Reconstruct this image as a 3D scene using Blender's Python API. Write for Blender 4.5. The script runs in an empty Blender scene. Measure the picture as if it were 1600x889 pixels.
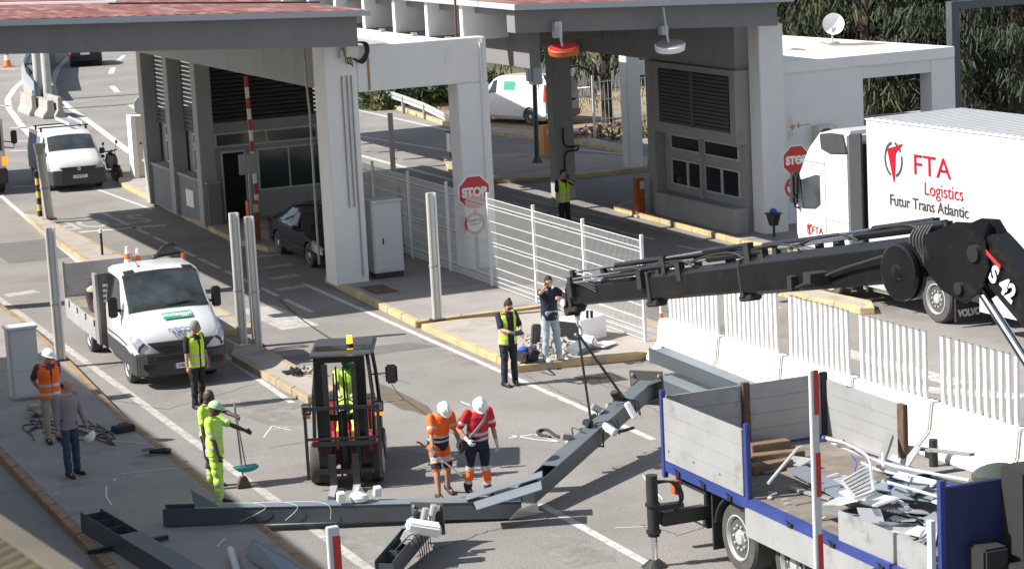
import bpy, bmesh, math, random
from mathutils import Vector, Matrix, noise
random.seed(7)
sc = bpy.context.scene
COL = sc.collection
R = math.radians
# ------------------------------------------------------------------ camera
CAMH = 10.0
FPX, YAW, PITCH, ROLL = 3758.047, 0.392845861, 0.172436406, -0.0507856124
cy, sy, cp, sp = math.cos(YAW), math.sin(YAW), math.cos(PITCH), math.sin(PITCH)
FWD = Vector((sy*cp, cy*cp, -sp)); r0 = Vector((cy, -sy, 0)); u0 = r0.cross(FWD)
RGT = math.cos(ROLL)*r0 + math.sin(ROLL)*u0
UPV = -math.sin(ROLL)*r0 + math.cos(ROLL)*u0
CP = Vector((0, 0, CAMH))
cam_d = bpy.data.cameras.new('camera'); cam = bpy.data.objects.new('camera', cam_d); COL.objects.link(cam)
m = Matrix((( RGT.x, UPV.x, -FWD.x), (RGT.y, UPV.y, -FWD.y), (RGT.z, UPV.z, -FWD.z)))
cam.matrix_world = Matrix.Translation(CP) @ m.to_4x4()
cam_d.sensor_width = 36; cam_d.lens = FPX/1600*36; cam_d.clip_start = .1; cam_d.clip_end = 3000
cam_d.dof.use_dof = True; cam_d.dof.focus_distance = 42; cam_d.dof.aperture_fstop = 8
sc.camera = cam
# ------------------------------------------------------------------ light
SUN_EL, SUN_TH = 42.0, 12.0
w = bpy.data.worlds.new('World'); sc.world = w; w.use_nodes = True
nt = w.node_tree; bg = nt.nodes['Background']
sky = nt.nodes.new('ShaderNodeTexSky'); sky.sky_type = 'NISHITA'; sky.sun_disc = False
sky.sun_elevation = R(SUN_EL); sky.sun_rotation = R(-(90-SUN_TH))
hs = nt.nodes.new('ShaderNodeHueSaturation'); hs.inputs['Saturation'].default_value = .62
nt.links.new(sky.outputs[0], hs.inputs['Color']); nt.links.new(hs.outputs[0], bg.inputs[0]); bg.inputs[1].default_value = 0.085
sd = bpy.data.lights.new('sun', 'SUN'); sd.energy = 4.7; sd.angle = R(.5); sd.color = (1, .955, .89)
so = bpy.data.objects.new('sun', sd); COL.objects.link(so)
ce = math.cos(R(SUN_EL)); trav = Vector((math.cos(R(SUN_TH))*ce, -math.sin(R(SUN_TH))*ce, -math.sin(R(SUN_EL))))
so.rotation_euler = trav.to_track_quat('-Z', 'Y').to_euler(); so.location = (0, 40, 60)
sc.view_settings.view_transform = 'Standard'; sc.view_settings.look = 'None'
sc.view_settings.exposure = 0.85; sc.view_settings.gamma = 1; sc.view_settings.use_curve_mapping = False
# ------------------------------------------------------------------ pixel -> world (measured on the photograph)
def ray(px, py): return FWD*FPX + RGT*(px-800) - UPV*(py-444.5)
def G(px, py, z=0.0):
    d = ray(px, py); return CP + d*((z-CAMH)/d.z)
def GY(px, py, y):
    d = ray(px, py); return CP + d*(y/d.y)
def GX(px, py, x):
    d = ray(px, py); return CP + d*(x/d.x)
# ------------------------------------------------------------------ materials
MATS = {}
def mat(name, col, rough=.6, metal=0, var=0, vs=3.0, bump=0, bs=40, spec=.5, dirt=None, dv=.5, ds=1.2, coat=0, emis=0, trans=0, stretch=None, speck=0, alpha=None):
    if name in MATS: return MATS[name]
    M = bpy.data.materials.new(name); M.use_nodes = True; N = M.node_tree; L = N.links
    b = N.nodes['Principled BSDF']
    c4 = (*col, 1)
    b.inputs['Base Color'].default_value = c4; b.inputs['Roughness'].default_value = rough
    b.inputs['Metallic'].default_value = metal; b.inputs['Specular IOR Level'].default_value = spec
    if coat: b.inputs['Coat Weight'].default_value = coat; b.inputs['Coat Roughness'].default_value = .08
    if trans: b.inputs['Transmission Weight'].default_value = trans
    if emis: b.inputs['Emission Color'].default_value = c4; b.inputs['Emission Strength'].default_value = emis
    tc = N.nodes.new('ShaderNodeTexCoord'); mp = N.nodes.new('ShaderNodeMapping')
    L.new(tc.outputs['Object'], mp.inputs[0])
    if stretch: mp.inputs['Scale'].default_value = stretch
    last = None
    def nz(scale, det=6, ro=.6):
        n = N.nodes.new('ShaderNodeTexNoise'); n.inputs['Scale'].default_value = scale
        n.inputs['Detail'].default_value = det; n.inputs['Roughness'].default_value = ro
        L.new(mp.outputs[0], n.inputs[0]); return n
    def ramp(src, a, b_):
        r = N.nodes.new('ShaderNodeMapRange'); r.inputs[1].default_value = a; r.inputs[2].default_value = b_
        L.new(src, r.inputs[0]); return r.outputs[0]
    def mix(fac, a, b_):
        x = N.nodes.new('ShaderNodeMix'); x.data_type = 'RGBA'
        if isinstance(fac, float): x.inputs[0].default_value = fac
        else: L.new(fac, x.inputs[0])
        for s, i in ((a, 6), (b_, 7)):
            if isinstance(s, tuple): x.inputs[i].default_value = s
            else: L.new(s, x.inputs[i])
        return x.outputs[2]
    if var:
        k1 = tuple(min(1, c*(1-var)) for c in col)+(1,); k2 = tuple(min(1, c*(1+var)) for c in col)+(1,)
        last = mix(ramp(nz(vs).outputs[0], .3, .7), k1, k2)
    if speck:
        n = nz(55, 2, .5); k = tuple(c*(1-speck) for c in col)+(1,)
        last = mix(ramp(n.outputs[0], .52, .66), last or c4, k)
    if dirt:
        last = mix(ramp(nz(ds, 8, .7).outputs[0], 1-dv, 1.12-dv), last or c4, (*dirt, 1))
    if last: L.new(last, b.inputs['Base Color'])
    if bump:
        n = nz(bs, 4); bp = N.nodes.new('ShaderNodeBump'); bp.inputs['Strength'].default_value = bump; bp.inputs['Distance'].default_value = .02
        L.new(n.outputs[0], bp.inputs['Height']); L.new(bp.outputs[0], b.inputs['Normal'])
    MATS[name] = M; return M
K = dict(
 asphalt=mat('asphalt', (.255, .242, .226), .9, var=.17, vs=.35, bump=.7, bs=32, speck=.7, dirt=(.175, .163, .15), dv=.45, ds=.28),
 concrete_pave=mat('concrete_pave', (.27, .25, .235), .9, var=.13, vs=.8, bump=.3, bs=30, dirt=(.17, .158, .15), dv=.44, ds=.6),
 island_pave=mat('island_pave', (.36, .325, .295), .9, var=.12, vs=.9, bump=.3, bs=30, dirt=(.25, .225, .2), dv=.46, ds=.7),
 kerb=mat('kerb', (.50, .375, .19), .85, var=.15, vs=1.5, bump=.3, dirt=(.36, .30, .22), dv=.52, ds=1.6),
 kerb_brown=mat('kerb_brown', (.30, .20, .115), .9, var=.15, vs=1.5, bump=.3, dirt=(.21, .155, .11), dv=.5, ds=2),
 kerb_worn=mat('kerb_worn', (.40, .305, .185), .9, var=.15, vs=1.5, bump=.3, dirt=(.30, .25, .19), dv=.55, ds=1.4),
 line=mat('road_paint', (.54, .52, .49), .8, var=.1, vs=2, dirt=(.30, .285, .27), dv=.5, ds=6),
 line_worn=mat('road_paint_worn', (.42, .405, .385), .85, var=.12, vs=2, dirt=(.26, .25, .238), dv=.52, ds=6),
 scrub=mat('hillside_scrub', (.10, .095, .05), .95, var=.4, vs=.6, bump=.8, bs=3, dirt=(.2, .16, .1), dv=.4, ds=.3),
 dirt=mat('dirt', (.27, .20, .13), .95, var=.25, vs=.8, bump=.6, bs=8, dirt=(.2, .16, .09), dv=.5, ds=.5),
 gravel=mat('gravel', (.36, .35, .33), .95, var=.3, vs=9, bump=1, bs=14, speck=.6),
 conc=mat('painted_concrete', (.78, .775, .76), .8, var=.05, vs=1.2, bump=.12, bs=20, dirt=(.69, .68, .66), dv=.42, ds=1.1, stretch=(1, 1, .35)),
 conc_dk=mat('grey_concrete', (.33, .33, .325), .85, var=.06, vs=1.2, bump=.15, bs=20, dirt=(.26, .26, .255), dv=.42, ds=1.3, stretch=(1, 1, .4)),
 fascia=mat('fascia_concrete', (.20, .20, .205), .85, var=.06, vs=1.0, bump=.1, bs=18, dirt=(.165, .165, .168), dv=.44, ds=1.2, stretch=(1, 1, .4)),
 trim=mat('fascia_trim', (.40, .42, .47), .6, var=.05),
 redroof=mat('red_roof', (.18, .058, .05), .85, var=.25, vs=2.5, bump=.4, bs=9, dirt=(.26, .16, .145), dv=.5, ds=2.5, stretch=(1, .25, 1)),
 whitewall=mat('white_wall', (.83, .825, .81), .8, var=.03, vs=1, bump=.1, dirt=(.74, .73, .71), dv=.36, ds=1.3),
 jersey=mat('jersey_white', (.66, .65, .62), .75, var=.03, vs=1.5, bump=.12, bs=15, dirt=(.46, .43, .38), dv=.45, ds=2.2),
 tubew=mat('tube_white', (.86, .86, .84), .5, var=.03, vs=3),
 steelw=mat('fence_white', (.78, .78, .76), .45),
 steel=mat('steel_grey', (.33, .33, .32), .45, metal=.3, var=.08, vs=2),
 steel_lt=mat('steel_light', (.52, .52, .51), .4, metal=.35, var=.08, vs=2, dirt=(.38, .37, .35), dv=.4, ds=3),
 galv=mat('galvanised', (.55, .56, .56), .45, metal=.4, var=.08, vs=4),
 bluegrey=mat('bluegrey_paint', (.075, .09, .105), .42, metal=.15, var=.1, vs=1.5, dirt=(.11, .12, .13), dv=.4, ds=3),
 bluegrey_lt=mat('bluegrey_paint_light', (.20, .235, .265), .42, metal=.15, var=.06, vs=1.5),  # pale plates and flaps; on beam tops it stands for sunlight
 darkmetal=mat('dark_metal', (.035, .035, .037), .45, metal=.3, var=.2, vs=3),
 black=mat('black_paint', (.010, .010, .011), .3, spec=.4, coat=.15, var=.2, vs=2, dirt=(.028, .027, .026), dv=.42, ds=3),
 blackmat=mat('black_matt', (.022, .022, .023), .7),
 rubber=mat('rubber', (.03, .03, .031), .85, var=.2, vs=8, bump=.2),
 tyre_grey=mat('dusty_rubber', (.07, .068, .066), .9, var=.2, vs=6, bump=.3, bs=30),
 chrome=mat('chrome', (.7, .7, .72), .12, metal=1),
 alu=mat('aluminium', (.58, .59, .60), .38, metal=.55, var=.1, vs=2, dirt=(.42, .42, .42), dv=.44, ds=2.4),
 alub=mat('aluminium_bright', (.75, .76, .77), .3, metal=.5, var=.05, vs=2),
 vwhite=mat('vehicle_white', (.64, .645, .65), .3, coat=.4, var=.015, vs=1),
 vgrey=mat('vehicle_plastic', (.045, .046, .05), .6, var=.1),
 glass=mat('window_glass', (.012, .016, .018), .06, spec=.8),
 glass_g=mat('green_glass', (.02, .045, .045), .08, spec=.7),
 screen=mat('windscreen_glass', (.05, .06, .065), .04, spec=.7, var=.6, vs=1.6),
 blue=mat('truck_blue', (.028, .048, .20), .5, var=.15, vs=3, dirt=(.06, .07, .17), dv=.4, ds=4),
 navyblue=mat('navy_panel', (.018, .028, .10), .5, var=.1),
 sred=mat('sign_red', (.50, .035, .03), .45), swhite=mat('sign_white', (.82, .82, .82), .45),
 sblack=mat('sign_black', (.02, .02, .02), .5),
 orange=mat('orange_paint', (.42, .10, .02), .5, var=.08), orange2=mat('box_orange', (.75, .30, .07), .5, var=.06),
 coneo=mat('cone_orange', (.75, .16, .04), .55), red=mat('vehicle_red', (.42, .025, .03), .35, coat=.3),
 amber=mat('amber_lens', (.9, .35, .03), .3, emis=.6), redlens=mat('red_lens', (.5, .02, .02), .2),
 lens=mat('headlamp_lens', (.55, .56, .58), .1, metal=.5), 
 wood=mat('wood_plank', (.17, .115, .07), .85, var=.3, vs=4, bump=.3, stretch=(1, 6, 1)),
 floorw=mat('bed_floor', (.17, .145, .12), .85, var=.25, vs=2, bump=.3, bs=12, dirt=(.25, .215, .18), dv=.5, ds=1.5),
 rust=mat('rusty_steel', (.11, .07, .045), .8, var=.3, vs=5),
 yellow=mat('yellow_paint', (.65, .42, .05), .6, var=.1), cream=mat('cream_box', (.66, .62, .52), .5, var=.04),
 cabg=mat('cabinet_grey', (.55, .56, .57), .5, var=.03, vs=2, dirt=(.44, .44, .44), dv=.38, ds=2),
 green=mat('sticker_green', (.03, .30, .17), .5), teal=mat('teal_paper', (.2, .6, .5), .7), paper=mat('white_paper', (.8, .8, .78), .8),
 txtgrey=mat('lettering_grey', (.06, .06, .065), .7, spec=.2), txtred=mat('lettering_red', (.36, .006, .02), .6, spec=.2), txtchrome=mat('lettering_silver', (.30, .36, .52), .3, metal=.4),
 louvre=mat('louvre', (.10, .10, .095), .6, var=.1), dark=mat('dark_interior', (.012, .012, .012), .9),
 block=mat('block_wall', (.30, .30, .30), .9, var=.1, vs=2),
 cable=mat('black_cable', (.02, .02, .02), .6), bag=mat('dark_bag', (.02, .02, .03), .8), bagblue=mat('blue_cloth', (.03, .10, .40), .8),
 rubble=mat('rubble', (.36, .33, .30), .95, var=.3, vs=6, bump=.5), tealp=mat('teal_plastic', (.03, .25, .27), .5),
 chalk=mat('chalk', (.62, .61, .59), .95), stain=mat('wet_stain', (.13, .105, .08), .8, var=.15, vs=3), patch=mat('asphalt_patch', (.15, .145, .14), .9, var=.12, vs=1.5, bump=.4, bs=45, speck=.4),
 stonec=mat('weathered_concrete', (.34, .325, .30), .9, var=.12, vs=1.5, bump=.3, dirt=(.22, .21, .19), dv=.45, ds=1.5),
 corr=mat('corrugated_sheet', (.065, .052, .03), .8, var=.2, vs=1.5), corr2=mat('sheet_edge', (.095, .083, .06), .8, var=.2, vs=2),  # both tones darkened to stand in for shade on the roof corner
)
# ------------------------------------------------------------------ object helpers
TH = {}
def tag(o, label=None, cat=None, group=None, kind=None):
    if label: o['label'] = label
    if cat: o['category'] = cat
    if group: o['group'] = group
    if kind: o['kind'] = kind
    return o
def thing(name, label, cat, loc=(0, 0, 0), rz=0.0, group=None):
    o = bpy.data.objects.new(name, None); o.empty_display_size = .2; COL.objects.link(o)
    o.location = loc; o.rotation_euler = (0, 0, rz); tag(o, label, cat, group)
    o['_m'] = 0; del o['_m']
    TH[o.name] = Matrix.Translation(Vector(loc)) @ Matrix.Rotation(rz, 4, 'Z'); return o
def copy_tree(o, loc, rz, label, parent=None):
    c = o.copy(); COL.objects.link(c)
    if parent is None:
        c.location = loc; c.rotation_euler = (0, 0, rz); c['label'] = label
        TH[c.name] = Matrix.Translation(Vector(loc)) @ Matrix.Rotation(rz, 4, 'Z')
    else: c.parent = parent
    for ch in list(o.children): copy_tree(ch, None, None, None, c)
    return c
class MB:
    def __init__(s): s.v = []; s.f = []; s.mi = []; s.m = 0; s.T = None
    def add(s, vs, fs):
        b = len(s.v); T = s.T
        for p in vs:
            p = Vector(p); s.v.append(T @ p if T else p)
        for q in fs: s.f.append([b+i for i in q]); s.mi.append(s.m)
        return s
    def box(s, x0, x1, y0, y1, z0, z1):
        return s.add([(x, y, z) for z in (z0, z1) for y in (y0, y1) for x in (x0, x1)],
            [(0, 2, 3, 1), (4, 5, 7, 6), (0, 1, 5, 4), (2, 6, 7, 3), (0, 4, 6, 2), (1, 3, 7, 5)])
    def obox(s, c, size, rot=(0, 0, 0)):
        from mathutils import Euler
        E = Euler(rot).to_matrix(); c = Vector(c); h = [q/2 for q in size]
        return s.add([c + E @ Vector((x*h[0], y*h[1], z*h[2])) for z in (-1, 1) for y in (-1, 1) for x in (-1, 1)],
            [(0, 2, 3, 1), (4, 5, 7, 6), (0, 1, 5, 4), (2, 6, 7, 3), (0, 4, 6, 2), (1, 3, 7, 5)])
    def hull8(s, P):  # 8 points ordered like box
        return s.add(P, [(0, 2, 3, 1), (4, 5, 7, 6), (0, 1, 5, 4), (2, 6, 7, 3), (0, 4, 6, 2), (1, 3, 7, 5)])
    def bar(s, a, b, w, h, up=(0, 0, 1), w2=None, h2=None):
        a = Vector(a); b = Vector(b); d = (b-a).normalized(); up = Vector(up)
        if abs(d.dot(up)) > .98: up = Vector((0, 1, 0))
        x = d.cross(up).normalized(); z = x.cross(d)
        w2 = w if w2 is None else w2; h2 = h if h2 is None else h2
        P = [p + x*sx*ww/2 + z*sz*hh/2 for p, ww, hh in ((a, w, h), (b, w2, h2)) for sz in (-1, 1) for sx in (-1, 1)]
        return s.add(P, [(0, 1, 3, 2), (4, 6, 7, 5), (0, 4, 5, 1), (2, 3, 7, 6), (0, 2, 6, 4), (1, 5, 7, 3)])
    def ring(s, c, x, y, rx, ry, n): return [c + x*math.cos(2*math.pi*i/n)*rx + y*math.sin(2*math.pi*i/n)*ry for i in range(n)]
    def skin(s, rings, cap=True):
        n = len(rings[0]); vs = [p for r_ in rings for p in r_]; fs = []
        for k in range(len(rings)-1):
            for i in range(n):
                j = (i+1) % n; fs.append((k*n+i, k*n+j, (k+1)*n+j, (k+1)*n+i))
        if cap: fs.append(tuple(reversed(range(n)))); fs.append(tuple((len(rings)-1)*n+i for i in range(n)))
        return s.add(vs, fs)
    def cyl(s, a, b, r1, r2=None, n=12):
        a = Vector(a); b = Vector(b); r2 = r1 if r2 is None else r2; d = (b-a).normalized()
        x = d.orthogonal().normalized(); y = d.cross(x)
        return s.skin([s.ring(a, x, y, r1, r1, n), s.ring(b, x, y, r2, r2, n)])
    def tube(s, pts, r_, n=6, sub=0):
        pts = [Vector(p) for p in pts]
        if sub and len(pts) > 2:
            q = []
            for i in range(len(pts)-1):
                p0 = pts[max(0, i-1)]; p1 = pts[i]; p2 = pts[i+1]; p3 = pts[min(len(pts)-1, i+2)]
                for k in range(sub):
                    t = k/sub; q.append(.5*((2*p1)+(p2-p0)*t+(2*p0-5*p1+4*p2-p3)*t*t+(3*p1-p0-3*p2+p3)*t**3))
            q.append(pts[-1]); pts = q
        rings = []; x = None
        for i, p in enumerate(pts):
            d = (pts[min(i+1, len(pts)-1)]-pts[max(i-1, 0)]).normalized()
            if x is None: x = d.orthogonal().normalized()
            x = (x - d*x.dot(d)).normalized(); y = d.cross(x)
            rr = r_[i] if isinstance(r_, (list, tuple)) else r_
            rings.append(s.ring(p, x, y, rr, rr, n))
        return s.skin(rings)
    def lathe(s, a, d, prof, n=24):  # prof: (t along d, radius)
        a = Vector(a); d = Vector(d).normalized(); x = d.orthogonal().normalized(); y = d.cross(x)
        return s.skin([s.ring(a+d*t, x, y, max(r_, 1e-4), max(r_, 1e-4), n) for t, r_ in prof])
    def prism(s, poly, h, d=(0, 0, 1)):  # poly of 3D points extruded by d*h
        d = Vector(d)*h; n = len(poly); P = [Vector(p) for p in poly]
        return s.add(P+[p+d for p in P], [tuple(reversed(range(n))), tuple(range(n, 2*n))]+[(i, (i+1) % n, n+(i+1) % n, n+i) for i in range(n)])
    def sheet(s, poly): return s.add(poly, [tuple(range(len(poly)))])
    def ball(s, c, r_, sc_=(1, 1, 1), n=10, rot=None):
        c = Vector(c); rings = []
        m_ = max(4, n//2+1)
        for k in range(m_+1):
            th = math.pi*k/m_; rr = max(math.sin(th), .01)
            ring = []
            for i in range(n):
                p = Vector((math.cos(2*math.pi*i/n)*rr*sc_[0], math.sin(2*math.pi*i/n)*rr*sc_[1], -math.cos(th)*sc_[2]))*r_
                if rot: p = rot @ p
                ring.append(c+p)
            rings.append(ring)
        return s.skin(rings)
    def build(s, name, mats, parent=None, world=False, smooth=False, bevel=0, seg=2, angle=35):
        me = bpy.data.meshes.new(name)
        vs = s.v
        org = Vector((0, 0, 0))
        if world and parent is not None:
            rt = parent
            while rt.name not in TH: rt = rt.parent
            iv = TH[rt.name].inverted(); vs = [iv @ p for p in vs]
        me.from_pydata([tuple(p) for p in vs], [], s.f)
        if not isinstance(mats, (list, tuple)): mats = [mats]
        for m_ in mats: me.materials.append(m_)
        for p, i in zip(me.polygons, s.mi): p.material_index = i
        bm = bmesh.new(); bm.from_mesh(me)
        bmesh.ops.recalc_face_normals(bm, faces=bm.faces)
        if bevel:
            ed = [e for e in bm.edges if len(e.link_faces) == 2 and e.calc_face_angle(0) > R(30)]
            bmesh.ops.bevel(bm, geom=ed, offset=bevel, segments=seg, affect='EDGES', clamp_overlap=True)
        bm.to_mesh(me); bm.free()
        if smooth:
            me.polygons.foreach_set('use_smooth', [True]*len(me.polygons)); me.set_sharp_from_angle(angle=R(angle))
        o = bpy.data.objects.new(name, me); COL.objects.link(o)
        if parent is not None: o.parent = parent
        return o
def rebase(o, loc):   # put the origin of a top-level mesh at its base
    loc = Vector(loc); o.data.transform(Matrix.Translation(-loc)); o.location = loc; TH[o.name] = Matrix.Translation(loc); return o
def struct(name, mb, m_): return tag(mb.build(name, m_), kind='structure')
def text(name, s_, size, m_, parent, M4, ext=.003, sx=1, align='CENTER', bold=0, shear=0):
    cu = bpy.data.curves.new(name, 'FONT'); cu.body = s_; cu.size = size; cu.extrude = ext; cu.align_x = align; cu.align_y = 'CENTER'; cu.offset = bold; cu.shear = shear
    t = bpy.data.objects.new('tmp', cu); COL.objects.link(t)
    dg = bpy.context.evaluated_depsgraph_get(); me = bpy.data.meshes.new_from_object(t.evaluated_get(dg)); bpy.data.objects.remove(t)
    me.transform(M4 @ Matrix.Diagonal((sx, 1, 1, 1))); me.materials.clear(); me.materials.append(m_); me.name = name
    o = bpy.data.objects.new(name, me); COL.objects.link(o)
    if parent is not None: o.parent = parent
    return o
def frame(o, xdir, ydir):
    x = Vector(xdir).normalized(); y = Vector(ydir); y = (y-x*y.dot(x)).normalized(); z = x.cross(y)
    return Matrix(((x.x, y.x, z.x, o[0]), (x.y, y.y, z.y, o[1]), (x.z, y.z, z.z, o[2]), (0, 0, 0, 1)))
# ================================================================== SETTING
def flat(poly, z): return [(p[0], p[1], z) for p in poly]
g = MB(); g.sheet([(-500, -60, 0), (700, -60, 0), (700, 900, 0), (-500, 900, 0)]); struct('road', g, K['asphalt'])
# dirt and verge beyond the road on the right
g = MB(); g.sheet(flat([G(540, 162), G(640, 168), G(716, 204), G(780, 212), G(900, 218), (60, 82), (160, 82), (300, 400), (60, 400)], .004)); struct('verge', g, K['dirt'])
# bank rising behind
g = MB(); nx, ny = 40, 14
vs = []; fs = []
for j in range(ny):
    for i in range(nx):
        x = 36+i*2.2; y = 98+j*3.2; zz = .02 + max(0, (y-98)/18)**1.1*3.0*min(1, i/5) + .35*noise.noise(Vector((x*.15, y*.15, 0)))*min(1, j/3)
        vs.append((x, y+ (3 if i < 3 else 0), max(zz, .008)))
for j in range(ny-1):
    for i in range(nx-1): fs.append((j*nx+i, j*nx+i+1, (j+1)*nx+i+1, (j+1)*nx+i))
g.add(vs, fs); o = struct('hillside', g, K['scrub'])
# asphalt patches, stains
g = MB(); g.sheet(flat([G(*q) for q in ((588, 598), (612, 606), (636, 618), (652, 626), (668, 634), (676, 644), (672, 649), (660, 648), (645, 642), (628, 640), (610, 630), (592, 622))], .004)); struct('oil_stain', g, K['stain'])
g = MB(); rc = random.Random(8)
for (px, py, rx, ry) in ((430, 640, .9, 1.6), (1000, 565, 1.1, .5), (560, 860, .5, 1.2), (250, 560, .35, 2.6), (1120, 640, .8, .6), (700, 540, .5, 1.5), (60, 240, .6, 4), (900, 860, .5, 1.1)):
    c = G(px, py); g.sheet([(c.x+math.cos(a)*rx*rc.uniform(.6, 1.1), c.y+math.sin(a)*ry*rc.uniform(.6, 1.1), .0025) for a in [2*math.pi*k/18 for k in range(18)]])
struct('worn_patches', g, mat('worn_asphalt', (.205, .193, .18), .92, var=.2, vs=.9, bump=.6, bs=32, speck=.6, dirt=(.25, .236, .22), dv=.52, ds=1.1))
g = MB(); g.sheet(flat([(12.2, 65), (15, 65), (15.0, 69), (12.2, 69)], .003))
g.sheet(flat([G(415, 560), G(640, 535), G(685, 541), G(500, 566)], .0035)); struct('road_patch', g, K['patch'])
# --- markings
def stripe(g, a, b, w_=.13, z=.004, n=1):
    a = Vector((a[0], a[1])); b = Vector((b[0], b[1])); d = (b-a).normalized(); p = Vector((-d.y, d.x))*w_/2
    g.sheet([(*(a+p), z), (*(b+p), z), (*(b-p), z), (*(a-p), z)])
g = MB()
stripe(g, (17.82, 36.9), (17.82, 56.5), .14)
stripe(g, (14.42, 28), (14.42, 34.1), .15)
stripe(g, (13.35, 43.6), (13.6, 50), .13)
for a, b in ((73.3, 70.0), (69.6, 67.7), (67.2, 65.1), (64.7, 62.7), (62.3, 60.3), (59.8, 57.2), (56.6, 55.3), (54.7, 52.6)): stripe(g, (16.75, a), (16.75, b), .13)
stripe(g, (15.15, 69.6), (17.7, 69.2), .28)
stripe(g, G(0, 305), G(52, 350), .16); stripe(g, G(52, 350), G(125, 412), .13)
stripe(g, (17.95, 79.8), (18.2, 73), .12)
cur = [G(x, y) for x, y in ((72, 95), (45, 118), (22, 140), (12, 155), (14, 170), (32, 195), (60, 225))]
for a, b in zip(cur, cur[1:]): stripe(g, a, b, .3)
cur = [G(x, y) for x, y in ((108, 88), (90, 108), (82, 130), (86, 148), (110, 170), (150, 198), (205, 240))]
for a, b in zip(cur, cur[1:]): stripe(g, a, b, .3)
for a, b in (((194, 87), (185, 95)), ((177, 106), (173, 116)), ((175, 135), (184, 145)), ((203, 164), (220, 174))): stripe(g, G(*a), G(*b), .3)
for a, b in (((0, 108), (25, 109)), ((0, 165), (15, 166)), ((10, 222), (50, 220)), ((20, 292), (62, 290)), ((15, 200), (48, 200)), ((18, 236), (46, 236))): stripe(g, G(*a), G(*b), .25)
cur = [(557, 172), (620, 186), (705, 205), (715, 208)]
for a, b in zip(cur, cur[1:]): stripe(g, G(*a), G(*b), .18)
stripe(g, G(560, 213), G(715, 238), .14); stripe(g, G(562, 243), G(726, 287), .22)
for a, b in (((770, 312), (813, 319)), ((815, 321), (856, 331)), ((862, 334), (908, 344)), ((914, 347), (964, 359)), ((968, 362), (1022, 374)), ((1060, 384), (1100, 392)), ((1110, 396), (1160, 408))): stripe(g, G(*a), G(*b), .13)
stripe(g, G(905, 234), G(1000, 244), .2); stripe(g, G(905, 252), G(990, 246), .2)
struct('lane_markings', g, K['line'])
g = MB()
stripe(g, (10.85, 30), (10.82, 60.5), .17)
stripe(g, G(800, 305), G(870, 323), .1); stripe(g, G(890, 328), G(985, 347), .1); stripe(g, G(1000, 352), G(1100, 376), .1)
for k in range(4):
    x = 428+k*16; stripe(g, G(402+k*10, 402+k*17), G(402+k*10+44, 402+k*17-6), .35)
for a, b in (((10, 462), (58, 455)), ((75, 375), (110, 372)), ((1300, 545), (1500, 600)), ((1330, 600), (1600, 620))): stripe(g, G(*a), G(*b), .5)
stripe(g, G(400, 480), G(470, 512), .9)
struct('faded_markings', g, K['line_worn'])
mt = text('stop_lettering', 'STOP', 1.0, K['line_worn'], None, Matrix.Translation((16.25, 71.3, .0045)) @ Matrix.Rotation(math.pi, 4, 'Z') @ Matrix.Diagonal((1.15, 2.7, 1, 1)), ext=0, bold=.02)
tag(mt, kind='structure')
# chalk scribbles of the crash survey
g = MB()
def scrib(pts, w_=.025, z=.006, sub=5):
    q = [Vector((*G(x, y, z if z < .1 else z)[:2],)) for x, y in pts]
    for a, b in zip(q, q[1:]):
        if (b-a).length > .01: stripe(g, a, b, w_, z)
scrib([(1005, 742), (1012, 755), (1025, 768), (1035, 780)]); scrib([(1037, 801), (1026, 806), (1040, 812)]); scrib([(960, 824), (1010, 822), (1035, 820)])
scrib([(795, 684), (835, 678), (875, 690), (835, 686), (800, 680)], .05); scrib([(412, 683), (425, 665), (455, 672)], .03); scrib([(420, 672), (450, 667)], .03)
scrib([(720, 627), (735, 633)], .04)
for pts in (((190, 740), (275, 731)), ((166, 759), (166, 775), (175, 789)), ((178, 751), (182, 746)), ((150, 687), (195, 690), (230, 693)), ((83, 772), (95, 769)), ((340, 853), (352, 840)), ((1215, 480), (1220, 481))):
    scrib(pts, .03, .156)
struct('chalk_marks', g, K['chalk'])
g = MB(); rc = random.Random(4)
for pts in (((1040, 625), (960, 600), (880, 590)), ((1150, 700), (1040, 650), (980, 615), (900, 585)), ((1200, 760), (1080, 690)), ((1000, 820), (1060, 836), (1180, 800)), ((610, 700), (700, 720), (780, 745)), ((820, 585), (900, 625), (960, 660)), ((150, 620), (260, 640), (400, 600)), ((420, 700), (480, 690)), ((650, 870), (760, 830), (900, 800)), ((520, 560), (640, 600)), ((0, 255), (60, 258)), ((230, 560), (100, 590))):
    q = [G(*a) for a in pts]
    for a, b in zip(q, q[1:]):
        pv = a; nn_ = 14
        for k in range(1, nn_+1): c = a.lerp(b, k/nn_)+Vector((rc.uniform(-.04, .04), rc.uniform(-.04, .04), 0)); stripe(g, pv, c, .014, .0065); pv = c
struct('asphalt_cracks', g, mat('crack', (.07, .065, .06), .95))
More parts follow.
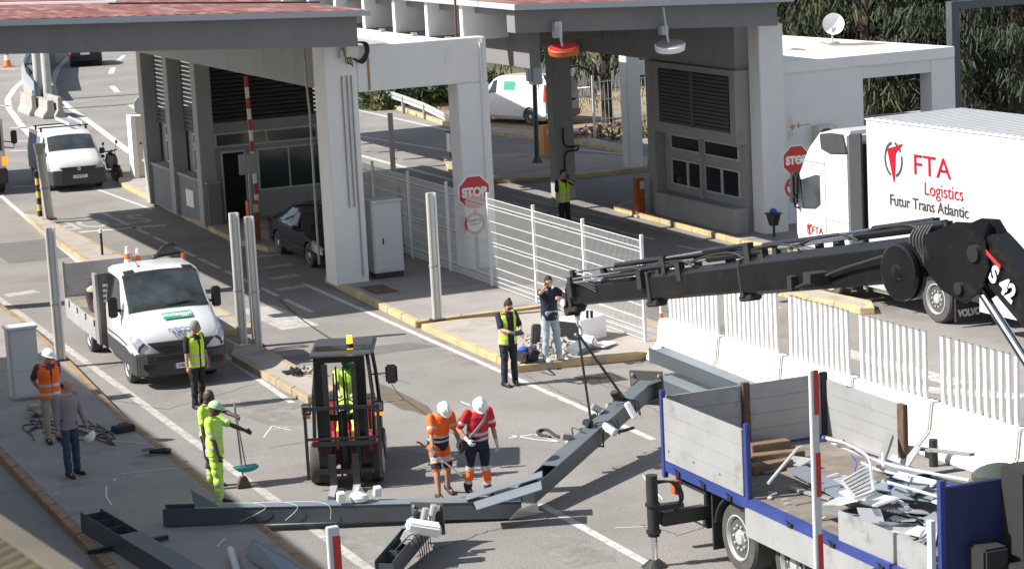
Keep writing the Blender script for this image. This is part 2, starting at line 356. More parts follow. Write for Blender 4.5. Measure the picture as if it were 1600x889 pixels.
# --- kerbed islands: pavement slab + kerb
def island(name, poly, pave, kerbm, h=.15, kw=.16, skip=()):
    P = [Vector((p[0], p[1])) for p in poly]; n = len(P)
    ar = sum(P[i].x*P[(i+1) % n].y-P[(i+1) % n].x*P[i].y for i in range(n))
    if ar < 0: P.reverse()
    Q = []
    for i in range(n):
        a, b, c = P[i-1], P[i], P[(i+1) % n]; d1 = (b-a).normalized(); d2 = (c-b).normalized()
        n1 = Vector((-d1.y, d1.x)); n2 = Vector((-d2.y, d2.x)); k = (n1+n2); k = k/max(.4, k.length_squared/2)
        Q.append(b+k*kw)
    s_ = MB(); s_.prism([(p.x, p.y, .001) for p in Q], h-.004); struct(name+'_pavement', s_, K[pave])
    t = MB()
    for i in range(n):
        a, b, c, d = P[i], P[(i+1) % n], Q[(i+1) % n], Q[i]
        L = (b-a).length; m_ = max(1, int(L/.95)); 
        for k in range(m_):
            f0 = k/m_+.0015; f1 = (k+1)/m_-.0015
            t.hull8([(*(a.lerp(b, f0)), 0.0), (*(a.lerp(b, f1)), 0.0), (*(d.lerp(c, f0)), 0.0), (*(d.lerp(c, f1)), 0.0),
                     (*(a.lerp(b, f0)), h), (*(a.lerp(b, f1)), h), (*(d.lerp(c, f0)), h), (*(d.lerp(c, f1)), h)])
    o = t.build(name+'_kerb', K[kerbm], bevel=.012, seg=1); tag(o, kind='structure'); return o
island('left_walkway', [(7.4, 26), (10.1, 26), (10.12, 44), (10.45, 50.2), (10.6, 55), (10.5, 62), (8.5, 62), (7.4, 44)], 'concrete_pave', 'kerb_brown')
# far left kerbed strip
island('near_median', [(13.55, 43.2), (14.3, 43.6), (14.35, 49.0), (13.9, 49.3), (13.5, 48.2)], 'island_pave', 'kerb_worn')
island('middle_median', [(13.95, 51.0), (14.9, 51.0), (14.95, 64), (14.75, 73.2), (14.45, 73.8), (14.1, 70), (13.9, 64)], 'island_pave', 'kerb_worn')
island('booth_island', [(18.3, 64), (18.5, 71), (18.8, 79.6), (19.4, 81.8), (23, 82), (23, 62.4), (19.6, 61.4), (18.6, 62)], 'island_pave', 'kerb')
island('column_island', [(18.05, 49.25), (18.3, 56.3), (18.9, 57.6), (22.4, 57.6), (22.4, 49.25)], 'concrete_pave', 'kerb')
island('fence_island', [(18.05, 48.9), (18.05, 43.5), (19.6, 43.3), (21.4, 43.0), (22.4, 43.3), (22.4, 48.9)], 'island_pave', 'kerb')
island('lane_strip', [(22.9, 57.5), (23.3, 57.5), (23.3, 80), (22.9, 80)], 'concrete_pave', 'kerb')
rI = [G(x, y) for x, y in ((693, 250), (703, 276), (735, 288), (785, 287), (870, 283), (985, 271), (1012, 268), (1012, 252), (905, 247), (800, 246))]
island('rear_island', rI, 'island_pave', 'kerb')
island('right_booth_island', [(29.2, 62.5), (29.05, 54.3), (29.6, 51.4), (31.5, 51.2), (37, 52.5), (37, 64), (31, 64)], 'concrete_pave', 'kerb')
rI = [G(x, y) for x, y in ((1165, 446), (1185, 456), (1345, 492), (1367, 491), (1362, 480), (1300, 467), (1215, 446))]
island('lorry_lane_island', rI, 'island_pave', 'kerb')
rI = [G(x, y) for x, y in ((870, 398), (1030, 424), (1180, 452), (1170, 440), (1020, 408), (900, 388))]
island('painted_island', rI, 'island_pave', 'kerb', h=.05)
rI = [G(x, y) for x, y in ((560, 155), (640, 178), (715, 204), (790, 214), (905, 226), (985, 243), (985, 236), (905, 217), (790, 207), (720, 198), (650, 172), (560, 149))]
island('verge_kerb', rI, 'island_pave', 'kerb', kw=.1)
# manhole and drain
g = MB()
for k in range(9): g.box(18.8, 19.6, 41.6+k*.1, 41.65+k*.1, .002, .008)
struct('road_drain', g, K['darkmetal'])
for c in ((592, 452), (80, 612)):
    g = MB(); p = G(*c, .15); g.box(p.x-.3, p.x+.3, p.y-.6, p.y+.6, .148, .155)
    o = g.build('manhole_cover', K['rust']); tag(rebase(o, (p.x, p.y, .15)), 'dark manhole cover in the paving ' + ('by the white cabinet' if c[0] > 500 else 'behind the grey cabinet on the left walkway'), 'manhole cover')

# ================================================================== OFF-FRAME BUILDING THAT SHADES THE WALKWAY
t = thing('service_building', 'tall plain grey building outside the left edge shading the walkway', 'building', (-4, 36, 0))
g = MB(); g.box(-8, -.75, 20, 53, 0, 9.8); g.build('wall', K['conc_dk'], t, world=True)
g = MB(); g.box(-8.3, -.55, 19.7, 53.3, 9.803, 10.0); g.build('roof', K['conc'], t, world=True)

# ================================================================== LEFT TOLL CANOPY
t = thing('toll_canopy', 'left concrete toll canopy with red roof, grey fascia and tall columns over the booth', 'toll canopy', (18.5, 55, 0))
def ztL(x): return 7.08-(x-10.37)*.045     # fascia drops to the right
def ztR(x): return 6.61-(x-21.87)*.041
XL, XR = 8.7, 18.75
g = MB(); nb = 60
for k in range(nb):   # ribbed sheet
    x0 = XL-.1+(XR+.2-XL)*k/nb; x1 = XL-.1+(XR+.2-XL)*(k+1)/nb
    g.sheet([(x0, 53.6, ztL(x0)+.115), (x1, 53.6, ztL(x1)+.115+(.02 if k % 2 else 0)), (x1, 75, ztL(x1)+.115+(.02 if k % 2 else 0)), (x0, 75, ztL(x0)+.115)])
g.build('roof_sheet', K['redroof'], t, world=True)
def slopebox(g, x0, x1, y0, y1, zt0, zt1, zb0, zb1):
    g.hull8([(x0, y0, zb0), (x1, y0, zb1), (x0, y1, zb0), (x1, y1, zb1), (x0, y0, zt0), (x1, y0, zt1), (x0, y1, zt0), (x1, y1, zt1)])
g = MB(); slopebox(g, XL-.15, 18.95, 53.55, 75.05, ztL(XL)+.11, ztL(18.95)+.11, ztL(XL)-.02, ztL(18.95)-.02); g.build('roof_trim', K['trim'], t, world=True)
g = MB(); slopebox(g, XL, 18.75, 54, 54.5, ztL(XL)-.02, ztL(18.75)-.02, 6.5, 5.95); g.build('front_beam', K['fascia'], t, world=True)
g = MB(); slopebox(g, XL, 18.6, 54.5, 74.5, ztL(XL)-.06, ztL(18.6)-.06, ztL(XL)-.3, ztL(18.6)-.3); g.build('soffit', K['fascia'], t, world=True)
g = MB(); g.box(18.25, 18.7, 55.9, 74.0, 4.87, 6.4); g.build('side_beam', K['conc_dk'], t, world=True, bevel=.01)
g = MB(); g.box(18.2, 19.02, 55.0, 55.85, .1, 5.93); g.build('column', K['conc'], t, world=True, bevel=.02)
for y in (67.2, 70.3, 73.4):
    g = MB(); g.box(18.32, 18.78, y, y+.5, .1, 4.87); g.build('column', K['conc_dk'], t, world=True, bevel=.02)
g = MB()  # conduits on the column
for x in (18.62, 18.75, 18.86): g.tube([(x, 54.97, 5.2), (x, 54.97, 2.0 if x < 18.8 else .3)], .018)
g.tube([(18.0+.15, 56.3, 5.9), (18.16, 56.3, 4.9), (18.16, 56.2, 4.2), (18.15, 56.2, .5)], .03)
g.build('conduit', K['steel'], t, world=True)
t2 = thing('junction_box', 'cream junction boxes with black hoses at the top of the front left column', 'junction box', (18.8, 54.9, 5.5))
g = MB(); p = GY(546, 78, 54.9); g.box(p.x-.13, p.x+.13, 54.78, 54.97, p.z-.17, p.z+.17); g.build('box_cover', K['cream'], t2, world=True, bevel=.02)
g = MB(); g.box(p.x+.02, p.x+.24, 54.86, 54.98, p.z-.22, p.z+.05); g.box(p.x-.25, p.x-.17, 54.85, 54.97, p.z-.2, p.z); g.build('inner_box', K['cabg'], t2, world=True, bevel=.015)
g = MB()
for k in range(3): g.tube([(p.x+.05, 54.9, p.z-.2), (p.x+.22+.04*k, 54.85, p.z-.28-.03*k), (p.x+.38+.04*k, 54.85, p.z-.1), (p.x+.36+.04*k, 54.88, p.z+.12), (p.x+.2, 54.9, p.z+.16)], .025, sub=5)
for k in range(4): g.tube([(p.x-.1+.03*k, 54.9, p.z-.17), (p.x-.12+.05*k, 54.86, p.z-.3), (p.x+.05, 54.88, p.z-.36-.02*k)], .012, sub=4)
g.build('hose', K['cable'], t2, world=True)

# --- portal frame between the canopies
t = thing('concrete_portal', 'pale concrete beam and pillar linking the two toll canopies behind the stop sign', 'portal frame', (22, 55, 0))
g = MB(); g.box(19.03, 22.43, 55.02, 55.5, 4.77, 5.87); g.build('beam', K['conc'], t, world=True, bevel=.02)
g = MB(); g.box(21.62, 22.45, 55.015, 55.7, .1, 4.765); g.build('pillar', K['conc'], t, world=True, bevel=.02)
g = MB(); g.tube([(22.25, 54.98, 5.75), (22.25, 54.98, .3)], .025); g.tube([(22.3, 54.98, 5.85), (22.3, 54.98, 4.9)], .012); g.build('conduit', K['conc'], t, world=True)
g = MB(); g.box(19.3, 19.36, 55.005, 55.016, 4.8, 5.6); g.build('rust_streak', mat('rust_streak', (.36, .25, .17), .9), t, world=True)
# flat gravel roof between
g = MB(); g.bar(G(-40, 7, 7.35), G(182, 3, 7.25), .12, .05); g.build('flashing_strip', K['swhite'], bpy.data.objects['toll_canopy'], world=True); g = MB(); g.bar(G(170, 6, 7.3), G(500, 4, 7.1), .06, .04); g.build('conduit', K['darkmetal'], bpy.data.objects['toll_canopy'], world=True)
t = thing('gravel_roof', 'flat gravel covered roof with a pale kerb between the two red canopies', 'roof', (21, 60, 5.2))
g = MB(); g.box(18.76, 22.3, 55.52, 78, 5.2, 5.45); g.build('deck', K['gravel'], t, world=True)
g = MB(); g.box(22.3, 22.75, 56.0, 78, 5.2, 5.62); g.build('edge_kerb', K['conc'], t, world=True)
g = MB(); g.tube([GY(713, 62, 56), GY(710, -30, 56)], .03); g.build('rusty_pipe', K['rust'], t, world=True)

# ================================================================== RIGHT TOLL CANOPY
t = thing('toll_canopy', 'right concrete toll canopy with red roof and white lit edge over ribbed beams', 'toll canopy', (26, 55, 0))
g = MB()
for k in range(50):
    x0 = 22.7+(30.2-22.7)*k/50; x1 = 22.7+(30.2-22.7)*(k+1)/50; e = .02 if k % 2 else 0
    g.sheet([(x0, 53.6, ztR(x0)+.115), (x1, 53.6, ztR(x1)+.115+e), (x1, 90, ztR(x1)+.115+e), (x0, 90, ztR(x0)+.115)])
g.build('roof_sheet', K['redroof'], t, world=True)
g = MB(); slopebox(g, 22.62, 30.3, 53.55, 90.05, ztR(22.62)+.11, ztR(30.3)+.11, ztR(22.62)-.03, ztR(30.3)-.03); g.build('roof_trim', K['trim'], t, world=True)
g = MB(); slopebox(g, 22.8, 30.05, 54, 54.5, ztR(22.8)-.03, ztR(30.05)-.03, 5.97, 5.63); g.build('front_beam', K['fascia'], t, world=True)
g = MB(); slopebox(g, 23.1, 29.8, 54.6, 74.2, ztR(23)-.1, ztR(29.8)-.1, ztR(23)-.25, ztR(29.8)-.25); g.build('soffit', K['fascia'], t, world=True)
for y in (57.3, 59.8, 62.3, 64.8, 67.3, 69.8, 72.4, 75.0, 77.6, 80.2, 83, 86):
    g = MB(); g.box(22.78, 24.0, y, y+.22, 5.63, 6.5); g.box(22.75, 22.785, y+.003, y+.2, 5.62, 6.52); g.build('rib', K['conc'], t, world=True)
    g = MB(); g.box(22.5, 22.62, y+.5, y+.68, 5.625, 5.72); g.build('bracket', K['steel'], t, world=True)
g = MB(); g.box(24.0, 24.3, 56, 74, 4.9, 6.4); g.build('inner_beam', K['fascia'], t, world=True)
g = MB(); g.box(29.8, 30.3, 55.9, 73.0, 4.42, 6.1); g.build('side_beam', K['conc_dk'], t, world=True)
for q in ((70.0, 4.42), (64.0, 4.9)): g = MB(); g.box(24.32, 29.78, q[0], q[0]+.4, q[1], 5.6); g.build('cross_beam', K['conc_dk'], t, world=True)
g = MB(); g.box(30.03, 30.75, 55.0, 55.6, .1, 5.6); g.build('column', K['conc'], t, world=True, bevel=.02)
for (x, y, w_) in ((28.75, 65.45, .62), (28.4, 70.6, .36), (33.35, 70, .5), (29.62, 60.45, .42)):
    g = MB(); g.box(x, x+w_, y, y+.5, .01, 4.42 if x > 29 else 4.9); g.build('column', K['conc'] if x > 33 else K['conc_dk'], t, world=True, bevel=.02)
g = MB(); g.box(33.3, 37, 70.05, 70.5, 4.42, 5.4); g.box(33.85, 37, 70.1, 70.4, 3.1, 3.55); g.build('rear_beam', K['conc'], t, world=True)
g = MB(); q = Vector((29.0, 65.4, 0))
g.tube([q+Vector((.0, 0, 2.2)), q+Vector((.02, 0, 1.7)), q+Vector((.25, -.02, 1.6)), q+Vector((.45, -.03, 1.62)), q+Vector((.42, -.03, 1.5)), q+Vector((.05, -.03, 1.45)), q+Vector((.0, 0, 1.0)), q+Vector((.06, -.02, .7))], .03, sub=4); g.build('hose', K['cable'], t, world=True)
# lane signals hanging from the beam
for px, py, c, hi, lab in ((881, 78, K['orange'], 35, 'orange round lane signal hung under the canopy beam'), (1047, 73, K['whitewall'], 12, 'white round lane signal hung under the canopy beam')):
    p = GY(px, py, 53.6); t = thing('lane_signal', lab, 'lane signal', p, 0, 'round signals under the right canopy')
    g = MB(); g.lathe((0, 0, -.1), (-.12, -.2, 1), [(0, .30), (.02, .37), (.15, .385), (.17, .37), (.172, .2)], 28); g.build('disc', c, t, smooth=True)
    g = MB(); g.lathe((-.02, -.035, .075), (-.12, -.2, 1), [(0, .35), (.012, .35)], 28); g.build('disc_back', K['steel'] if c is K['whitewall'] else K['sred'], t)
    z = GY(px-5, hi, 53.7).z-p.z; g = MB(); g.tube([(-.03, 0, .06), (-.05, .05, .3), (-.05, .2, z)], .03); g.box(-.12, .06, .18, .38, .28, z if hi > 30 else .5); g.build('hanger', K['galv'], t)
# ================================================================== LEFT BOOTH
t = thing('toll_booth', 'grey toll booth with slatted upper wall and glazed office under the left canopy', 'toll booth', (20.5, 68, 0))
bx0, bx1, by0, by1 = 18.85, 22.3, 68.0, 76.0
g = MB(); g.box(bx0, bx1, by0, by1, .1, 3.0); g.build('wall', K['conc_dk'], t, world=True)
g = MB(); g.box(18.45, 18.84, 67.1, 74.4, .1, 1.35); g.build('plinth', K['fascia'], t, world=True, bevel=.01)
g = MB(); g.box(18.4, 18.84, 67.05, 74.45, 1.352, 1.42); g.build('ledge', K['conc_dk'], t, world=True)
g = MB(); g.box(bx0+.05, bx1-.1, by0+.3, by0+.35, 3.01, 4.9); g.build('louvre_backing', K['dark'], t, world=True)
g = MB()
for k in range(15): z = 3.02+k*.125; g.obox((20.6, by0+.06, z+.05), (3.35, .1, .03), (R(35), 0, 0))
for k in range(16): z = 2.7+k*.13; g.obox((18.75, 72.6, z), (.03, 3.4, .09), (0, R(25), 0)); g.obox((18.75, 69.2, z), (.03, 2.6, .09), (0, R(25), 0))
g.build('louvre', K['louvre'], t, world=True)
def window(t, x0, x1, y0, y1, z0, z1, gm=None, axis='y', bars=0, fr=.05, face=-1, fm=None):
    fm = fm or K['cabg']
    g = MB()
    if axis == 'y':
        g.box(x0, x1, y0-.04, y0+.01, z0-fr, z0); g.box(x0, x1, y0-.04, y0+.01, z1, z1+fr); g.box(x0-fr, x0, y0-.04, y0+.01, z0-fr, z1+fr); g.box(x1, x1+fr, y0-.04, y0+.01, z0-fr, z1+fr)
        for b in range(bars): xx = x0+(x1-x0)*(b+1)/(bars+1); g.box(xx-.02, xx+.02, y0-.035, y0+.01, z0, z1)
        f = g.build('window_frame', fm, t, world=True); q = MB(); q.box(x0, x1, y0-.012, y0-.006, z0, z1)
    else:
        g.box(x0-.04, x0+.01, y0, y1, z0-fr, z0); g.box(x0-.04, x0+.01, y0, y1, z1, z1+fr); g.box(x0-.04, x0+.01, y0-fr, y0, z0-fr, z1+fr); g.box(x0-.04, x0+.01, y1, y1+fr, z0-fr, z1+fr)
        for b in range(bars): yy = y0+(y1-y0)*(b+1)/(bars+1); g.box(x0-.035, x0+.01, yy-.02, yy+.02, z0, z1)
        f = g.build('window_frame', fm, t, world=True); q = MB(); q.box(x0-.012, x0-.006, y0, y1, z0, z1)
    q = q.build('window_pane', gm or K['glass'], t, world=True)
window(t, 19.05, 22.1, by0, by0, 2.33, 2.65, K['glass_g'], bars=1)
window(t, 20.3, 22.15, by0, by0, .95, 2.1, K['glass_g'], bars=1)
g = MB(); g.box(19.15, 19.2, by0-.05, by0, .12, 2.1); g.box(19.85, 19.9, by0-.05, by0, .12, 2.1); g.box(19.15, 19.9, by0-.05, by0, 2.1, 2.16); dfr = g.build('door_frame', K['cabg'], t, world=True)
g = MB(); g.box(19.2, 19.85, by0-.02, by0-.004, .12, 2.1); g.build('door', K['dark'], t, world=True)
window(t, 18.84, 18.84, 68.3, 69.6, 1.5, 2.1, axis='x', bars=1); window(t, 18.84, 18.84, 71.3, 72.8, 1.5, 2.1, axis='x', bars=1)
window(t, 18.84, 18.84, 68.3, 69.6, 2.3, 2.55, axis='x'); window(t, 18.84, 18.84, 71.3, 72.8, 2.3, 2.55, axis='x')
text('lettering', 'POLICIA', .16, K['txtgrey'], t, TH[t.name].inverted() @ frame((18.83, 69.0, 2.2), (0, -1, 0), (0, 0, 1)))
g = MB(); g.box(18.4, 18.45, 68.6, 69.4, .5, 1.0); g.build('notice_panel', K['conc'], t, world=True)
g = MB()
for x in (22.2, 22.3, 22.4): g.tube([(x, 67.9, .3), (x, 67.9, 3.0)], .035)
g.tube([(22.2, 67.9, 2.0), (22.1, 67.7, 2.3), (22.4, 67.6, 2.5), (22.7, 67.8, 2.3)], .04, sub=5); g.build('pipe', K['steel'], t, world=True)

# ================================================================== RIGHT BOOTH
t = thing('toll_booth', 'shaded toll booth with overhanging louvred box above sliding windows at right', 'toll booth', (31.5, 58, 0))
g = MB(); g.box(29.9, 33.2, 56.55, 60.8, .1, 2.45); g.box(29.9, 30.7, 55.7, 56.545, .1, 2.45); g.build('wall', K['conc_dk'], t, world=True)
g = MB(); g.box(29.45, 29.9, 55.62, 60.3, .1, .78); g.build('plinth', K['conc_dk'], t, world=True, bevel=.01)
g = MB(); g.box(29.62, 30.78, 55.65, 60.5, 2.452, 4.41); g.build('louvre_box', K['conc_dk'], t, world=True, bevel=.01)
g = MB(); g.box(29.6, 29.63, 55.95, 60.05, 2.75, 4.25); g.build('louvre_backing', K['dark'], t, world=True)
g = MB()
for k in range(14): z = 2.80+k*.106; g.obox((29.58, 58, z), (.02, 4.1, .075), (0, R(28), 0))
g.box(29.54, 29.6, 57.95, 58.05, 2.75, 4.25); g.build('louvre', K['louvre'], t, world=True)
for a, b in ((56.05, 56.95), (57.05, 57.95), (58.1, 58.95), (59.05, 59.95)): window(t, 29.9, 29.9, a, b, 1.02, 1.68, axis='x', fr=.035)
for a, b in ((56.05, 57.95), (58.1, 59.95)): window(t, 29.9, 29.9, a, b, 2.02, 2.36, axis='x', fr=.035)
g = MB(); g.box(29.75, 29.9, 57.97, 58.06, .78, 2.45); g.build('mullion', K['conc_dk'], t, world=True)
# ================================================================== SMALL BUILDING
t = thing('service_block', 'low white building with stained flat roof and open carport end behind the lorry', 'building', (33, 58, 0))
A = G(1222, 97.5, 4.5); B = G(1486, 72.5, 4.5); C_ = G(1229, 57, 4.5)
g = MB(); g.prism([(31.0, 55.9, 4.2), (B.x, 56.1, 4.2), (C_.x+.1, C_.y+.3, 4.2), (31.0, 66, 4.2)], .3); g.build('roof', K['whitewall'], t, world=True, bevel=.01)
g = MB(); g.sheet([G(1275, 66, 4.505)]+[G(*q, 4.505) for q in ((1300, 72), (1340, 72), (1390, 69), (1360, 66), (1320, 68))]); g.sheet([G(*q, 4.504) for q in ((1230, 78), (1255, 80), (1262, 77), (1240, 75))]); g.build('roof_stain', mat('roof_stain', (.22, .17, .13), .9, var=.3, vs=5), t, world=True)
g = MB(); g.box(30.8, 33.75, 56.06, 56.5, 0, 4.19); g.build('wall', K['whitewall'], t, world=True)
g = MB(); x = B.x; g.box(x-.75, x, 56.12, 56.7, 0, 4.19); g.build('column', K['conc'], t, world=True)
g = MB(); g.box(33.75, 39.5, 61.6, 61.9, 0, 2.1); g.build('low_wall', K['conc_dk'], t, world=True)
g = MB(); g.box(33.76, 36.2, 56.15, 56.4, 3.85, 4.19); g.build('lintel', K['conc'], t, world=True)
t = thing('satellite_dish', 'white round satellite dish on the flat roof', 'satellite dish', G(1301, 68, 4.5))
dl = TH[t.name].translation; p = GY(1302, 38, dl.y)-dl
g = MB(); g.tube([(0, 0, 0), (0, 0, p.z-.1)], .03); g.cyl((0, 0, 0), (0, 0, .04), .2); g.build('mast', K['galv'], t)
g = MB(); ax = Vector((-.45, -1, .15)).normalized()
g.lathe(p-ax*.06, ax, [(0, .02), (.02, .15), (.06, .27), (.1, .31), (.115, .31), (.07, .26), (.035, .14), (.02, .01)], 28); g.build('dish', K['whitewall'], t, smooth=True)
g = MB(); g.tube([p-Vector((0, 0, .28)), p+ax*.35-Vector((0, 0, .15))], .012); g.ball(p+ax*.35-Vector((0, 0, .15)), .04); g.build('feed_arm', K['steel'], t)
t = thing('air_conditioner', 'white air conditioning unit fixed on the white wall above the lorry cab', 'air conditioner', (32.6, 55.75, 2.9))
p = GY(1284, 214, 55.7)
p = p-TH[t.name].translation
g = MB(); g.box(p.x-.1, p.x+.5, -.05, .28, p.z-.3, p.z+.28); g.build('housing', K['cream'], t, bevel=.02)
g = MB(); g.lathe((p.x+.15, -.05, p.z), (0, -1, 0), [(0, .22), (.02, .22), (.03, .2), (.03, .06), (.05, .05)], 24); g.build('fan_grille', K['louvre'], t)
t = thing('tv_antenna', 'yagi television antenna on the corner of the right column', 'antenna', (31.0, 55.2, 3.0))
p = GY(1228, 200, 55.2)-TH[t.name].translation
g = MB(); g.tube([p, p+Vector((.75, 0, .05))], .012)
for k in range(5): g.tube([p+Vector((.25+.1*k, -.2, .02)), p+Vector((.25+.1*k, .2, .02))], .006)
for s_ in (1, -1):
    for k in range(4): g.tube([p+Vector((-.02+.04*k, -.15, s_*.05)), p+Vector((.1+.05*k, .1, s_*(.35-.02*k)))], .006)
g.build('boom', K['galv'], t)
g = MB(); g.ball(p+Vector((.2, 0, .0)), .05, (1, 1, 1.6)); g.ball(p+Vector((.38, 0, .03)), .04, (.6, 1, 2)); g.build('dipole', K['orange2'], t)
# gantry
t = thing('steel_gantry', 'pale blue-grey steel gantry frame rising behind the white trailer', 'gantry', (38.5, 60, 0))
p = GY(1492, 165, 59); q = GY(1490, 3, 59)
g = MB(); g.box(p.x-.05, p.x+.22, 59, 59.3, 0, q.z); g.build('post', K['bluegrey'], t, world=True)
g = MB(); g.box(p.x+.223, p.x+6, 59.02, 59.28, q.z-.24, q.z-.01); g.build('beam', K['bluegrey'], t, world=True)

# ================================================================== NEAR ROOF CORNER
t = thing('corrugated_roof', 'blurred ochre corrugated roof corner close to the lens at bottom left', 'roof', GY(0, 860, 6))
P1 = GY(-120, 754, 7.6); P2 = GY(235, 1004, 4.9); dd = (P2-P1); side = Vector((-1, -.15, -.25)).normalized()
g = MB(); n_ = 34; rows = []
for k in range(n_*4+1):
    a = P1.lerp(P2, k/(n_*4)); zz = .03*math.sin(k/4*2*math.pi*.8)
    rows.append([a+Vector((0, 0, zz)), a+side*2.2+Vector((0, 0, zz))])
vs = [p for r_ in rows for p in r_]; g.add(vs, [(2*i, 2*i+1, 2*i+3, 2*i+2) for i in range(len(rows)-1)])
g.build('sheet', K['corr'], t, world=True, smooth=True, angle=80)
g = MB(); g.bar(P1+Vector((0, 0, .035)), P2+Vector((0, 0, .035)), .06, .015); g.build('edge_flashing', K['corr2'], t, world=True)
g = MB(); g.box(-2, .2, 4.0, 8, 0, 7.6); g.build('wall', K['conc_dk'], t, world=True)
# ================================================================== STREET FURNITURE
# --- lane edge posts (steel profiles)
def lane_post(loc, h, label, rot=0, lean=(0, 0), w_=.2, sleeve=0, mt='steel_lt'):
    t = thing('lane_post', label, 'post', loc, rot, 'steel posts at the lane edges'); lx, ly = lean
    g = MB(); g.hull8([(x*w_/2+(lx if z else 0), y*w_*.35+(ly if z else 0), z*h) for z in (0, 1) for y in (-1, 1) for x in (-1, 1)])
    g.build('post_body', K[mt], t, bevel=.012)
    for s_ in (-1, 1):
        g = MB(); g.hull8([(s_*w_*.35+x*.02+(lx if z else 0), -w_*.39+y*.02+(ly if z else 0), z*h) for z in (0, 1) for y in (-1, 1) for x in (-1, 1)]); g.build('edge_channel', K['steelw'] if s_ > 0 else K['steel'], t)
    g = MB(); g.box(-w_*.8, w_*.8, -w_*.6, w_*.6, 0, .03); g.build('base_plate', K['darkmetal'], t)
    g = MB(); g.box(-w_*.55+lx*.5, w_*.55+lx*.5, -w_*.48, w_*.42, h*.42, h*.42+.04); g.build('clamp', K['steel'], t)
    return t
lane_post((10.25, 49.9, .15), 2.85, 'grey steel lane post at the left walkway beside the white dropside lorry')
lane_post((14.15, 49.55, .0), 2.95, 'left of the twin steel posts in front of the white dropside lorry')
lane_post((14.45, 49.45, .0), 2.85, 'right of the twin steel posts in front of the white dropside lorry')
lane_post((18.52, 49.1, .15), 2.85, 'bright steel lane post at the gap in the yellow kerb near the phoning men', w_=.2)
t = lane_post((14.85, 72.2, .12), 2.25, 'leaning steel lane post with hooded top in front of the small white van', lean=(-.12, 0), w_=.26)
g = MB(); g.hull8([(-.12+x*(.17 if z else .13), y*(.14 if z else .1), 2.0+z*.32) for z in (0, 1) for y in (-1, 1) for x in (-1, 1)]); g.build('hood', K['steel'], t)
t = thing('striped_bollard', 'yellow and black striped bollard behind the leaning steel post', 'bollard', (14.72, 72.9, .12))
g = MB()
for k in range(7): g.m = k % 2; g.cyl((0, 0, k*.2), (0, 0, k*.2+.2), .07)
g.build('tube', [K['blackmat'], K['yellow']], t)
t = thing('marker_post', 'short thin black post with white cap on the middle kerbed strip', 'marker post', G(160, 398, .15))
g = MB(); g.cyl((0, 0, 0), (0, 0, .6), .035); g.build('stem', K['blackmat'], t); g = MB(); g.cyl((0, 0, .6), (0, 0, .7), .042); g.build('cap', K['swhite'], t)
for px, py, ty, lab in ((622, 392, 176, 'tall thin dark steel pole behind the white cabinet'), (583, 318, 277, 'short grey post just right of the big front column'), (636, 405, 292, 'slim grey post right of the orange barrier box behind the cabinet')):
    b = G(px, py); h = GY(px, ty, b.y).z
    t = thing('pole', lab, 'pole', b); g = MB(); g.box(-.06, .06, -.05, .05, 0, h); g.build('shaft', K['steel'], t, bevel=.01)
    g = MB(); g.box(-.12, .12, -.12, .12, 0, .02); g.build('base_plate', K['darkmetal'], t)
# --- white column at left frame edge + cabinets
t = thing('white_column', 'white concrete column cut by the left edge of the photo', 'column', (10.15, 58.2, .15))
g = MB(); p = GY(0, 240, 58.2); g.box(9.5, 10.32, 58.0, 58.5, .15, 6.5); g.build('shaft', K['conc'], t, world=True, bevel=.02); g = MB(); g.box(9.45, 10.36, 57.95, 58.55, .15, .25); g.build('foot', K['conc_dk'], t, world=True)
def cabinet(name, label, x0, x1, y0, y1, h, m_, z0=.15, split=0, plinth=.12, handle=True, hx=.75):
    t = thing(name, label, 'cabinet', ((x0+x1)/2, (y0+y1)/2, z0))
    a = (x1-x0)/2; b = (y1-y0)/2
    g = MB(); g.box(-a+.03, a-.03, -b+.03, b-.03, 0, plinth); g.build('plinth', K['darkmetal'] if plinth > .1 else K['conc_dk'], t)
    g = MB(); g.box(-a, a, -b, b, plinth+.002, h); g.build('housing', m_, t, bevel=.015)
    if split:
        g = MB(); g.box(-a+.04, a-.04, -b-.015, -b-.002, plinth+.05, h*split-.02); g.build('door', m_, t, bevel=.004)
        g = MB(); g.box(-a+.04, a-.04, -b-.015, -b-.002, h*split+.02, h-.06); g.build('door', m_, t, bevel=.004)
    else:
        g = MB(); g.box(-a+.04, a-.04, -b-.015, -b-.002, plinth+.05, h-.06); g.build('door', m_, t, bevel=.004)
    g = MB(); g.box(-a-.03, a+.03, -b-.04, b+.03, h+.002, h+.06); g.build('lid', m_, t, bevel=.012)
    if handle: g = MB(); g.box(-a+2*a*hx-.015, -a+2*a*hx+.015, -b-.035, -b-.016, h*.45, h*.45+.15); g.build('handle', K['blackmat'], t)
    return t
p = G(21, 627, .15); cabinet('electrical_cabinet', 'grey two door electrical cabinet on the left walkway behind the man in the orange vest', p.x, p.x+.56, p.y, p.y+.35, 1.40, K['cabg'], split=.4, plinth=.04, handle=False)
p = G(577, 442, .0); cabinet('electrical_cabinet', 'tall white single door cabinet beside the big front column', p.x, p.x+.78, 55.1, 55.65, 1.88, K['cream'] if 0 else K['cabg'], plinth=.14, hx=.33)
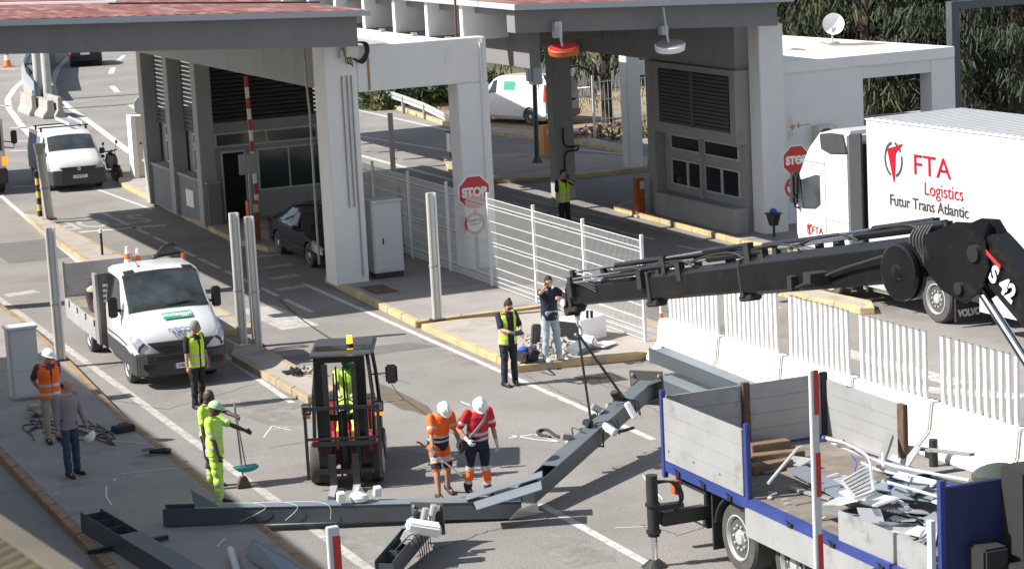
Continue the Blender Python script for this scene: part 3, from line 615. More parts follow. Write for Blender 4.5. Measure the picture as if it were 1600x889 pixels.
# white bunker wall beside the van
t = thing('control_kiosk', 'white concrete kiosk with vent slots behind the booth and the scooter', 'kiosk', (19.9, 81, .15))
a = G(218, 278, .15); g = MB(); g.box(a.x, a.x+1.4, a.y, a.y+.5, .16, 2.25); g.build('housing', K['cream'], t, world=True, bevel=.01)
g = MB(); g.box(a.x-.17, a.x-.002, a.y-.05, a.y+.5, .15, 2.27); g.build('side_panel', K['whitewall'], t, world=True)
g = MB()
for k in range(4): g.box(a.x+.1+.12*k, a.x+.16+.12*k, a.y-.012, a.y-.002, 1.28, 1.36)
g.build('vent', K['darkmetal'], t, world=True)
t = thing('road_sign', 'grey back of an octagonal road sign behind the left booth', 'road sign', G(228, 262))
b0 = TH[t.name].translation; p = GY(226, 166, b0.y)-b0
g = MB(); r_ = .42; g.prism([(p.x+r_*math.cos(R(22.5+45*k)), -.02, p.z+r_*math.sin(R(22.5+45*k))) for k in range(8)], .03, (0, 1, 0)); g.build('sign_plate', K['cabg'], t)
g = MB(); g.cyl((p.x, .03, 0), (p.x, .03, p.z), .04); g.build('post', K['steel'], t)
# --- traffic signs
def stop_sign(label, p, r_, loc_base, post=True, lab2=None):
    t = thing('stop_sign', label, 'stop sign', loc_base); b = TH[t.name].translation; c = p-b
    def octo(rr, dy): return [(c.x+rr*math.cos(R(22.5+45*k)), dy, c.z+rr*math.sin(R(22.5+45*k))) for k in range(8)]
    g = MB(); g.prism(octo(r_, c.y), .02, (0, 1, 0)); g.build('sign_border', K['swhite'], t)
    g = MB(); g.prism(octo(r_*.93, c.y-.006), .004, (0, 1, 0)); g.build('sign_face', K['sred'], t)
    text('lettering', 'STOP', r_*.66, K['swhite'], t, frame((c.x, c.y-.009, c.z), (1, 0, 0), (0, 0, 1)), sx=.9, bold=.018)
    if post: g = MB(); g.cyl((c.x+.02, c.y+.06, 0), (c.x+.02, c.y+.06, c.z), .04); g.build('post', K['steel'], t)
    return t
def control_sign(label, p, r_):
    t = thing('control_sign', label, 'road sign', (p.x, p.y, p.z-r_)); c = Vector((0, 0, r_))
    g = MB(); g.lathe(c, (0, -1, 0), [(0, r_), (.015, r_)], 32); g.build('sign_border', K['sred'], t)
    g = MB(); g.lathe(c+Vector((0, -.0155, 0)), (0, -1, 0), [(0, r_*.72), (.004, r_*.72)], 32); g.build('sign_face', K['swhite'], t)
    text('lettering', 'CONTROL', r_*.36, K['sblack'], t, frame((0, -.022, r_*1.25), (1, 0, 0), (0, 0, 1)), sx=.8, bold=.01)
    g = MB(); g.box(-r_*.5, r_*.5, -.025, -.02, r_*.88, r_*1.0); g.build('bar_mark', K['sblack'], t)
    g = MB(); g.box(-.03, .03, .001, .05, r_*.3, r_*1.7); g.build('bracket', K['steel'], t)
    return t
yS = 53.9; stop_sign('red octagonal stop sign on a post in front of the pale pillar', GY(741, 301, yS), .45, (GY(741, 301, yS).x, yS, .1))
control_sign('round red bordered control sign under the stop sign by the mesh fence', GY(742, 349, yS-.05), .27)
yS = 53.3; stop_sign('red octagonal stop sign partly behind the white lorry cab', GY(1244, 251, yS), .42, (GY(1244, 251, yS).x, yS, .1))
control_sign('round red bordered control sign partly hidden by the lorry cab mirror', GY(1240, 293, yS-.05), .26)
# --- mesh fence
def fence_run(x, ys, z0, label):
    t = thing('mesh_fence', label, 'fence', (x, ys[0], z0)); H_ = 2.15
    for y in ys:
        g = MB(); g.box(-.03, .03, y-ys[0]-.03, y-ys[0]+.03, 0, H_+.12); g.build('post', K['steelw'], t)
    for a, b in zip(ys, ys[1:]):
        a -= ys[0]; b -= ys[0]; g = MB(); n = int(abs(b-a)/.06)
        for k in range(n+1):
            y = a+(b-a)*k/n; z_ = [(-.0, .06), (-.0, .2), (.035, .24), (0, .28), (0, 1.02), (.035, 1.06), (0, 1.1), (0, H_-.24), (.035, H_-.2), (0, H_-.16), (0, H_)]
            for (x1, z1), (x2, z2) in zip(z_, z_[1:]):
                w_ = .0042; g.add([(x1-.004, y-w_, z1), (x1-.004, y+w_, z1), (x2-.004, y+w_, z2), (x2-.004, y-w_, z2)], [(0, 1, 2, 3)]); g.add([(x1-.0065, y, z1), (x1+.0065, y, z1), (x2+.0065, y, z2), (x2-.0065, y, z2)], [(0, 1, 2, 3)])
        for z in (.07, .18, .29, .5, .78, 1.02, 1.1, 1.35, 1.6, H_-.24, H_-.16, H_-.01): g.box(-.012, -.004, min(a, b), max(a, b), z-.0055, z+.0055)
        g.build('mesh_panel', K['steelw'], t)
fence_run(21.2, [44.1, 47.0, 49.7, 52.4, 55.1, 57.8, 60.5, 63.2], .12, 'white welded mesh fence with folded wires running up the island behind the phoning men')
# --- jersey barriers with tube screens
y = 43.1; k = 0
labs = ['far', 'second', 'third', 'fourth', 'fifth', 'nearest']
words = ['farthest white concrete barrier with tube railing, beside the leaning cone', 'second farthest white concrete barrier with tube railing, behind the pale steel beams', 'white concrete barrier with tube railing in the middle of the row, third from the cone', 'fourth white concrete barrier from the cone, partly hidden by the dropside board', 'large white concrete barrier beside the open part of the blue lorry bed']
prev = None
segs_ = [(43.05, 40.62), (40.56, 38.3), (38.24, 35.92), (35.86, 33.52), (33.46, 31.12), (31.06, 28.7)]; words.append('last white concrete barrier, only its end showing at the right edge of the photo')
tubes_ = [(42.66, 40.8), (40.42, 38.58), (38.07, 36.16), (35.71, 33.8), (33.29, 31.3), (30.9, 28.9)]
px_groups = [(1046, 1122), (1131, 1218), (1226, 1326), (1340, 1447), (1473, 1592)]
for i, (ya, yb) in enumerate(segs_):
    L = ya-yb; t = thing('concrete_barrier', words[i], 'concrete barrier', (21.1+(42.8-(ya+yb)/2)*.036, (ya+yb)/2, 0), R(2.06), 'white barriers with tube railings')
    prof = [(-.42, 0), (-.42, .12), (-.16, .36), (-.1, .83), (.1, .83), (.16, .36), (.42, .12), (.42, 0)]
    g = MB(); g.skin([[Vector((x, s_*L/2, z)) for x, z in prof] for s_ in (-1, 1)]); o = g.build('barrier_block', K['jersey'], t, bevel=.025)
    for q in (L*.28, -L*.28-.3): g = MB(); g.box(-.43, -.2, q, q+.3, .0, .1); g.build('forklift_slot', K['dark'], t)
    a = tubes_[i][0]-(ya+yb)/2; b = tubes_[i][1]-(ya+yb)/2; n = 12 if i < 3 else 11
    for q in range(n):
        yy = a+(b-a)*q/(n-1); lx, ly = random.uniform(-.012, .012), random.uniform(-.012, .012)
        g = MB(); g.cyl((0, yy, .832), (lx, yy+ly, 1.98), .043, n=12); tb = g.build('railing_tube', K['tubew'], t, smooth=True)
        if i < 5: g = MB(); g.cyl((lx, yy+ly, 1.981), (lx, yy+ly, 1.995), .044, n=12); g.build('cap', K['cabg'] if i < 1 else K['steel'], tb)
# --- cones
def cone(loc, label, s_=1.0, tilt=0, m_=None, rzz=0):
    t = thing('traffic_cone', label, 'traffic cone', loc, rzz); t.rotation_euler = (tilt, 0, rzz); TH[t.name] = t.matrix_basis.copy()
    g = MB(); g.box(-.2*s_, .2*s_, -.2*s_, .2*s_, 0, .035*s_); g.build('base', K['blackmat'] if m_ is None else m_, t, bevel=.01)
    hs = [0.036, .25, .42, .55, .72]; rs = [.15, .105, .075, .055, .03]
    for k in range(4): g = MB(); g.cyl((0, 0, hs[k]*s_), (0, 0, hs[k+1]*s_), rs[k]*s_, rs[k+1]*s_, 16); g.build('band' if k % 2 else 'cone_section', K['swhite'] if k % 2 else K['coneo'], t, smooth=True)
    return t
cone(G(12, 105), 'small orange traffic cone far up the road at top left', 1.6, m_=K['coneo'])
t = cone(G(1036, 534, .1), 'worn orange and white cone squeezed between fence end and first barrier', 1.0, R(-4)); t.scale = (.55, .7, 1.1)
# --- barrier boxes and arms
def barrier_box(label, p, h, w_=.34):
    t = thing('barrier_housing', label, 'barrier box', p)
    g = MB(); g.box(-w_/2, w_/2, -w_/2, w_/2, .06, h); g.build('housing', K['orange2'] if h < 1.3 and p[1] > 70 else K['orange'], t, bevel=.015)
    g = MB(); g.box(-w_/2-.05, w_/2+.05, -w_/2-.05, w_/2+.05, 0, .058); g.build('foot', K['conc_dk'], t)
    g = MB(); g.box(-w_/2+.1, w_/2-.02, -w_/2-.01, -w_/2-.002, h*.72, h*.92); g.build('panel', K['cream'], t); return t
t = barrier_box('bright orange barrier box beside the dark signal pole on the rear island', G(857, 246, .15), 1.1, .45)
b = TH[t.name].translation; q = GY(985, 193, b.y+1)-b; p0 = Vector((.2, -.1, .85)); g = MB()
for k in range(16): g.m = k % 2; g.bar(p0.lerp(q, k/16), p0.lerp(q, (k+1)/16), .03, .09)
g.build('boom', [K['swhite'], K['sred']], t)
barrier_box('dark orange barrier box at the foot of the right booth wall', G(1000, 338, .02), 1.1, .25)
barrier_box('orange barrier box behind the white cabinet and front column', G(620, 376), .9, .2)
t = barrier_box('tall orange barrier box with raised striped arm in front of the left booth', G(398, 378, .15), 1.15, .3)
b = TH[t.name].translation; q0 = GY(402, 320, b.y)-b; q = GY(384, 120, b.y)-b; g = MB()
for k in range(12): g.m = k % 2; g.bar(q0.lerp(q, k/12), q0.lerp(q, (k+1)/12), .1, .04, up=(0, 1, 0))
g.build('boom', [K['swhite'], K['sred']], t)
t = thing('road_sign', 'grey back of a square sign on a post before the left booth door', 'road sign', G(389, 383, .15)); b = TH[t.name].translation; c = GY(386, 256, b.y)-b
g = MB(); g.box(c.x-.26, c.x+.26, -.1, -.07, c.z-.28, c.z+.28); g.build('sign_plate', K['steel'], t, bevel=.005); g = MB(); g.box(c.x-.03, c.x+.03, -.16, -.101, 0, c.z+.25); g.build('post', K['steel'], t)
# signal pole
t = thing('signal_pole', 'dark round pole with grey signal boxes on the rear island', 'signal pole', G(839, 254, .15)); b = TH[t.name].translation
c = GY(835, 115, b.y)-b
g = MB(); g.cyl((0, 0, .02), (c.x*.8, 0, c.z-.3), .085, .075, 16); g.cyl((0, 0, 0), (0, 0, .18), .2, .09, 16); g.build('mast', K['bluegrey'], t, smooth=True)
g = MB(); g.box(c.x-.12, c.x+.22, -.15, .25, c.z-.38, c.z+.38); g.build('signal_box', K['cabg'], t, bevel=.02)
g = MB(); g.box(c.x-.28, c.x-.125, -.1, .1, c.z-.25, c.z+.18); g.build('side_box', K['cabg'], t, bevel=.02)
# flight-case like box on pole (traffic cabinet)
t = thing('signal_cabinet', 'small pale cabinet with black fittings behind the pale pillar', 'cabinet', G(716, 246, .15)); b = TH[t.name].translation; c0 = GY(705, 240, b.y)-b; c1 = GY(740, 205, b.y)-b
g = MB(); g.box(c0.x, c0.x+.55, 0, .4, .18, c1.z); g.build('housing', K['cabg'], t, bevel=.02)
g = MB(); g.box(c0.x-.03, c0.x+.58, -.03, .43, c1.z+.002, c1.z+.05); g.build('lid', K['blackmat'], t)
g = MB(); g.tube([(c0.x+.1, -.03, c1.z-.05), (c0.x+.3, -.05, c1.z-.22), (c0.x+.4, -.04, c1.z-.08)], .03, sub=4); g.build('cable', K['cable'], t)
for s_ in (.05, .42): g = MB(); g.box(c0.x+s_, c0.x+s_+.09, .05, .3, 0, .18); g.build('foot', K['blackmat'], t)
# litter bin
t = thing('litter_bin', 'dark slatted litter bin with a blue bag at the right column', 'litter bin', G(1209, 352, .15)); b = TH[t.name].translation
b.y = 54.4; t.location = b = GY(1209, 352, 54.4); TH[t.name] = Matrix.Translation(b)
g = MB(); g.lathe((0, 0, 0), (0, 0, 1), [(0, .12), (.28, .19), (.3, .23), (.32, .23)], 16); g.build('bin_body', K['darkmetal'], t)
g = MB(); g.ball((0, 0, .36), .1, (1, 1, .9)); g.build('bag', K['bagblue'], t)
g = MB(); g.cyl((0, 0, -b.z+.15), (0, 0, 0), .035); g.build('post', K['darkmetal'], t)
o = MB().ball((0, 0, .0), .16, (1.3, 1, .75), 12).build('blue_bag', K['bagblue'], None, smooth=True); o.location = G(1210, 452, .3); tag(o, 'blue plastic bag lying on the kerb below the crane boom', 'bag')
# --- guard rail
t = thing('guard_rail', 'galvanised crash barrier sloping down along the far road', 'guard rail', G(640, 180)); pts = [G(x, y) for x, y in ((530, 148), (565, 157), (598, 167), (632, 178), (665, 187), (695, 195), (718, 199))]
g = MB()
zz = [.72, .72, .72, .7, .6, .4, .12]
for (a, za), (b_, zb) in zip(list(zip(pts, zz)), list(zip(pts, zz))[1:]):
    for dz in (0, -.16): g.bar(a+Vector((0, 0, za+dz)), b_+Vector((0, 0, zb+dz)), .05, .13)
g.build('rail', K['galv'], t, world=True)
for a, za in list(zip(pts, zz))[:5]: g = MB(); g.box(a.x-.06, a.x+.06, a.y+.03, a.y+.15, -.2, za); g.build('rail_post', K['steel'], t, world=True)
t = thing('pole', 'thin galvanised lamp pole beside the far end of the guard rail', 'pole', G(712, 190)); g = MB(); g.cyl((0, 0, 0), (0, 0, 6), .09, .07); g.build('shaft', K['galv'], t)
# --- left median: curved concrete barrier with panels and two steel masts
t = thing('median_barrier', 'curved concrete median barrier with pale blue panels at the road fork', 'concrete barrier', G(70, 180))
L1 = [G(x, y) for x, y in ((58, 168), (45, 150), (40, 130), (45, 112), (60, 100), (80, 92), (100, 86))]
R1 = [G(x, y) for x, y in ((80, 160), (72, 145), (70, 125), (74, 108), (88, 96), (100, 88), (112, 84))]
g = MB()
for Q in (L1, R1):
    for a, b_ in zip(Q, Q[1:]): g.bar(a+Vector((0, 0, .4)), b_+Vector((0, 0, .4)), .35, .8, w2=.35)
g.build('barrier_wall', K['stonec'], t, world=True)
g = MB(); a, b_ = L1[0], L1[3]
for a, b_ in zip(L1[:4], L1[1:5]): g.bar(a+Vector((-.1, -.25, .75)), b_+Vector((-.1, -.25, .75)), .04, .85)
for a, b_ in zip(R1[1:4], R1[2:5]): g.bar(a+Vector((-.1, -.25, 1.1)), b_+Vector((-.1, -.25, 1.1)), .04, 1.0)
g.build('panel', mat('pale_blue', (.24, .31, .38), .5, var=.15), t, world=True)
for i, (px, py, lab) in enumerate(((55, 182, 'left concrete end block at the road fork'), (81, 186, 'middle concrete end block at the road fork, under the steel mast'), (96, 186, 'right concrete end block at the road fork'))):
    c = G(px, py); t = thing('concrete_block', lab, 'concrete block', c, 0, 'concrete blocks at the road fork')
    prof = [(-.33, 0), (-.33, .15), (-.14, .4), (-.12, .95-.15*(i == 1)), (.12, .95-.15*(i == 1)), (.14, .4), (.33, .15), (.33, 0)]
    wd = 1.15 if i == 1 else .75
    g = MB(); g.skin([[Vector((x*wd, y, z)) for x, z in prof] for y in (0, 2.6)]); g.build('block_body', K['stonec'], t, bevel=.03)
for px, py, lab in ((62, 158, 'left of two round steel masts at the road fork'), (77, 172, 'right, nearer of two steel masts at the road fork')):
    c = G(px, py); t = thing('steel_mast', lab, 'mast', c, 0, 'steel masts at the road fork'); g = MB(); g.cyl((0, 0, 0), (0, 0, 6.5), .2, n=14); g.build('shaft', K['steel_lt'], t, smooth=True); g = MB(); g.cyl((0, 0, 0), (0, 0, .05), .35, n=14); g.build('base_plate', K['steel'], t)
t = thing('chevron_sign', 'dark chevron board on the median barrier', 'road sign', G(48, 128)); b = TH[t.name].translation; c = GY(48, 113, b.y)-b
g = MB(); g.box(c.x-.45, c.x+.45, -.3, -.26, c.z-.5, c.z+.5); g.build('sign_plate', K['bluegrey'], t)
g = MB(); g.prism([(c.x-.25, -.32, c.z+.4), (c.x+.0, -.32, c.z+.4), (c.x+.3, -.32, c.z), (c.x+.0, -.32, c.z-.4), (c.x-.25, -.32, c.z-.4), (c.x+.05, -.32, c.z)], .015, (0, 1, 0)); g.build('chevron_mark', K['swhite'], t)
g = MB(); g.cyl((c.x, -.2, 0), (c.x, -.2, c.z), .05); g.build('post', K['steel'], t)
# --- striped snow poles in the foreground
def striped_pole(label, X, Y, ztop, w_, first):
    t = thing('striped_pole', label, 'striped pole', (X, Y, 0)); g = MB(); g.box(-w_/2, w_/2, -w_*.3, w_*.3, 0, ztop); g.build('post_body', K['swhite'] if 0 else K['cabg'], t, bevel=.008)
    z = ztop-first; k = 0
    while z > .2:
        h = .55 if k else .55
        g = MB(); g.box(-w_*.12, w_*.5+.002, -w_*.3-.006, -w_*.3-.001, max(.05, z-h), z); g.build('red_band', K['sred'], t); z -= 1.05*(.98); k += 1
    g = MB(); g.box(-w_, w_, -w_, w_, 0, .03); g.build('base_plate', K['steel'], t); return t
p = GY(1270, 578, 25); striped_pole('tall red and white striped post in front of the blue dropside lorry', p.x, 25, p.z, .105, .0)
p = GY(519, 822, 24); striped_pole('red and white striped post top at the bottom edge below the long fallen beam', p.x, 24, p.z, .135, .1)
# ================================================================== FAR RIGHT BACKDROP
t = thing('block_wall', 'grey concrete block retaining wall behind the white parked van', 'wall', (38, 96, 0))
a = G(735, 200); 
g = MB(); w0 = GY(770, 135, 99); w1 = GY(866, 112, 97); g.hull8([(w0.x-3, 99.3, 0), (w1.x, 97, 0), (w0.x-3, 99.6, 0), (w1.x, 97.3, 0), (w0.x-3, 99.3, w0.z), (w1.x, 97, w1.z), (w0.x-3, 99.6, w0.z), (w1.x, 97.3, w1.z)])
M_ = mat('block_wall_joints', (.26, .265, .27), .9)
nd = M_.node_tree.nodes; br = nd.new('ShaderNodeTexBrick'); br.inputs['Color1'].default_value = (.27, .275, .28, 1); br.inputs['Color2'].default_value = (.22, .225, .23, 1); br.inputs['Mortar'].default_value = (.15, .15, .15, 1); br.inputs['Scale'].default_value = 1.2; br.inputs['Mortar Size'].default_value = .02
tc = nd.new('ShaderNodeTexCoord'); sx_ = nd.new('ShaderNodeSeparateXYZ'); cx_ = nd.new('ShaderNodeCombineXYZ'); l_ = M_.node_tree.links
l_.new(tc.outputs['Object'], sx_.inputs[0]); l_.new(sx_.outputs[0], cx_.inputs[0]); l_.new(sx_.outputs[2], cx_.inputs[1]); l_.new(cx_.outputs[0], br.inputs[0]); l_.new(br.outputs[0], nd['Principled BSDF'].inputs[0])
g.build('masonry', M_, t, world=True)
t = thing('white_boundary_wall', 'white rendered boundary wall seen under the right canopy behind the pine', 'wall', (42, 92, 0))
w0 = GY(866, 135, 95); w1 = GY(930, 140, 93); g = MB(); g.box(w0.x-.5, w1.x+.4, 94, 94.4, 0, w1.z); g.build('render', K['whitewall'], t, world=True)
g = MB(); g.box(w0.x+.2, w1.x+6, 97, 97.3, 0, w1.z+.9); g.build('upper_wall', K['whitewall'], t, world=True)
t = thing('mesh_fence', 'thin wire fence under the pine at the back of the rear island road', 'fence', G(930, 222)); b = TH[t.name].translation
g = MB()
for k in range(34): g.box(k*.15-.006, k*.15+.006, -.01, .01, 0, 2.2)
for z in (.1, .8, 1.5, 2.15): g.box(0, 5, -.011, .011, z-.012, z+.012)
g.build('mesh_panel', K['steel_lt'], t)
for k in range(3): g = MB(); g.box(k*2.4-.04, k*2.4+.04, -.04, .04, 0, 2.4); g.build('post', K['galv'], t)
# ================================================================== VEHICLES
def wheel(t, c, Rr, w_, sgn, style='van', world=False, spokes=8):
    """axle along X, outer face towards sgn"""
    c = Vector(c); d = Vector((sgn, 0, 0))
    g = MB(); g.lathe(c-d*w_/2, d, [(0, Rr*.62), (0, Rr*.93), (w_*.12, Rr*.99), (w_*.3, Rr), (w_*.7, Rr), (w_*.88, Rr*.99), (w_, Rr*.93), (w_, Rr*.64), (w_*.9, Rr*.62)], 28)
    ty = g.build('wheel', K['tyre_grey'], t, world=world, smooth=True, angle=30)
    g = MB(); o_ = w_/2
    if style == 'truck':
        g.lathe(c+d*(o_-.13), d, [(0, Rr*.60), (.10, Rr*.61), (.14, Rr*.64), (.145, Rr*.60), (.06, Rr*.54), (.03, Rr*.5), (.0, Rr*.48), (.06, Rr*.36), (.08, Rr*.30), (.10, Rr*.2), (.13, Rr*.18), (.14, .01)], 28)
    else:
        g.lathe(c+d*(o_-.1), d, [(0, Rr*.6), (.08, Rr*.63), (.1, Rr*.62), (.06, Rr*.56), (.07, Rr*.3), (.09, Rr*.16), (.095, .01)], 28)
    g.build('rim', K['galv'], ty, world=world, smooth=True, angle=30)
    g = MB(); n = 10 if style == 'truck' else spokes
    for k in range(n):
        a = 2*math.pi*k/n; v = Vector((0, math.cos(a), math.sin(a)))
        if style == 'truck': g.cyl(c+d*(o_-.07)+v*Rr*.33, c+d*(o_-.01)+v*Rr*.33, .022, n=6)
        else: g.cyl(c+d*(o_-.03)+v*Rr*.45, c+d*(o_-.015)+v*Rr*.45, Rr*.07, n=8)
    g.build('wheel_nuts' if style == 'truck' else 'rim_holes', K['galv'] if style == 'truck' else K['blackmat'], ty, world=world)
    return ty
def cut(o, cutters):
    for q in cutters:
        md = o.modifiers.new('b', 'BOOLEAN'); md.operation = 'DIFFERENCE'; md.object = q; md.solver = 'EXACT'
    bpy.context.view_layer.update()
    dg = bpy.context.evaluated_depsgraph_get(); me = bpy.data.meshes.new_from_object(o.evaluated_get(dg))
    o.modifiers.clear(); old = o.data; nm = old.name; o.data = me; bpy.data.meshes.remove(old); me.name = nm
    for q in cutters: m_ = q.data; bpy.data.objects.remove(q); bpy.data.meshes.remove(m_)
    me.polygons.foreach_set('use_smooth', [True]*len(me.polygons)); me.set_sharp_from_angle(angle=R(32))
class Shell:
    def __init__(s, st):
        s.st = st; s.R = []
        for (y, w_, zb, zbelt, wt, zt, cr) in st:
            s.R.append([Vector(p) for p in ((0, y, zb), (w_*.9, y, zb), (w_, y, zb+.14), (w_*1.005, y, (zb+zbelt)/2), (w_, y, zbelt), (wt, y, zt-.05), (wt-.09, y, zt), (wt*.5, y, zt+cr*.75), (0, y, zt+cr))])
    def P(s, u, v):
        sg = -1 if (v < 0 or v > 8) else 1; v = abs(v)
        if v > 8: v = 16-v
        v = max(0, v); i = min(int(u), len(s.R)-2); j = min(int(v), 7); a = u-i; b = v-j
        p = s.R[i][j]*(1-a)*(1-b)+s.R[i+1][j]*a*(1-b)+s.R[i][j+1]*(1-a)*b+s.R[i+1][j+1]*a*b
        return Vector((p.x*sg, p.y, p.z))
    def N(s, u, v):
        e = .02; u = min(max(u, e), len(s.R)-1-e); v = max(-7.98, min(15.98, v))
        n = (s.P(u+e, v)-s.P(u-e, v)).cross(s.P(u, v+e)-s.P(u, v-e)).normalized()
        c = Vector((0, s.P(u, 0).y+(.4 if u < 2 else 0), (s.P(u, 0).z+s.P(u, 8).z)/2)); 
        if n.dot(s.P(u, v)-c) < 0: n = -n
        return n
    def body(s):
        g = MB(); rings = []
        for r_ in s.R: rings.append([Vector(p) for p in r_]+[Vector((-p.x, p.y, p.z)) for p in reversed(r_[1:-1])])
        g.skin(rings); return g
    def patch(s, g, u0, u1, v0, v1, off=.008, nu=6, nv=4, u0b=None, u1b=None):
        """thin slab following the body; u0b,u1b: u limits at v1"""
        u0b = u0 if u0b is None else u0b; u1b = u1 if u1b is None else u1b; A = []; B = []
        for j in range(nv+1):
            f = j/nv; v = v0+(v1-v0)*f; a = u0+(u0b-u0)*f; b = u1+(u1b-u1)*f
            for i in range(nu+1):
                u = a+(b-a)*i/nu; p = s.P(u, v); n = s.N(u, v); A.append(p+n*off); B.append(p-n*.01)
        k = (nu+1)*(nv+1); fs = []
        for j in range(nv):
            for i in range(nu):
                a = j*(nu+1)+i; fs.append((a, a+1, a+nu+2, a+nu+1)); fs.append((k+a, k+a+nu+1, k+a+nu+2, k+a+1))
        edge = [i for i in range(nu+1)]+[j*(nu+1)+nu for j in range(1, nv+1)]+[nv*(nu+1)+i for i in range(nu-1, -1, -1)]+[j*(nu+1) for j in range(nv-1, 0, -1)]
        for q in range(len(edge)): a = edge[q]; b = edge[(q+1) % len(edge)]; fs.append((a, k+a, k+b, b))
        g.add(A+B, fs); return g
def arches(t, body, cs, Rr, w_):
    cut_ = []
    for (x, y) in cs:
        s_ = 1 if x > 0 else -1; q = MB(); q.cyl((s_*(w_+.2), y, Rr*.98), (s_*(w_-.34), y, Rr*.98), Rr*1.16, n=28); o = q.build('cutter', K['blackmat']); o.parent = t; cut_.append(o)
    cut(body, cut_)
def mirror_part(t, p, s_, mt, sz=(.2, .1, .3)):
    g = MB(); g.obox((p[0]+s_*.14, p[1], p[2]), sz); m_ = g.build('mirror', mt, t, bevel=.03); q = MB(); q.obox((p[0]+s_*.02, p[1]+.02, p[2]-.08), (.14, .05, .05)); q.build('mirror_arm', K['blackmat'], m_)
    q = MB(); q.box(p[0]+s_*.14-sz[0]*.4, p[0]+s_*.14+sz[0]*.4, p[1]+sz[1]/2, p[1]+sz[1]/2+.006, p[2]-sz[2]*.4, p[2]+sz[2]*.4); q.build('mirror_glass', K['chrome'], m_)
def plate(t, M4, s_, size=(.52, .11), blue=True, txt=.1, parent=None, align='CENTER', dx=.02):
    g = MB(); g.T = M4; g.box(-size[0]/2, size[0]/2, -size[1]/2, size[1]/2, 0, .012); pl = g.build('number_plate', K['swhite'], parent or t)
    if parent is None:
        if blue: g = MB(); g.T = M4; g.box(-size[0]/2, -size[0]/2+.05, -size[1]/2, size[1]/2, .0125, .014); g.build('blue_strip', K['bagblue'], pl)
        text('lettering', s_, txt, K['sblack'], pl, M4 @ Matrix.Translation((dx, 0, .014)), sx=.8, align=align)
    return pl
# ---------------------------------------------------------------- white dropside lorry (facing the camera)
t = thing('dropside_lorry', 'white cab dropside lorry with grey bed and green bonnet sticker parked in the left lane', 'lorry', (11.98, 46.45, 0), R(-1.5))
S = Shell([(-.03, .74, .42, .74, .64, .86, .02), (.04, .93, .34, .86, .80, 1.0, .03), (.14, .985, .3, .98, .88, 1.12, .035), (.40, 1.0, .3, 1.14, .92, 1.27, .03), (.68, 1.0, .3, 1.22, .94, 1.38, .03),
           (.80, 1.0, .3, 1.26, .94, 1.44, .03), (1.5, 1.0, .3, 1.32, .88, 2.12, .045), (1.7, 1.0, .3, 1.32, .88, 2.18, .035), (2.6, 1.0, .3, 1.32, .88, 2.19, .03), (2.72, .96, .36, 1.30, .85, 2.12, .03)])
b = S.body().build('cab', K['vwhite'], t, smooth=True, angle=28); arches(t, b, [(-1, .98), (1, .98)], .36, 1.0)
g = MB(); S.patch(g, 5.12, 5.95, 5.6, 10.4, .012, 8, 20); ws = g.build('windscreen', K['screen'], t, smooth=True)
g = MB(); S.patch(g, 5.02, 5.12, 5.5, 10.5, .016, 2, 20); S.patch(g, 5.95, 6.03, 5.5, 10.5, .014, 2, 20); g.build('windscreen_seal', K['blackmat'], ws, smooth=True)
for (x, z, sz) in ((.28, 1.58, .34), (.02, 1.57, .26)):
    g = MB(); g.obox((x, .87, z-.06), (sz, .14, .008), (R(40), 0, .1)); g.build('dashboard_paper', K['paper'] if sz < .3 else K['teal'], ws)
for s_ in (-1, 1):
    g = MB(); g.bar((s_*.05, .83, 1.53), (s_*.05+.5, .87, 1.58), .015, .015); g.build('wiper', K['blackmat'], ws)
    g = MB(); S.patch(g, 5.55, 8.3, s_*4.15, s_*4.92, .008, 6, 4, u0b=6.0, u1b=8.2); g.build('side_window', K['glass'], t, smooth=True)
    g = MB(); S.patch(g, .95, 2.9, s_*3.75, s_*5.0, .016, 8, 5, u0b=.75, u1b=1.9); h = g.build('headlamp', K['lens'], t, smooth=True)
    g = MB(); S.patch(g, .8, 1.0, s_*3.7, s_*5.05, .02, 2, 3); g.build('lamp_surround', K['blackmat'], h)
    mirror_part(t, (s_*1.02, 1.15, 1.55), s_, K['blackmat'], (.2, .12, .42))
    g = MB(); S.patch(g, 6.2, 6.75, s_*6.05, s_*6.7, .02, 2, 2); g.build('roof_marker', K['blackmat'], t)
    g = MB(); g.hull8([(s_*.76+x*.12, y-.03-(.04 if s_*x < 0 else 0), z) for z in (.45, .56) for y in (-.13, -.05) for x in (-1, 1)]); g.build('fog_lamp', K['blackmat'], t, bevel=.01)
for s_ in (-1, 1): g = MB(); S.patch(g, 4.2, 8.9, s_*3.1, s_*3.16, .01, 8, 1); g.build('door_line', K['vgrey'], t)
g = MB(); S.patch(g, 3.6, 8.9, -2.9, -1.2, .012, 8, 2); g.build('sill', K['vgrey'], t); g = MB(); S.patch(g, 3.6, 8.9, 1.2, 2.9, .012, 8, 2); g.build('sill', K['vgrey'], t)
bp = [(-1.03, .60), (-1.03, .25), (-.98, -.0), (-.78, -.13), (-.3, -.18), (.3, -.18), (.78, -.13), (.98, -.0), (1.03, .25), (1.03, .60), (.9, .62), (.8, .2), (-.8, .2), (-.9, .62)]
g = MB(); g.prism([(x, y, .28) for x, y in bp], .46); g.build('bumper', K['vgrey'], t, bevel=.03)
g = MB(); g.box(-.62, .62, -.195, -.12, .60, .70); g.build('intake', K['blackmat'], t)
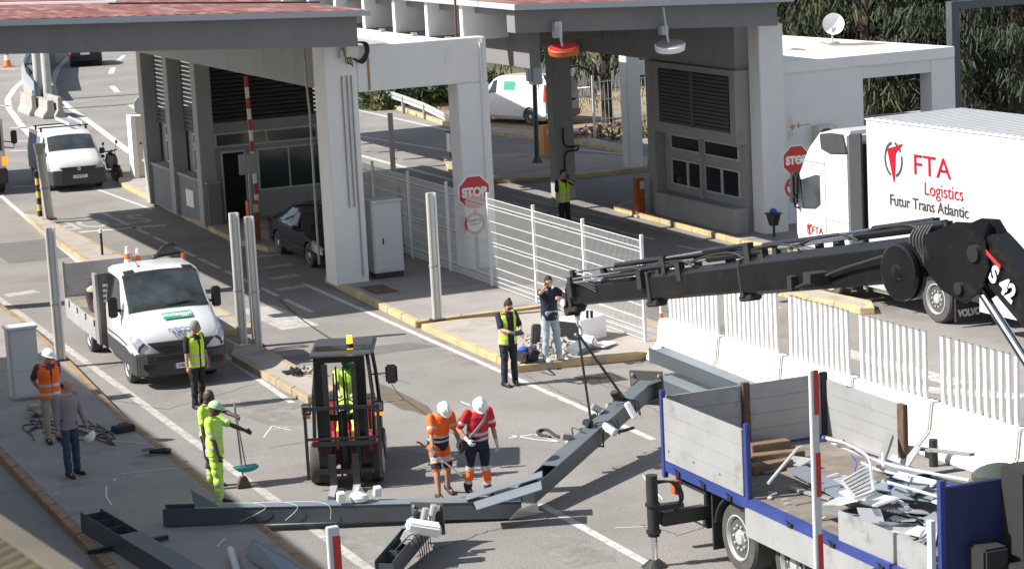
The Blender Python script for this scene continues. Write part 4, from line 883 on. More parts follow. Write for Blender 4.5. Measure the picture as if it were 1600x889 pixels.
g = MB(); g.hull8([(x*(.72 if z else .5), -.055+.07*z+abs(0), .75+.2*z+(.0)) for y in (0, 1) for z in (0, 1) for x in (-1, 1)] if 0 else [(-.48, -.15, .74), (.48, -.15, .74), (-.42, .1, .74), (.42, .1, .74), (-.74, -.07, .95), (.74, -.07, .95), (-.66, .1, .95), (.66, .1, .95)]); gr = g.build('grille', K['blackmat'], t)
for k in range(4): g = MB(); z = .79+.038*k; g.box(-.46-.055*k, .46+.055*k, -.145+.016*k, -.1, z, z+.01); g.build('grille_bar', K['vgrey'], gr)
p = S.P(1.8, 8); p2 = S.P(2.5, 8); M4 = frame(p.lerp(p2, .12)+Vector((0, -.02, .035)), (1, 0, 0), p2-p)
text('lettering', 'IVECO', .15, K['txtchrome'], t, M4 @ Matrix.Translation((.02, -.06, 0)), bold=.006, sx=1.15)
M4 = frame(S.P(3.4, 8)+Vector((.1, 0, .024)), (1, .0, 0), S.P(4, 8)-S.P(3, 8))
g = MB(); g.T = M4; g.obox((0, 0, .002), (.64, .24, .006), (0, 0, .03)); stk = g.build('sticker', K['green'], t); text('lettering', 'conacon', .185, K['swhite'], stk, M4 @ Matrix.Translation((0, .03, .007)), bold=.006); text('lettering', 'sando', .07, K['swhite'], stk, M4 @ Matrix.Translation((.16, -.065, .007)))
plate(t, frame((0.03, -.20, .47), (1, 0, 0), (0, 0, 1)), '3106', align='LEFT', dx=-.18)
for x in (-.86, .86): wheel(t, (x, .98, .35), .35, .24, -1 if x < 0 else 1); wheel(t, (x, 4.75, .35), .35, .26, -1 if x < 0 else 1)
g = MB(); g.tube([(-.35, 1.9, 2.2), (-.5, 1.95, 2.5)], .006); g.cyl((-.35, 1.9, 2.18), (-.35, 1.9, 2.23), .03); g.build('aerial', K['blackmat'], t)
g = MB(); g.box(-.42, .42, 2.75, 6.4, .45, .65); g.build('chassis', K['blackmat'], t)
g = MB(); g.box(-1.08, 1.08, 2.9, 6.6, .86, .95); bed = g.build('bed_floor', K['floorw'], t)
g = MB(); g.box(-1.1, 1.1, 2.82, 2.9, .50, 2.0); hb = g.build('headboard', mat('dark_board', (.10, .10, .105), .5, var=.1), t, bevel=.01); g = MB(); g.box(-1.16, -1.1, 2.8, 3.1, .5, 2.0); g.build('corner_guard', K['steel'], hb)
for k in range(4): g = MB(); g.cyl((-1.0, 2.81, 1.75-.11*k), (-.86, 2.81, 1.75-.11*k), .035); g.build('lamp_row', K['galv'], hb)
for s_ in (-1, 1):
    g = MB(); g.box(s_*1.08, s_*1.12, 2.92, 6.58, .5, .93) if s_ < 0 else g.box(1.08, 1.12, 2.92, 6.58, .95, 1.35); sb = g.build('side_board', K['alu'], t, bevel=.006)
    for y in (3.4, 4.3, 5.2, 6.1): g = MB(); g.box(s_*1.12, s_*1.135, y-.04, y+.04, .8 if s_ < 0 else .95, .93 if s_ < 0 else 1.05); g.build('hinge', K['darkmetal'], sb)
g = MB(); g.box(-1.1, 1.1, 6.6, 6.64, .95, 1.7); g.build('tailboard', K['alu'], t, bevel=.006)
g = MB(); g.box(-1.12, -1.06, 6.58, 6.66, .6, 1.75); g.build('corner_post', K['steel'], t)
g = MB(); g.box(-1.0, 1.0, 6.55, 6.7, .45, .6); g.build('rear_bar', K['blackmat'], t)
g = MB(); g.tube([(.2, 2.95, 2.1), (.5, 2.95, 2.42), (.75, 3.0, 2.45)], .04); g.tube([(.3, 3.1, 2.2), (.9, 3.1, 2.25)], .05); g.build('folding_crane', K['darkmetal'], t)
g = MB(); g.cyl((.92, 2.86, 2.1), (.92, 2.86, 2.24), .05); g.build('beacon', K['orange'], t)
TL = TH[t.name]
t = thing('rubber_bucket', 'grey rubber bucket with rags standing on the dropside lorry bed', 'bucket', TL @ Vector((-.72, 4.5, .96)))
g = MB(); g.lathe((0, 0, 0), (0, 0, 1), [(0, .2), (.4, .27), (.42, .28), (.42, .25)], 18); g.build('bucket_body', K['vgrey'], t, smooth=True); g = MB(); g.ball((0, 0, .42), .24, (1, 1, .5), 9); g.build('rags', mat('rags', (.35, .3, .22), .9, var=.5, vs=9, bump=1, bs=9), t, smooth=True)
t = thing('fuel_can', 'red fuel can on the dropside lorry bed', 'fuel can', TL @ Vector((-.84, 3.75, .96)))
g = MB(); g.box(-.1, .1, -.15, .15, 0, .38); g.build('can_body', mat('can_red', (.55, .05, .03), .45), t, bevel=.03); g = MB(); g.cyl((0, -.08, .38), (0, -.08, .44), .03); g.build('cap', K['blackmat'], t)
t = thing('tool_bag', 'dark tool bag beside the red fuel can on the lorry bed', 'bag', TL @ Vector((-.82, 4.05, .96))); g = MB(); g.obox((0, 0, .12), (.3, .25, .22), (.1, .1, .3)); g.build('bag_body', K['bag'], t, bevel=.05); g = MB(); g.tube([(-.1, 0, .22), (0, 0, .34), (.1, 0, .22)], .012, sub=4); g.build('handle', K['blackmat'], t)
t = thing('black_crate', 'black crate in the middle of the dropside lorry bed', 'crate', TL @ Vector((-.45, 5.3, .96))); g = MB(); g.box(-.25, .25, -.2, .2, 0, .5); g.build('crate_body', K['blackmat'], t, bevel=.02); g = MB(); g.box(-.27, .27, -.22, .22, .5, .53); g.build('rim', K['vgrey'], t)
cone(TL @ Vector((-.32, 2.95, 1.85)), 'left of two orange cones behind the dropside lorry cab', .9); cone(TL @ Vector((-.1, 2.95, 1.82)), 'right of two orange cones behind the dropside lorry cab', .85)
bpy.data.objects['dropside_lorry'].scale = (.93, 1, 1)
# ---------------------------------------------------------------- small white van facing the camera
def car(name, label, loc, rz, st, paint, wr, axles, ws, side, lamps, extra=None, cat='car', wheels=.2):
    t = thing(name, label, cat, loc, rz); S = Shell(st); b = S.body().build('body', paint, t, smooth=True, angle=28); W_ = max(q[1] for q in st)
    arches(t, b, [(s_, y) for y in axles for s_ in (-1, 1)], wr, W_)
    for s_ in (-1, 1):
        for y in axles: wheel(t, (s_*(W_-wheels/2-.02), y, wr), wr, wheels, s_)
        for (u0, u1, u0b, u1b) in side: g = MB(); S.patch(g, u0, u1, s_*4.12, s_*4.9, .008, 5, 3, u0b, u1b); g.build('side_window', K['glass'], t, smooth=True)
        for (u0, u1, v0, v1, m_, nm) in lamps: g = MB(); S.patch(g, u0, u1, s_*v0, s_*v1, .01, 4, 3); g.build(nm, m_, t, smooth=True)
    for k, (u0, u1) in enumerate(ws): g = MB(); S.patch(g, u0, u1, 5.5, 10.5, .009, 6, 16); g.build('windscreen' if k == 0 else 'rear_window', K['screen'], t, smooth=True)
    return t, S
VAN = [(-.03, .70, .3, .58, .60, .74, .02), (.06, .87, .24, .7, .74, .9, .03), (.25, .92, .2, .88, .80, 1.04, .03), (.72, .92, .2, 1.04, .83, 1.18, .03), (.84, .92, .2, 1.08, .84, 1.24, .02),
       (1.42, .92, .2, 1.14, .78, 1.76, .04), (1.7, .92, .2, 1.14, .78, 1.86, .02), (4.25, .92, .2, 1.14, .80, 1.88, .02), (4.45, .9, .28, 1.1, .78, 1.82, .02)]
t, S = car('delivery_van', 'small white van with roof bars and ladder beside the black scooter', (17.42, 79.3, 0), R(-2), VAN, K['vwhite'], .33, (.85, 3.6), [(4.1, 4.95)], [(4.5, 5.9, 5.05, 5.9)], [(1.1, 2.5, 3.3, 4.3, K['lens'], 'headlamp')], cat='van')
g = MB(); g.prism([(x, y, .22) for x, y in ((-.95, .55), (-.95, .2), (-.86, -.04), (-.6, -.11), (.6, -.11), (.86, -.04), (.95, .2), (.95, .55), (.7, .5), (.7, .15), (-.7, .15), (-.7, .5))], .50); g.build('bumper', K['vgrey'], t, bevel=.03)
g = MB(); g.hull8([(-.5, -.1, .70), (.5, -.1, .70), (-.5, .1, .70), (.5, .1, .70), (-.62, -.06, .82), (.62, -.06, .82), (-.62, .1, .8), (.62, .1, .8)]); g.build('grille', K['blackmat'], t)
g = MB(); g.lathe((0, -.1, .76), (0, -1, 0), [(0, .06), (.01, .06), (.012, .05)], 16); em = g.build('badge', K['chrome'], t); text('emblem', 'W', .07, K['blackmat'], em, frame((0, -.115, .75), (1, 0, 0), (0, 0, 1)))
plate(t, frame((0, -.12, .5), (1, 0, 0), (0, 0, 1)), '1749 MCX')
for s_ in (-1, 1): mirror_part(t, (s_*.93, 1.2, 1.15), s_, K['blackmat'], (.18, .1, .2))
g = MB(); S.patch(g, 6.2, 7.9, -4.8, -2.5, .008, 4, 3); g.build('side_graphic', mat('graphic_blue', (.12, .16, .28), .5), t)
for y in (2.2, 3.2): g = MB(); g.box(-.85, .85, y-.03, y+.03, 1.96, 2.0); g.box(-.8, -.74, y-.03, y+.03, 1.84, 1.96); g.box(.74, .8, y-.03, y+.03, 1.84, 1.96); g.build('roof_bar', K['blackmat'], t)
ld = thing('ladder', 'folded aluminium ladder on the roof bars of the small white van', 'ladder', TH[t.name] @ Vector((.4, 1.9, 2.01)), R(-2)); 
for x in (-.22, .22): g = MB(); g.box(x-.03, x+.03, 0, 2.6, 0, .09); g.build('rail', K['alub'], ld)
for k in range(9): g = MB(); g.cyl((-.2, .15+k*.28, .045), (.2, .15+k*.28, .045), .02, n=8); g.build('rung', K['alub'], ld)
# black sedan
SED = [(-.02, .62, .3, .5, .55, .6, .01), (.08, .80, .22, .56, .68, .66, .02), (.3, .88, .18, .64, .74, .76, .03), (1.1, .9, .18, .83, .74, .93, .03), (1.3, .9, .18, .88, .72, .97, .02),
       (2.05, .9, .18, .92, .58, 1.38, .04), (2.4, .9, .18, .93, .57, 1.43, .02), (3.1, .9, .18, .95, .56, 1.41, .02), (3.95, .9, .18, .96, .66, 1.07, .02), (4.5, .86, .24, .92, .66, 1.02, .02), (4.68, .74, .34, .8, .6, .9, .01)]
navy = mat('navy_car', (.008, .010, .022), .18, coat=.7)
t, S = car('saloon_car', 'dark navy saloon car parked in shade behind the front left column', (19.62, 57.9, 0), R(0), SED, navy, .32, (.95, 3.62), [(4.1, 4.95), (7.15, 7.95)], [(4.6, 5.95, 5.1, 5.95), (6.05, 7.6, 6.05, 7.3)], [(.9, 2.4, 3.2, 4.4, K['lens'], 'headlamp')])
plate(t, frame((0, -.03, .42), (1, 0, 0), (0, 0, 1)), '', blue=False)
for s_ in (-1, 1): mirror_part(t, (s_*.9, 1.5, .98), s_, navy, (.16, .1, .13))
g = MB(); g.box(-.55, .55, -.045, -.01, .5, .6); g.build('grille', K['blackmat'], t)
for s_ in (-1, 1): g = MB(); S.patch(g, 2.2, 8.5, s_*2.6, s_*2.8, .012, 8, 1); g.build('door_trim', K['blackmat'], t)
# far black car driving away (rear towards the camera)
t, S = car('hatchback_car', 'small black car driving away up the road at the top left', (31.4, 138.3, 0), R(166), SED[:8]+[(4.0, .88, .3, .9, .68, 1.1, .02), (4.1, .8, .34, .8, .62, .9, .01)], K['black'], .32, (.95, 3.4), [(4.1, 4.95), (7.1, 7.9)], [(4.6, 5.95, 5.1, 5.95)], [(8.0, 8.9, 3.4, 4.4, K['redlens'], 'tail_lamp')])
plate(t, frame((0, 4.12, .75), (-1, 0, 0), (0, 0, 1)), '', size=(.52, .12), blue=False)
# white van far right, rear towards the camera
t, S = car('parked_van', 'white panel van parked on the verge behind the orange barrier box', (36.2, 89.2, 0), R(200), VAN, K['vwhite'], .34, (.85, 3.55), [(4.1, 4.95)], [(4.5, 5.9, 5.05, 5.9)], [(7.5, 8.0, 3.6, 4.7, K['redlens'], 'tail_lamp')], cat='van')
g = MB(); g.box(-.72, .72, 4.46, 4.475, 1.15, 1.62); g.build('rear_window', mat('foil_window', (.5, .5, .52), .3), t); g = MB(); g.box(-.88, .88, 4.44, 4.56, .3, .55); g.build('rear_bumper', K['steel'], t, bevel=.03)
g = MB(); g.box(-.7, .7, 4.465, 4.49, .88, .96); g.build('door_strip', K['blackmat'], t); plate(t, frame((0, 4.5, .78), (-1, 0, 0), (0, 0, 1)), '', blue=False)
g = MB(); S.patch(g, 6.15, 6.4, 4.3, 4.8, .01, 2, 2); g.build('sticker', K['green'], t)
# white lorry cut by the left edge
t = thing('box_lorry', 'white lorry cut by the left edge with long mirror arm and orange indicator', 'lorry', (14.0, 80.5, 0)); b0 = TH[t.name].translation
e = GY(9, 250, 80.5).x-b0.x
g = MB(); g.box(e-2.1, e, 0, 1.9, .45, 2.55); g.build('cab', K['vwhite'], t, bevel=.06); g = MB(); g.box(e-2.25, e+.02, 2.0, 7, .9, 3.2); g.build('box_body', K['vwhite'], t, bevel=.02)
g = MB(); g.box(e-2.1, e+.02, -.1, .35, .35, .85); g.build('bumper', K['vgrey'], t, bevel=.03); g = MB(); g.box(e-.12, e+.03, -.12, 0, .95, 1.25); g.build('indicator', K['amber'], t)
g = MB(); g.box(e-2.0, e-.1, -.02, .0, 1.45, 2.35); g.build('windscreen', K['screen'], t); g = MB(); g.box(e-.002, e+.01, .3, 1.3, 1.5, 2.3); g.build('side_window', K['glass'], t); g = MB(); g.box(e-.005, e+.02, 1.9, 2.0, .9, 3.2); g.build('seam', K['blackmat'], t)
for x in (e-.15, e-1.95):
    wheel(t, (x, .7, .42), .42, .28, 1 if x > e-1 else -1); wheel(t, (x, 5.2, .42), .42, .28, 1 if x > e-1 else -1)
g = MB(); g.tube([(e, .05, 1.55), (e+.3, -.05, 1.5), (e+.32, -.05, 1.7)], .02); g.tube([(e, .05, 1.75), (e+.3, -.05, 1.7)], .02); g.build('mirror_arm', K['blackmat'], t); g = MB(); g.box(e+.22, e+.42, -.12, -.02, 1.65, 2.1); g.build('mirror', K['blackmat'], t, bevel=.03)
# scooter
t = thing('motor_scooter', 'black motor scooter parked beside the small white van', 'scooter', G(191, 284), R(28))
wheel(t, (.0, .25, .27), .27, .1, -1, spokes=5); wheel(t, (0, 1.5, .27), .27, .12, -1, spokes=5)
g = MB(); g.tube([(0, .28, .3), (0, .42, .75), (0, .5, 1.0)], [.05, .05, .04]); g.tube([(-.32, .52, 1.05), (0, .5, 1.02), (.32, .52, 1.05)], .025); g.build('steering', K['blackmat'], t)
g = MB(); g.skin([[Vector((x*.22, .3+.08*abs(x), .45)) for x in (-1, -.5, 0, .5, 1)]+[Vector((x*.22, .5, .45)) for x in (1, -1)], [Vector((x*.26, .36+.08*abs(x), .75)) for x in (-1, -.5, 0, .5, 1)]+[Vector((x*.26, .52, .75)) for x in (1, -1)], [Vector((x*.16, .4+.05*abs(x), .98)) for x in (-1, -.5, 0, .5, 1)]+[Vector((x*.16, .52, .98)) for x in (1, -1)]]); g.build('front_shield', K['black'], t, bevel=.01)
g = MB(); g.ball((0, .42, .98), .13, (1.1, .9, .8)); g.build('headlamp_cowl', K['black'], t, smooth=True); g = MB(); g.ball((0, .33, .99), .07, (1.2, .6, .8)); g.build('headlamp', K['lens'], t, smooth=True)
g = MB(); g.skin([[Vector((x, .95+0*z, z)) for x, z in ((-.12, .35), (.12, .35), (.14, .72), (-.14, .72))], [Vector((x, 1.4, z)) for x, z in ((-.17, .4), (.17, .4), (.15, .8), (-.15, .8))], [Vector((x, 1.8, z)) for x, z in ((-.1, .6), (.1, .6), (.09, .82), (-.09, .82))]]); g.build('body', K['black'], t, bevel=.03)
g = MB(); g.box(-.15, .15, .9, 1.6, .78, .88); g.build('saddle', K['blackmat'], t, bevel=.04); g = MB(); g.box(-.13, .13, .5, .95, .3, .36); g.build('footboard', K['vgrey'], t)
g = MB(); g.box(-.2, .2, 1.6, 1.95, .88, 1.25); g.build('top_box', K['vgrey'], t, bevel=.07)
g = MB(); g.ball((0, .22, .52), .15, (.5, 1.3, .45)); g.build('mudguard', K['black'], t, smooth=True)
for s_ in (-1, 1): g = MB(); g.tube([(s_*.25, .52, 1.06), (s_*.3, .5, 1.28)], .01); g.ball((s_*.3, .49, 1.32), .06, (1, .4, 1)); g.build('mirror', K['blackmat'], t)

# ---------------------------------------------------------------- white articulated lorry on the right
t = thing('articulated_lorry', 'white articulated lorry with red winged trailer lettering standing behind the tube barriers', 'lorry', (27.0, 48.0, 0), R(3.2))
# local: x=0 is the left flank (towards camera left), +y forward; front of cab at y=0
WT = K['vwhite']
def pr_box(g, x0, x1, y0, y1, z0, z1): g.box(x0, x1, y0, y1, z0, z1)
g = MB()
prof = [(-.12, 1.0), (0.0, 1.35), (.0, 2.0), (-.15, 2.75), (-.55, 3.35), (-1.0, 3.72), (-1.6, 3.85), (-2.3, 3.85), (-2.3, 1.0)]
g.skin([[Vector((x, y, z)) for y, z in prof] for x in (0, 2.5)]); cb = g.build('cab', WT, t, bevel=.1, seg=3)
g = MB(); g.prism([(-.012, y, z) for y, z in ((-.35, 1.95), (-.28, 2.6), (-.95, 2.78), (-1.1, 2.78), (-1.1, 2.12), (-.9, 2.0))], .014, (1, 0, 0)); w_ = g.build('side_window', K['screen'], cb)
g = MB(); g.box(-.008, .0, -1.32, -1.30, 1.2, 3.1); g.box(-.008, 0, -.2, -1.3, 3.05, 3.07); g.box(-.008, 0, -2.2, -1.32, 1.8, 1.815); g.build('panel_gap', K['steel'], cb)
g = MB(); g.prism([(.2, -.02, 2.05), (2.3, -.02, 2.05), (2.2, -.16, 2.75), (.3, -.16, 2.75)], .03, (0, 1, 0)); g.build('windscreen', K['screen'], cb)
g = MB(); g.hull8([(-.06, -.15, 2.05), (.03, -.15, 2.05), (-.06, .12, 2.05), (.03, .12, 2.05), (-.06, -.22, 2.75), (.03, -.22, 2.75), (-.06, .05, 2.75), (.03, .05, 2.75)]); g.build('door_pillar', K['blackmat'], cb, bevel=.02)
mi = MB(); mi.obox((-.12, -.22, 2.5), (.16, .2, .55)); mi.obox((-.12, -.22, 2.15), (.16, .18, .25)); mm = mi.build('mirror', K['blackmat'], t, bevel=.06)
g = MB(); g.tube([(0, -.2, 2.8), (-.1, -.22, 2.8), (-.12, -.22, 1.98), (0, -.2, 1.95)], .03); g.build('mirror_arm', K['blackmat'], mm)
g = MB(); g.box(-.015, 2.5, .0, .12, .35, 1.0); g.build('bumper', WT, t, bevel=.05)
g = MB(); g.prism([(-.03, y, z) for y, z in ((-1.55, 3.3), (-1.2, 3.38), (-1.15, 3.72), (-1.6, 3.78), (-2.1, 3.78), (-2.25, 3.35))], .05, (1, 0, 0)); g.build('roof_side_window', K['vgrey'], cb, bevel=.02)
g = MB(); g.prism([(-.01, y, z) for y, z in ((-2.3, 1.0), (-2.3, 3.8), (-2.75, 3.85), (-2.75, 1.0))], .05, (1, 0, 0)); g.build('side_deflector', K['vgrey'], t)
g = MB(); g.box(.3, 2.2, -2.9, -2.3, 1.0, 3.6); g.build('cab_back', K['blackmat'], t)
def emblem(t, M4, s_, mred, mgrey):
    g = MB(); g.T = M4
    n = 28
    for (a0, a1) in ((30, 80), (100, 250), (285, 375)):
        vs = []; m_ = 10
        for k in range(m_+1):
            a = R(a0+(a1-a0)*k/m_)
            for rr in (1.0, .84): vs.append((math.cos(a)*rr*s_*1.12, math.sin(a)*rr*s_*1.3-s_*.1, .0))
        g.add(vs, [(2*k, 2*k+1, 2*k+3, 2*k+2) for k in range(m_)])
    g.build('emblem_ring', mgrey, t)
    g = MB(); g.T = M4; g.sheet([(-s_*.75, s_*.62, .002), (-s_*.2, s_*.5, .002), (s_*.1, -s_*1.7, .002), (-s_*.02, -s_*1.75, .002)]); g.sheet([(-s_*.2, s_*.5, .002), (s_*.25, s_*.75, .002), (s_*.8, s_*1.05, .002), (s_*1.25, s_*1.1, .002), (s_*.55, s_*.7, .002), (s_*.3, s_*.3, .002), (s_*.1, -s_*1.7, .002)]); g.sheet([(-s_*.75, s_*.62, .0025), (s_*1.25, s_*1.1, .0025), (s_*.2, s_*.3, .0025), (-s_*.3, s_*.2, .0025)]); g.build('emblem_arrow', mred, t)
MX = lambda y, z, x=-.012: frame((x, y, z), (0, -1, 0), (0, 0, 1))
emblem(cb, MX(-.62, 1.52), .1, K['txtred'], K['txtgrey']); text('lettering', 'FTA', .22, K['txtred'], cb, MX(-.95, 1.5), sx=1.2)
# chassis, wheels, tanks
wheel(t, (.2, -1.35, .52), .52, .34, -1, 'truck'); wheel(t, (2.3, -1.35, .52), .52, .34, 1, 'truck')
wheel(t, (.28, -5.25, .52), .52, .34, -1, 'truck'); wheel(t, (2.25, -5.25, .52), .52, .34, 1, 'truck')
g = MB(); g.lathe((.28, -5.25, .52), (-1, 0, 0), [(.05, .30), (.171, .31)], 28)
g = MB(); g.box(.05, .6, -4.4, -2.35, .35, 1.0); tk = g.build('fuel_tank', K['galv'], t, bevel=.12, seg=4)
for y in (-2.8, -3.9): g = MB(); g.box(.035, .62, y-.03, y+.03, .34, 1.01); g.build('tank_strap', K['blackmat'], tk)
g = MB(); g.box(-.0, .5, -2.3, -1.95, .3, 1.0); g.build('mudguard', K['blackmat'], t, bevel=.03)
g = MB(); g.box(-.0, .03, -2.32, -2.27, .55, .65); g.build('side_marker', K['amber'], t); g = MB(); g.box(.02, .05, -4.58, -4.52, .7, .8); g.build('side_marker', K['amber'], t)
g = MB(); g.box(.4, 2.1, -6.6, -.3, .55, .95); g.build('chassis', K['blackmat'], t)
g = MB()
for k in range(10):
    a0 = R(18+14*k); a1 = R(18+14*(k+1)); g.hull8([(x, -5.25+math.cos(a)*rr, .52+math.sin(a)*rr) for a in (a0, a1) for rr in (.6, .64) for x in (.1, .55)])
g.build('mudguard', K['blackmat'], t)
fl = MB(); fl.box(.08, .75, -5.98, -5.93, .12, .62); fp = fl.build('mudflap', K['blackmat'], t)
text('lettering', 'VOLVO', .2, K['cabg'], fp, frame((.42, -5.986, .3), (1, 0, 0), (0, 0, 1)), sx=.85, bold=.012)
g = MB(); g.box(.08, .75, -6.02, -5.93, .66, .82); hz = g.build('hazard_board', K['yellow'], t)
for k in range(3): g = MB(); g.hull8([(.10+.22*k+dx, y, .66+dz) for dz in (0, .16) for y in (-6.026, -6.021) for dx in (0+dz*.6, .11+dz*.6)]); g.build('red_stripe', K['sred'], hz)
g = MB(); g.box(.12, .72, -6.03, -5.93, .85, .97); g.build('number_plate', K['cabg'], t); text('lettering', '25551 A 40', .1, K['sblack'], t, frame((.42, -6.034, .91), (1, 0, 0), (0, 0, 1)), sx=.75)
g = MB(); g.box(.08, .4, -6.05, -5.93, 1.0, 1.14); g.build('tail_lamp', K['redlens'], t, bevel=.01); g = MB(); g.box(.4, .75, -6.04, -5.93, 1.0, 1.13); g.build('tail_lamp', K['lens'], t, bevel=.01)
# trailer
g = MB(); g.box(0, 2.55, -17.0, -2.95, 1.28, 4.18); tr = g.build('trailer', WT, t, bevel=.03)
g = MB()
for k in range(60): y = -3.1-k*.23; g.obox((1.27, y, 4.195), (2.4, .09, .04), (0, 0, 0))
g.build('roof_rib', WT, tr)
g = MB(); g.box(-.01, 2.56, -17, -2.94, 4.17, 4.2); g.build('roof_rail', WT, tr)
g = MB()
for k in range(34): y = -3.4-k*.4; g.box(-.004, 0, y-.004, y+.004, 1.35, 4.1)
g.build('panel_joint', K['cabg'], tr); g = MB(); g.box(-.008, 0, -3.5, -3.25, 3.75, 3.95); g.build('data_plate', K['cabg'], tr)
g = MB(); g.box(-.02, .1, -17, -2.95, 1.2, 1.3); g.build('side_rail', K['cabg'], tr)
g = MB(); g.box(-.0, .05, -12.5, -6.9, .5, 1.15); g.build('side_skirt', WT, tr); g = MB(); g.box(.3, 2.2, -17, -4.5, 1.0, 1.2); g.build('trailer_chassis', K['blackmat'], tr)
for y in (-12.9, -14.2, -15.5): wheel(t, (.25, y, .5), .5, .34, -1, 'truck')
emblem(tr, MX(-3.98, 3.42), .3, K['txtred'], K['txtgrey'])
text('lettering', 'FTA', .62, K['txtred'], tr, MX(-5.35, 3.33), sx=1.25); text('lettering', 'Logistics', .40, K['txtred'], tr, MX(-5.75, 2.86)); text('lettering', 'Futur Trans Atlantic', .34, K['txtgrey'], tr, MX(-5.2, 2.5), sx=1.0, bold=.004)
TFTA = TH[t.name]
# ---------------------------------------------------------------- forklift
t = thing('forklift', 'red and black forklift with cab, amber beacon and lowered forks beside the workers', 'forklift', (12.15, 36.9, 0), R(-23))
BK = K['black']; TF = TH[t.name]
for s_ in (-1, 1): wheel(t, (s_*.48, .35, .33), .33, .24, s_, 'truck'); wheel(t, (s_*.45, 1.95, .26), .26, .2, s_, 'truck')
g = MB(); g.prism([(-.46, y, z) for y, z in ((.1, .35), (.1, .75), (.7, .8), (.8, .55), (1.2, .55), (1.25, 1.05), (2.3, 1.0), (2.4, .5), (2.2, .3))], .92, (1, 0, 0)); g.build('body', K['red'], t, bevel=.03)
g = MB(); g.box(-.5, .5, 1.9, 2.45, .35, 1.05); g.build('counterweight', K['darkmetal'], t, bevel=.1)
for s_ in (-1, 1):
    g = MB(); g.box(s_*.42-.12, s_*.42+.12, -.12, .25, .74, .79); g.build('fender', K['red'], t, bevel=.01)
    g = MB(); g.tube([(s_*.5, .12, .7), (s_*.49, .35, 1.5), (s_*.42, .62, 2.12)], .035); g.tube([(s_*.5, 1.85, 1.0), (s_*.47, 1.7, 1.6), (s_*.42, 1.55, 2.1)], .035); g.tube([(s_*.42, .6, 2.12), (s_*.42, 1.6, 2.12)], .035); g.build('cab_frame', BK, t)
g = MB(); g.hull8([(x*(.5 if z else .54), y, 2.12+z*.07) for z in (0, 1) for y in (.45+.08*z, 1.75-.08*z) for x in (-1, 1)]); rf = g.build('cab_roof', K['vgrey'], t, bevel=.02)
g = MB(); g.hull8([(x*.46, y, 2.10+z) for z in (.094, .1) for y in (.55, .95) for x in (-1, 1)]); g.build('roof_window', K['glass'], rf)
g = MB(); g.cyl((.12, .9, 2.19), (.12, .9, 2.24), .06); bc = g.build('beacon', K['blackmat'], t); g = MB(); g.cyl((.12, .9, 2.24), (.12, .9, 2.37), .05, .045, 16); g.build('amber_lens', mat('beacon_amber', (1, .45, .03), .2, emis=2.0), bc, smooth=True)
g = MB(); g.box(.43, .46, .6, 1.6, 1.05, 2.05); g.box(-.46, -.43, .6, 1.6, 1.05, 2.05)
# mast
for s_ in (-1, 1):
    g = MB(); g.box(s_*.33-.09, s_*.33+.09, -.12, .04, .12, 2.16); g.build('mast_rail', BK, t, bevel=.01)
    g = MB(); g.box(s_*.24-.045, s_*.24+.045, -.2, -.06, .2, 2.1); g.build('inner_rail', K['darkmetal'], t, bevel=.008)
    g = MB(); g.tube([(s_*.06, -.08, .2), (s_*.06, -.08, 2.05)], .018, n=6); g.build('chain', K['darkmetal'], t)
    g = MB(); g.tube([(s_*.13, -.14, .4), (s_*.12, -.16, 1.2), (s_*.1, -.12, 1.95)], .014, n=6); g.build('hydraulic_hose', K['cable'], t)
    g = MB(); g.box(s_*.19-.06, s_*.19+.06, -.30, -.255, .08, .62); g.build('fork_shank', K['darkmetal'], t); g = MB(); g.hull8([(s_*.19+x*(.06 if y == 0 else .05), -.255-.82*y, .06+z*(.05 if y == 0 else .015)) for z in (0, 1) for y in (0, 1) for x in (-1, 1)]); g.build('fork', K['alub'], t)  # bright blade, dark shank: sun and shade put into the two colours
    # lamps and mirror
    g = MB(); g.obox((s_*.60, .1, 1.32), (.15, .1, .18)); hl = g.build('headlamp', K['blackmat'], t, bevel=.01); q = MB(); q.obox((s_*.60, .045, 1.33), (.12, .01, .13)); q.build('lens', K['lens'], hl); q = MB(); q.obox((s_*.60, .05, 1.2), (.13, .06, .05)); q.build('indicator', K['amber'] if s_ > 0 else K['orange'], hl)
    g = MB(); g.tube([(s_*.45, .1, 1.3), (s_*.6, .12, 1.3)], .015); g.build('lamp_bracket', K['blackmat'], t)
for z in (2.12, 1.15): g = MB(); g.box(-.42, .42, -.1, .02, z, z+.1); g.build('mast_crossbar', BK, t)
g = MB(); g.box(-.06, .06, -.06, .02, .3, 1.3); g.build('lift_cylinder', K['darkmetal'], t, bevel=.02)
for z in (.28, .75): g = MB(); g.box(-.5, .5, -.26, -.205, z, z+.09); g.build('carriage_bar', K['darkmetal'], t, bevel=.01)
g = MB()
for s_ in (-1, 1): g.box(s_*.6-.025, s_*.6+.025, -.25, -.21, .2, 1.42)
g.box(-.62, .62, -.25, -.21, 1.36, 1.42); g.box(-.6, .6, -.25, -.21, .86, .9)
for k in range(1, 6): x = -.6+1.2*k/6; g.box(x-.008, x+.008, -.24, -.22, .88, 1.38)
g.build('load_guard', K['darkmetal'], t)
g = MB(); g.tube([(.47, .6, 1.75), (.78, .45, 1.8)], .015); ma = g.build('mirror_arm', K['blackmat'], t); g = MB(); g.obox((.82, .42, 1.78), (.2, .06, .32)); g.build('mirror', K['blackmat'], t, bevel=.03)
g = MB(); g.box(-.25, .25, 1.15, 1.6, 1.05, 1.12); g.hull8([(x*.25, 1.55+.1*z+.1*y, 1.1+.5*z) for z in (0, 1) for y in (0, 1) for x in (-1, 1)]); g.build('seat', K['blackmat'], t, bevel=.03)
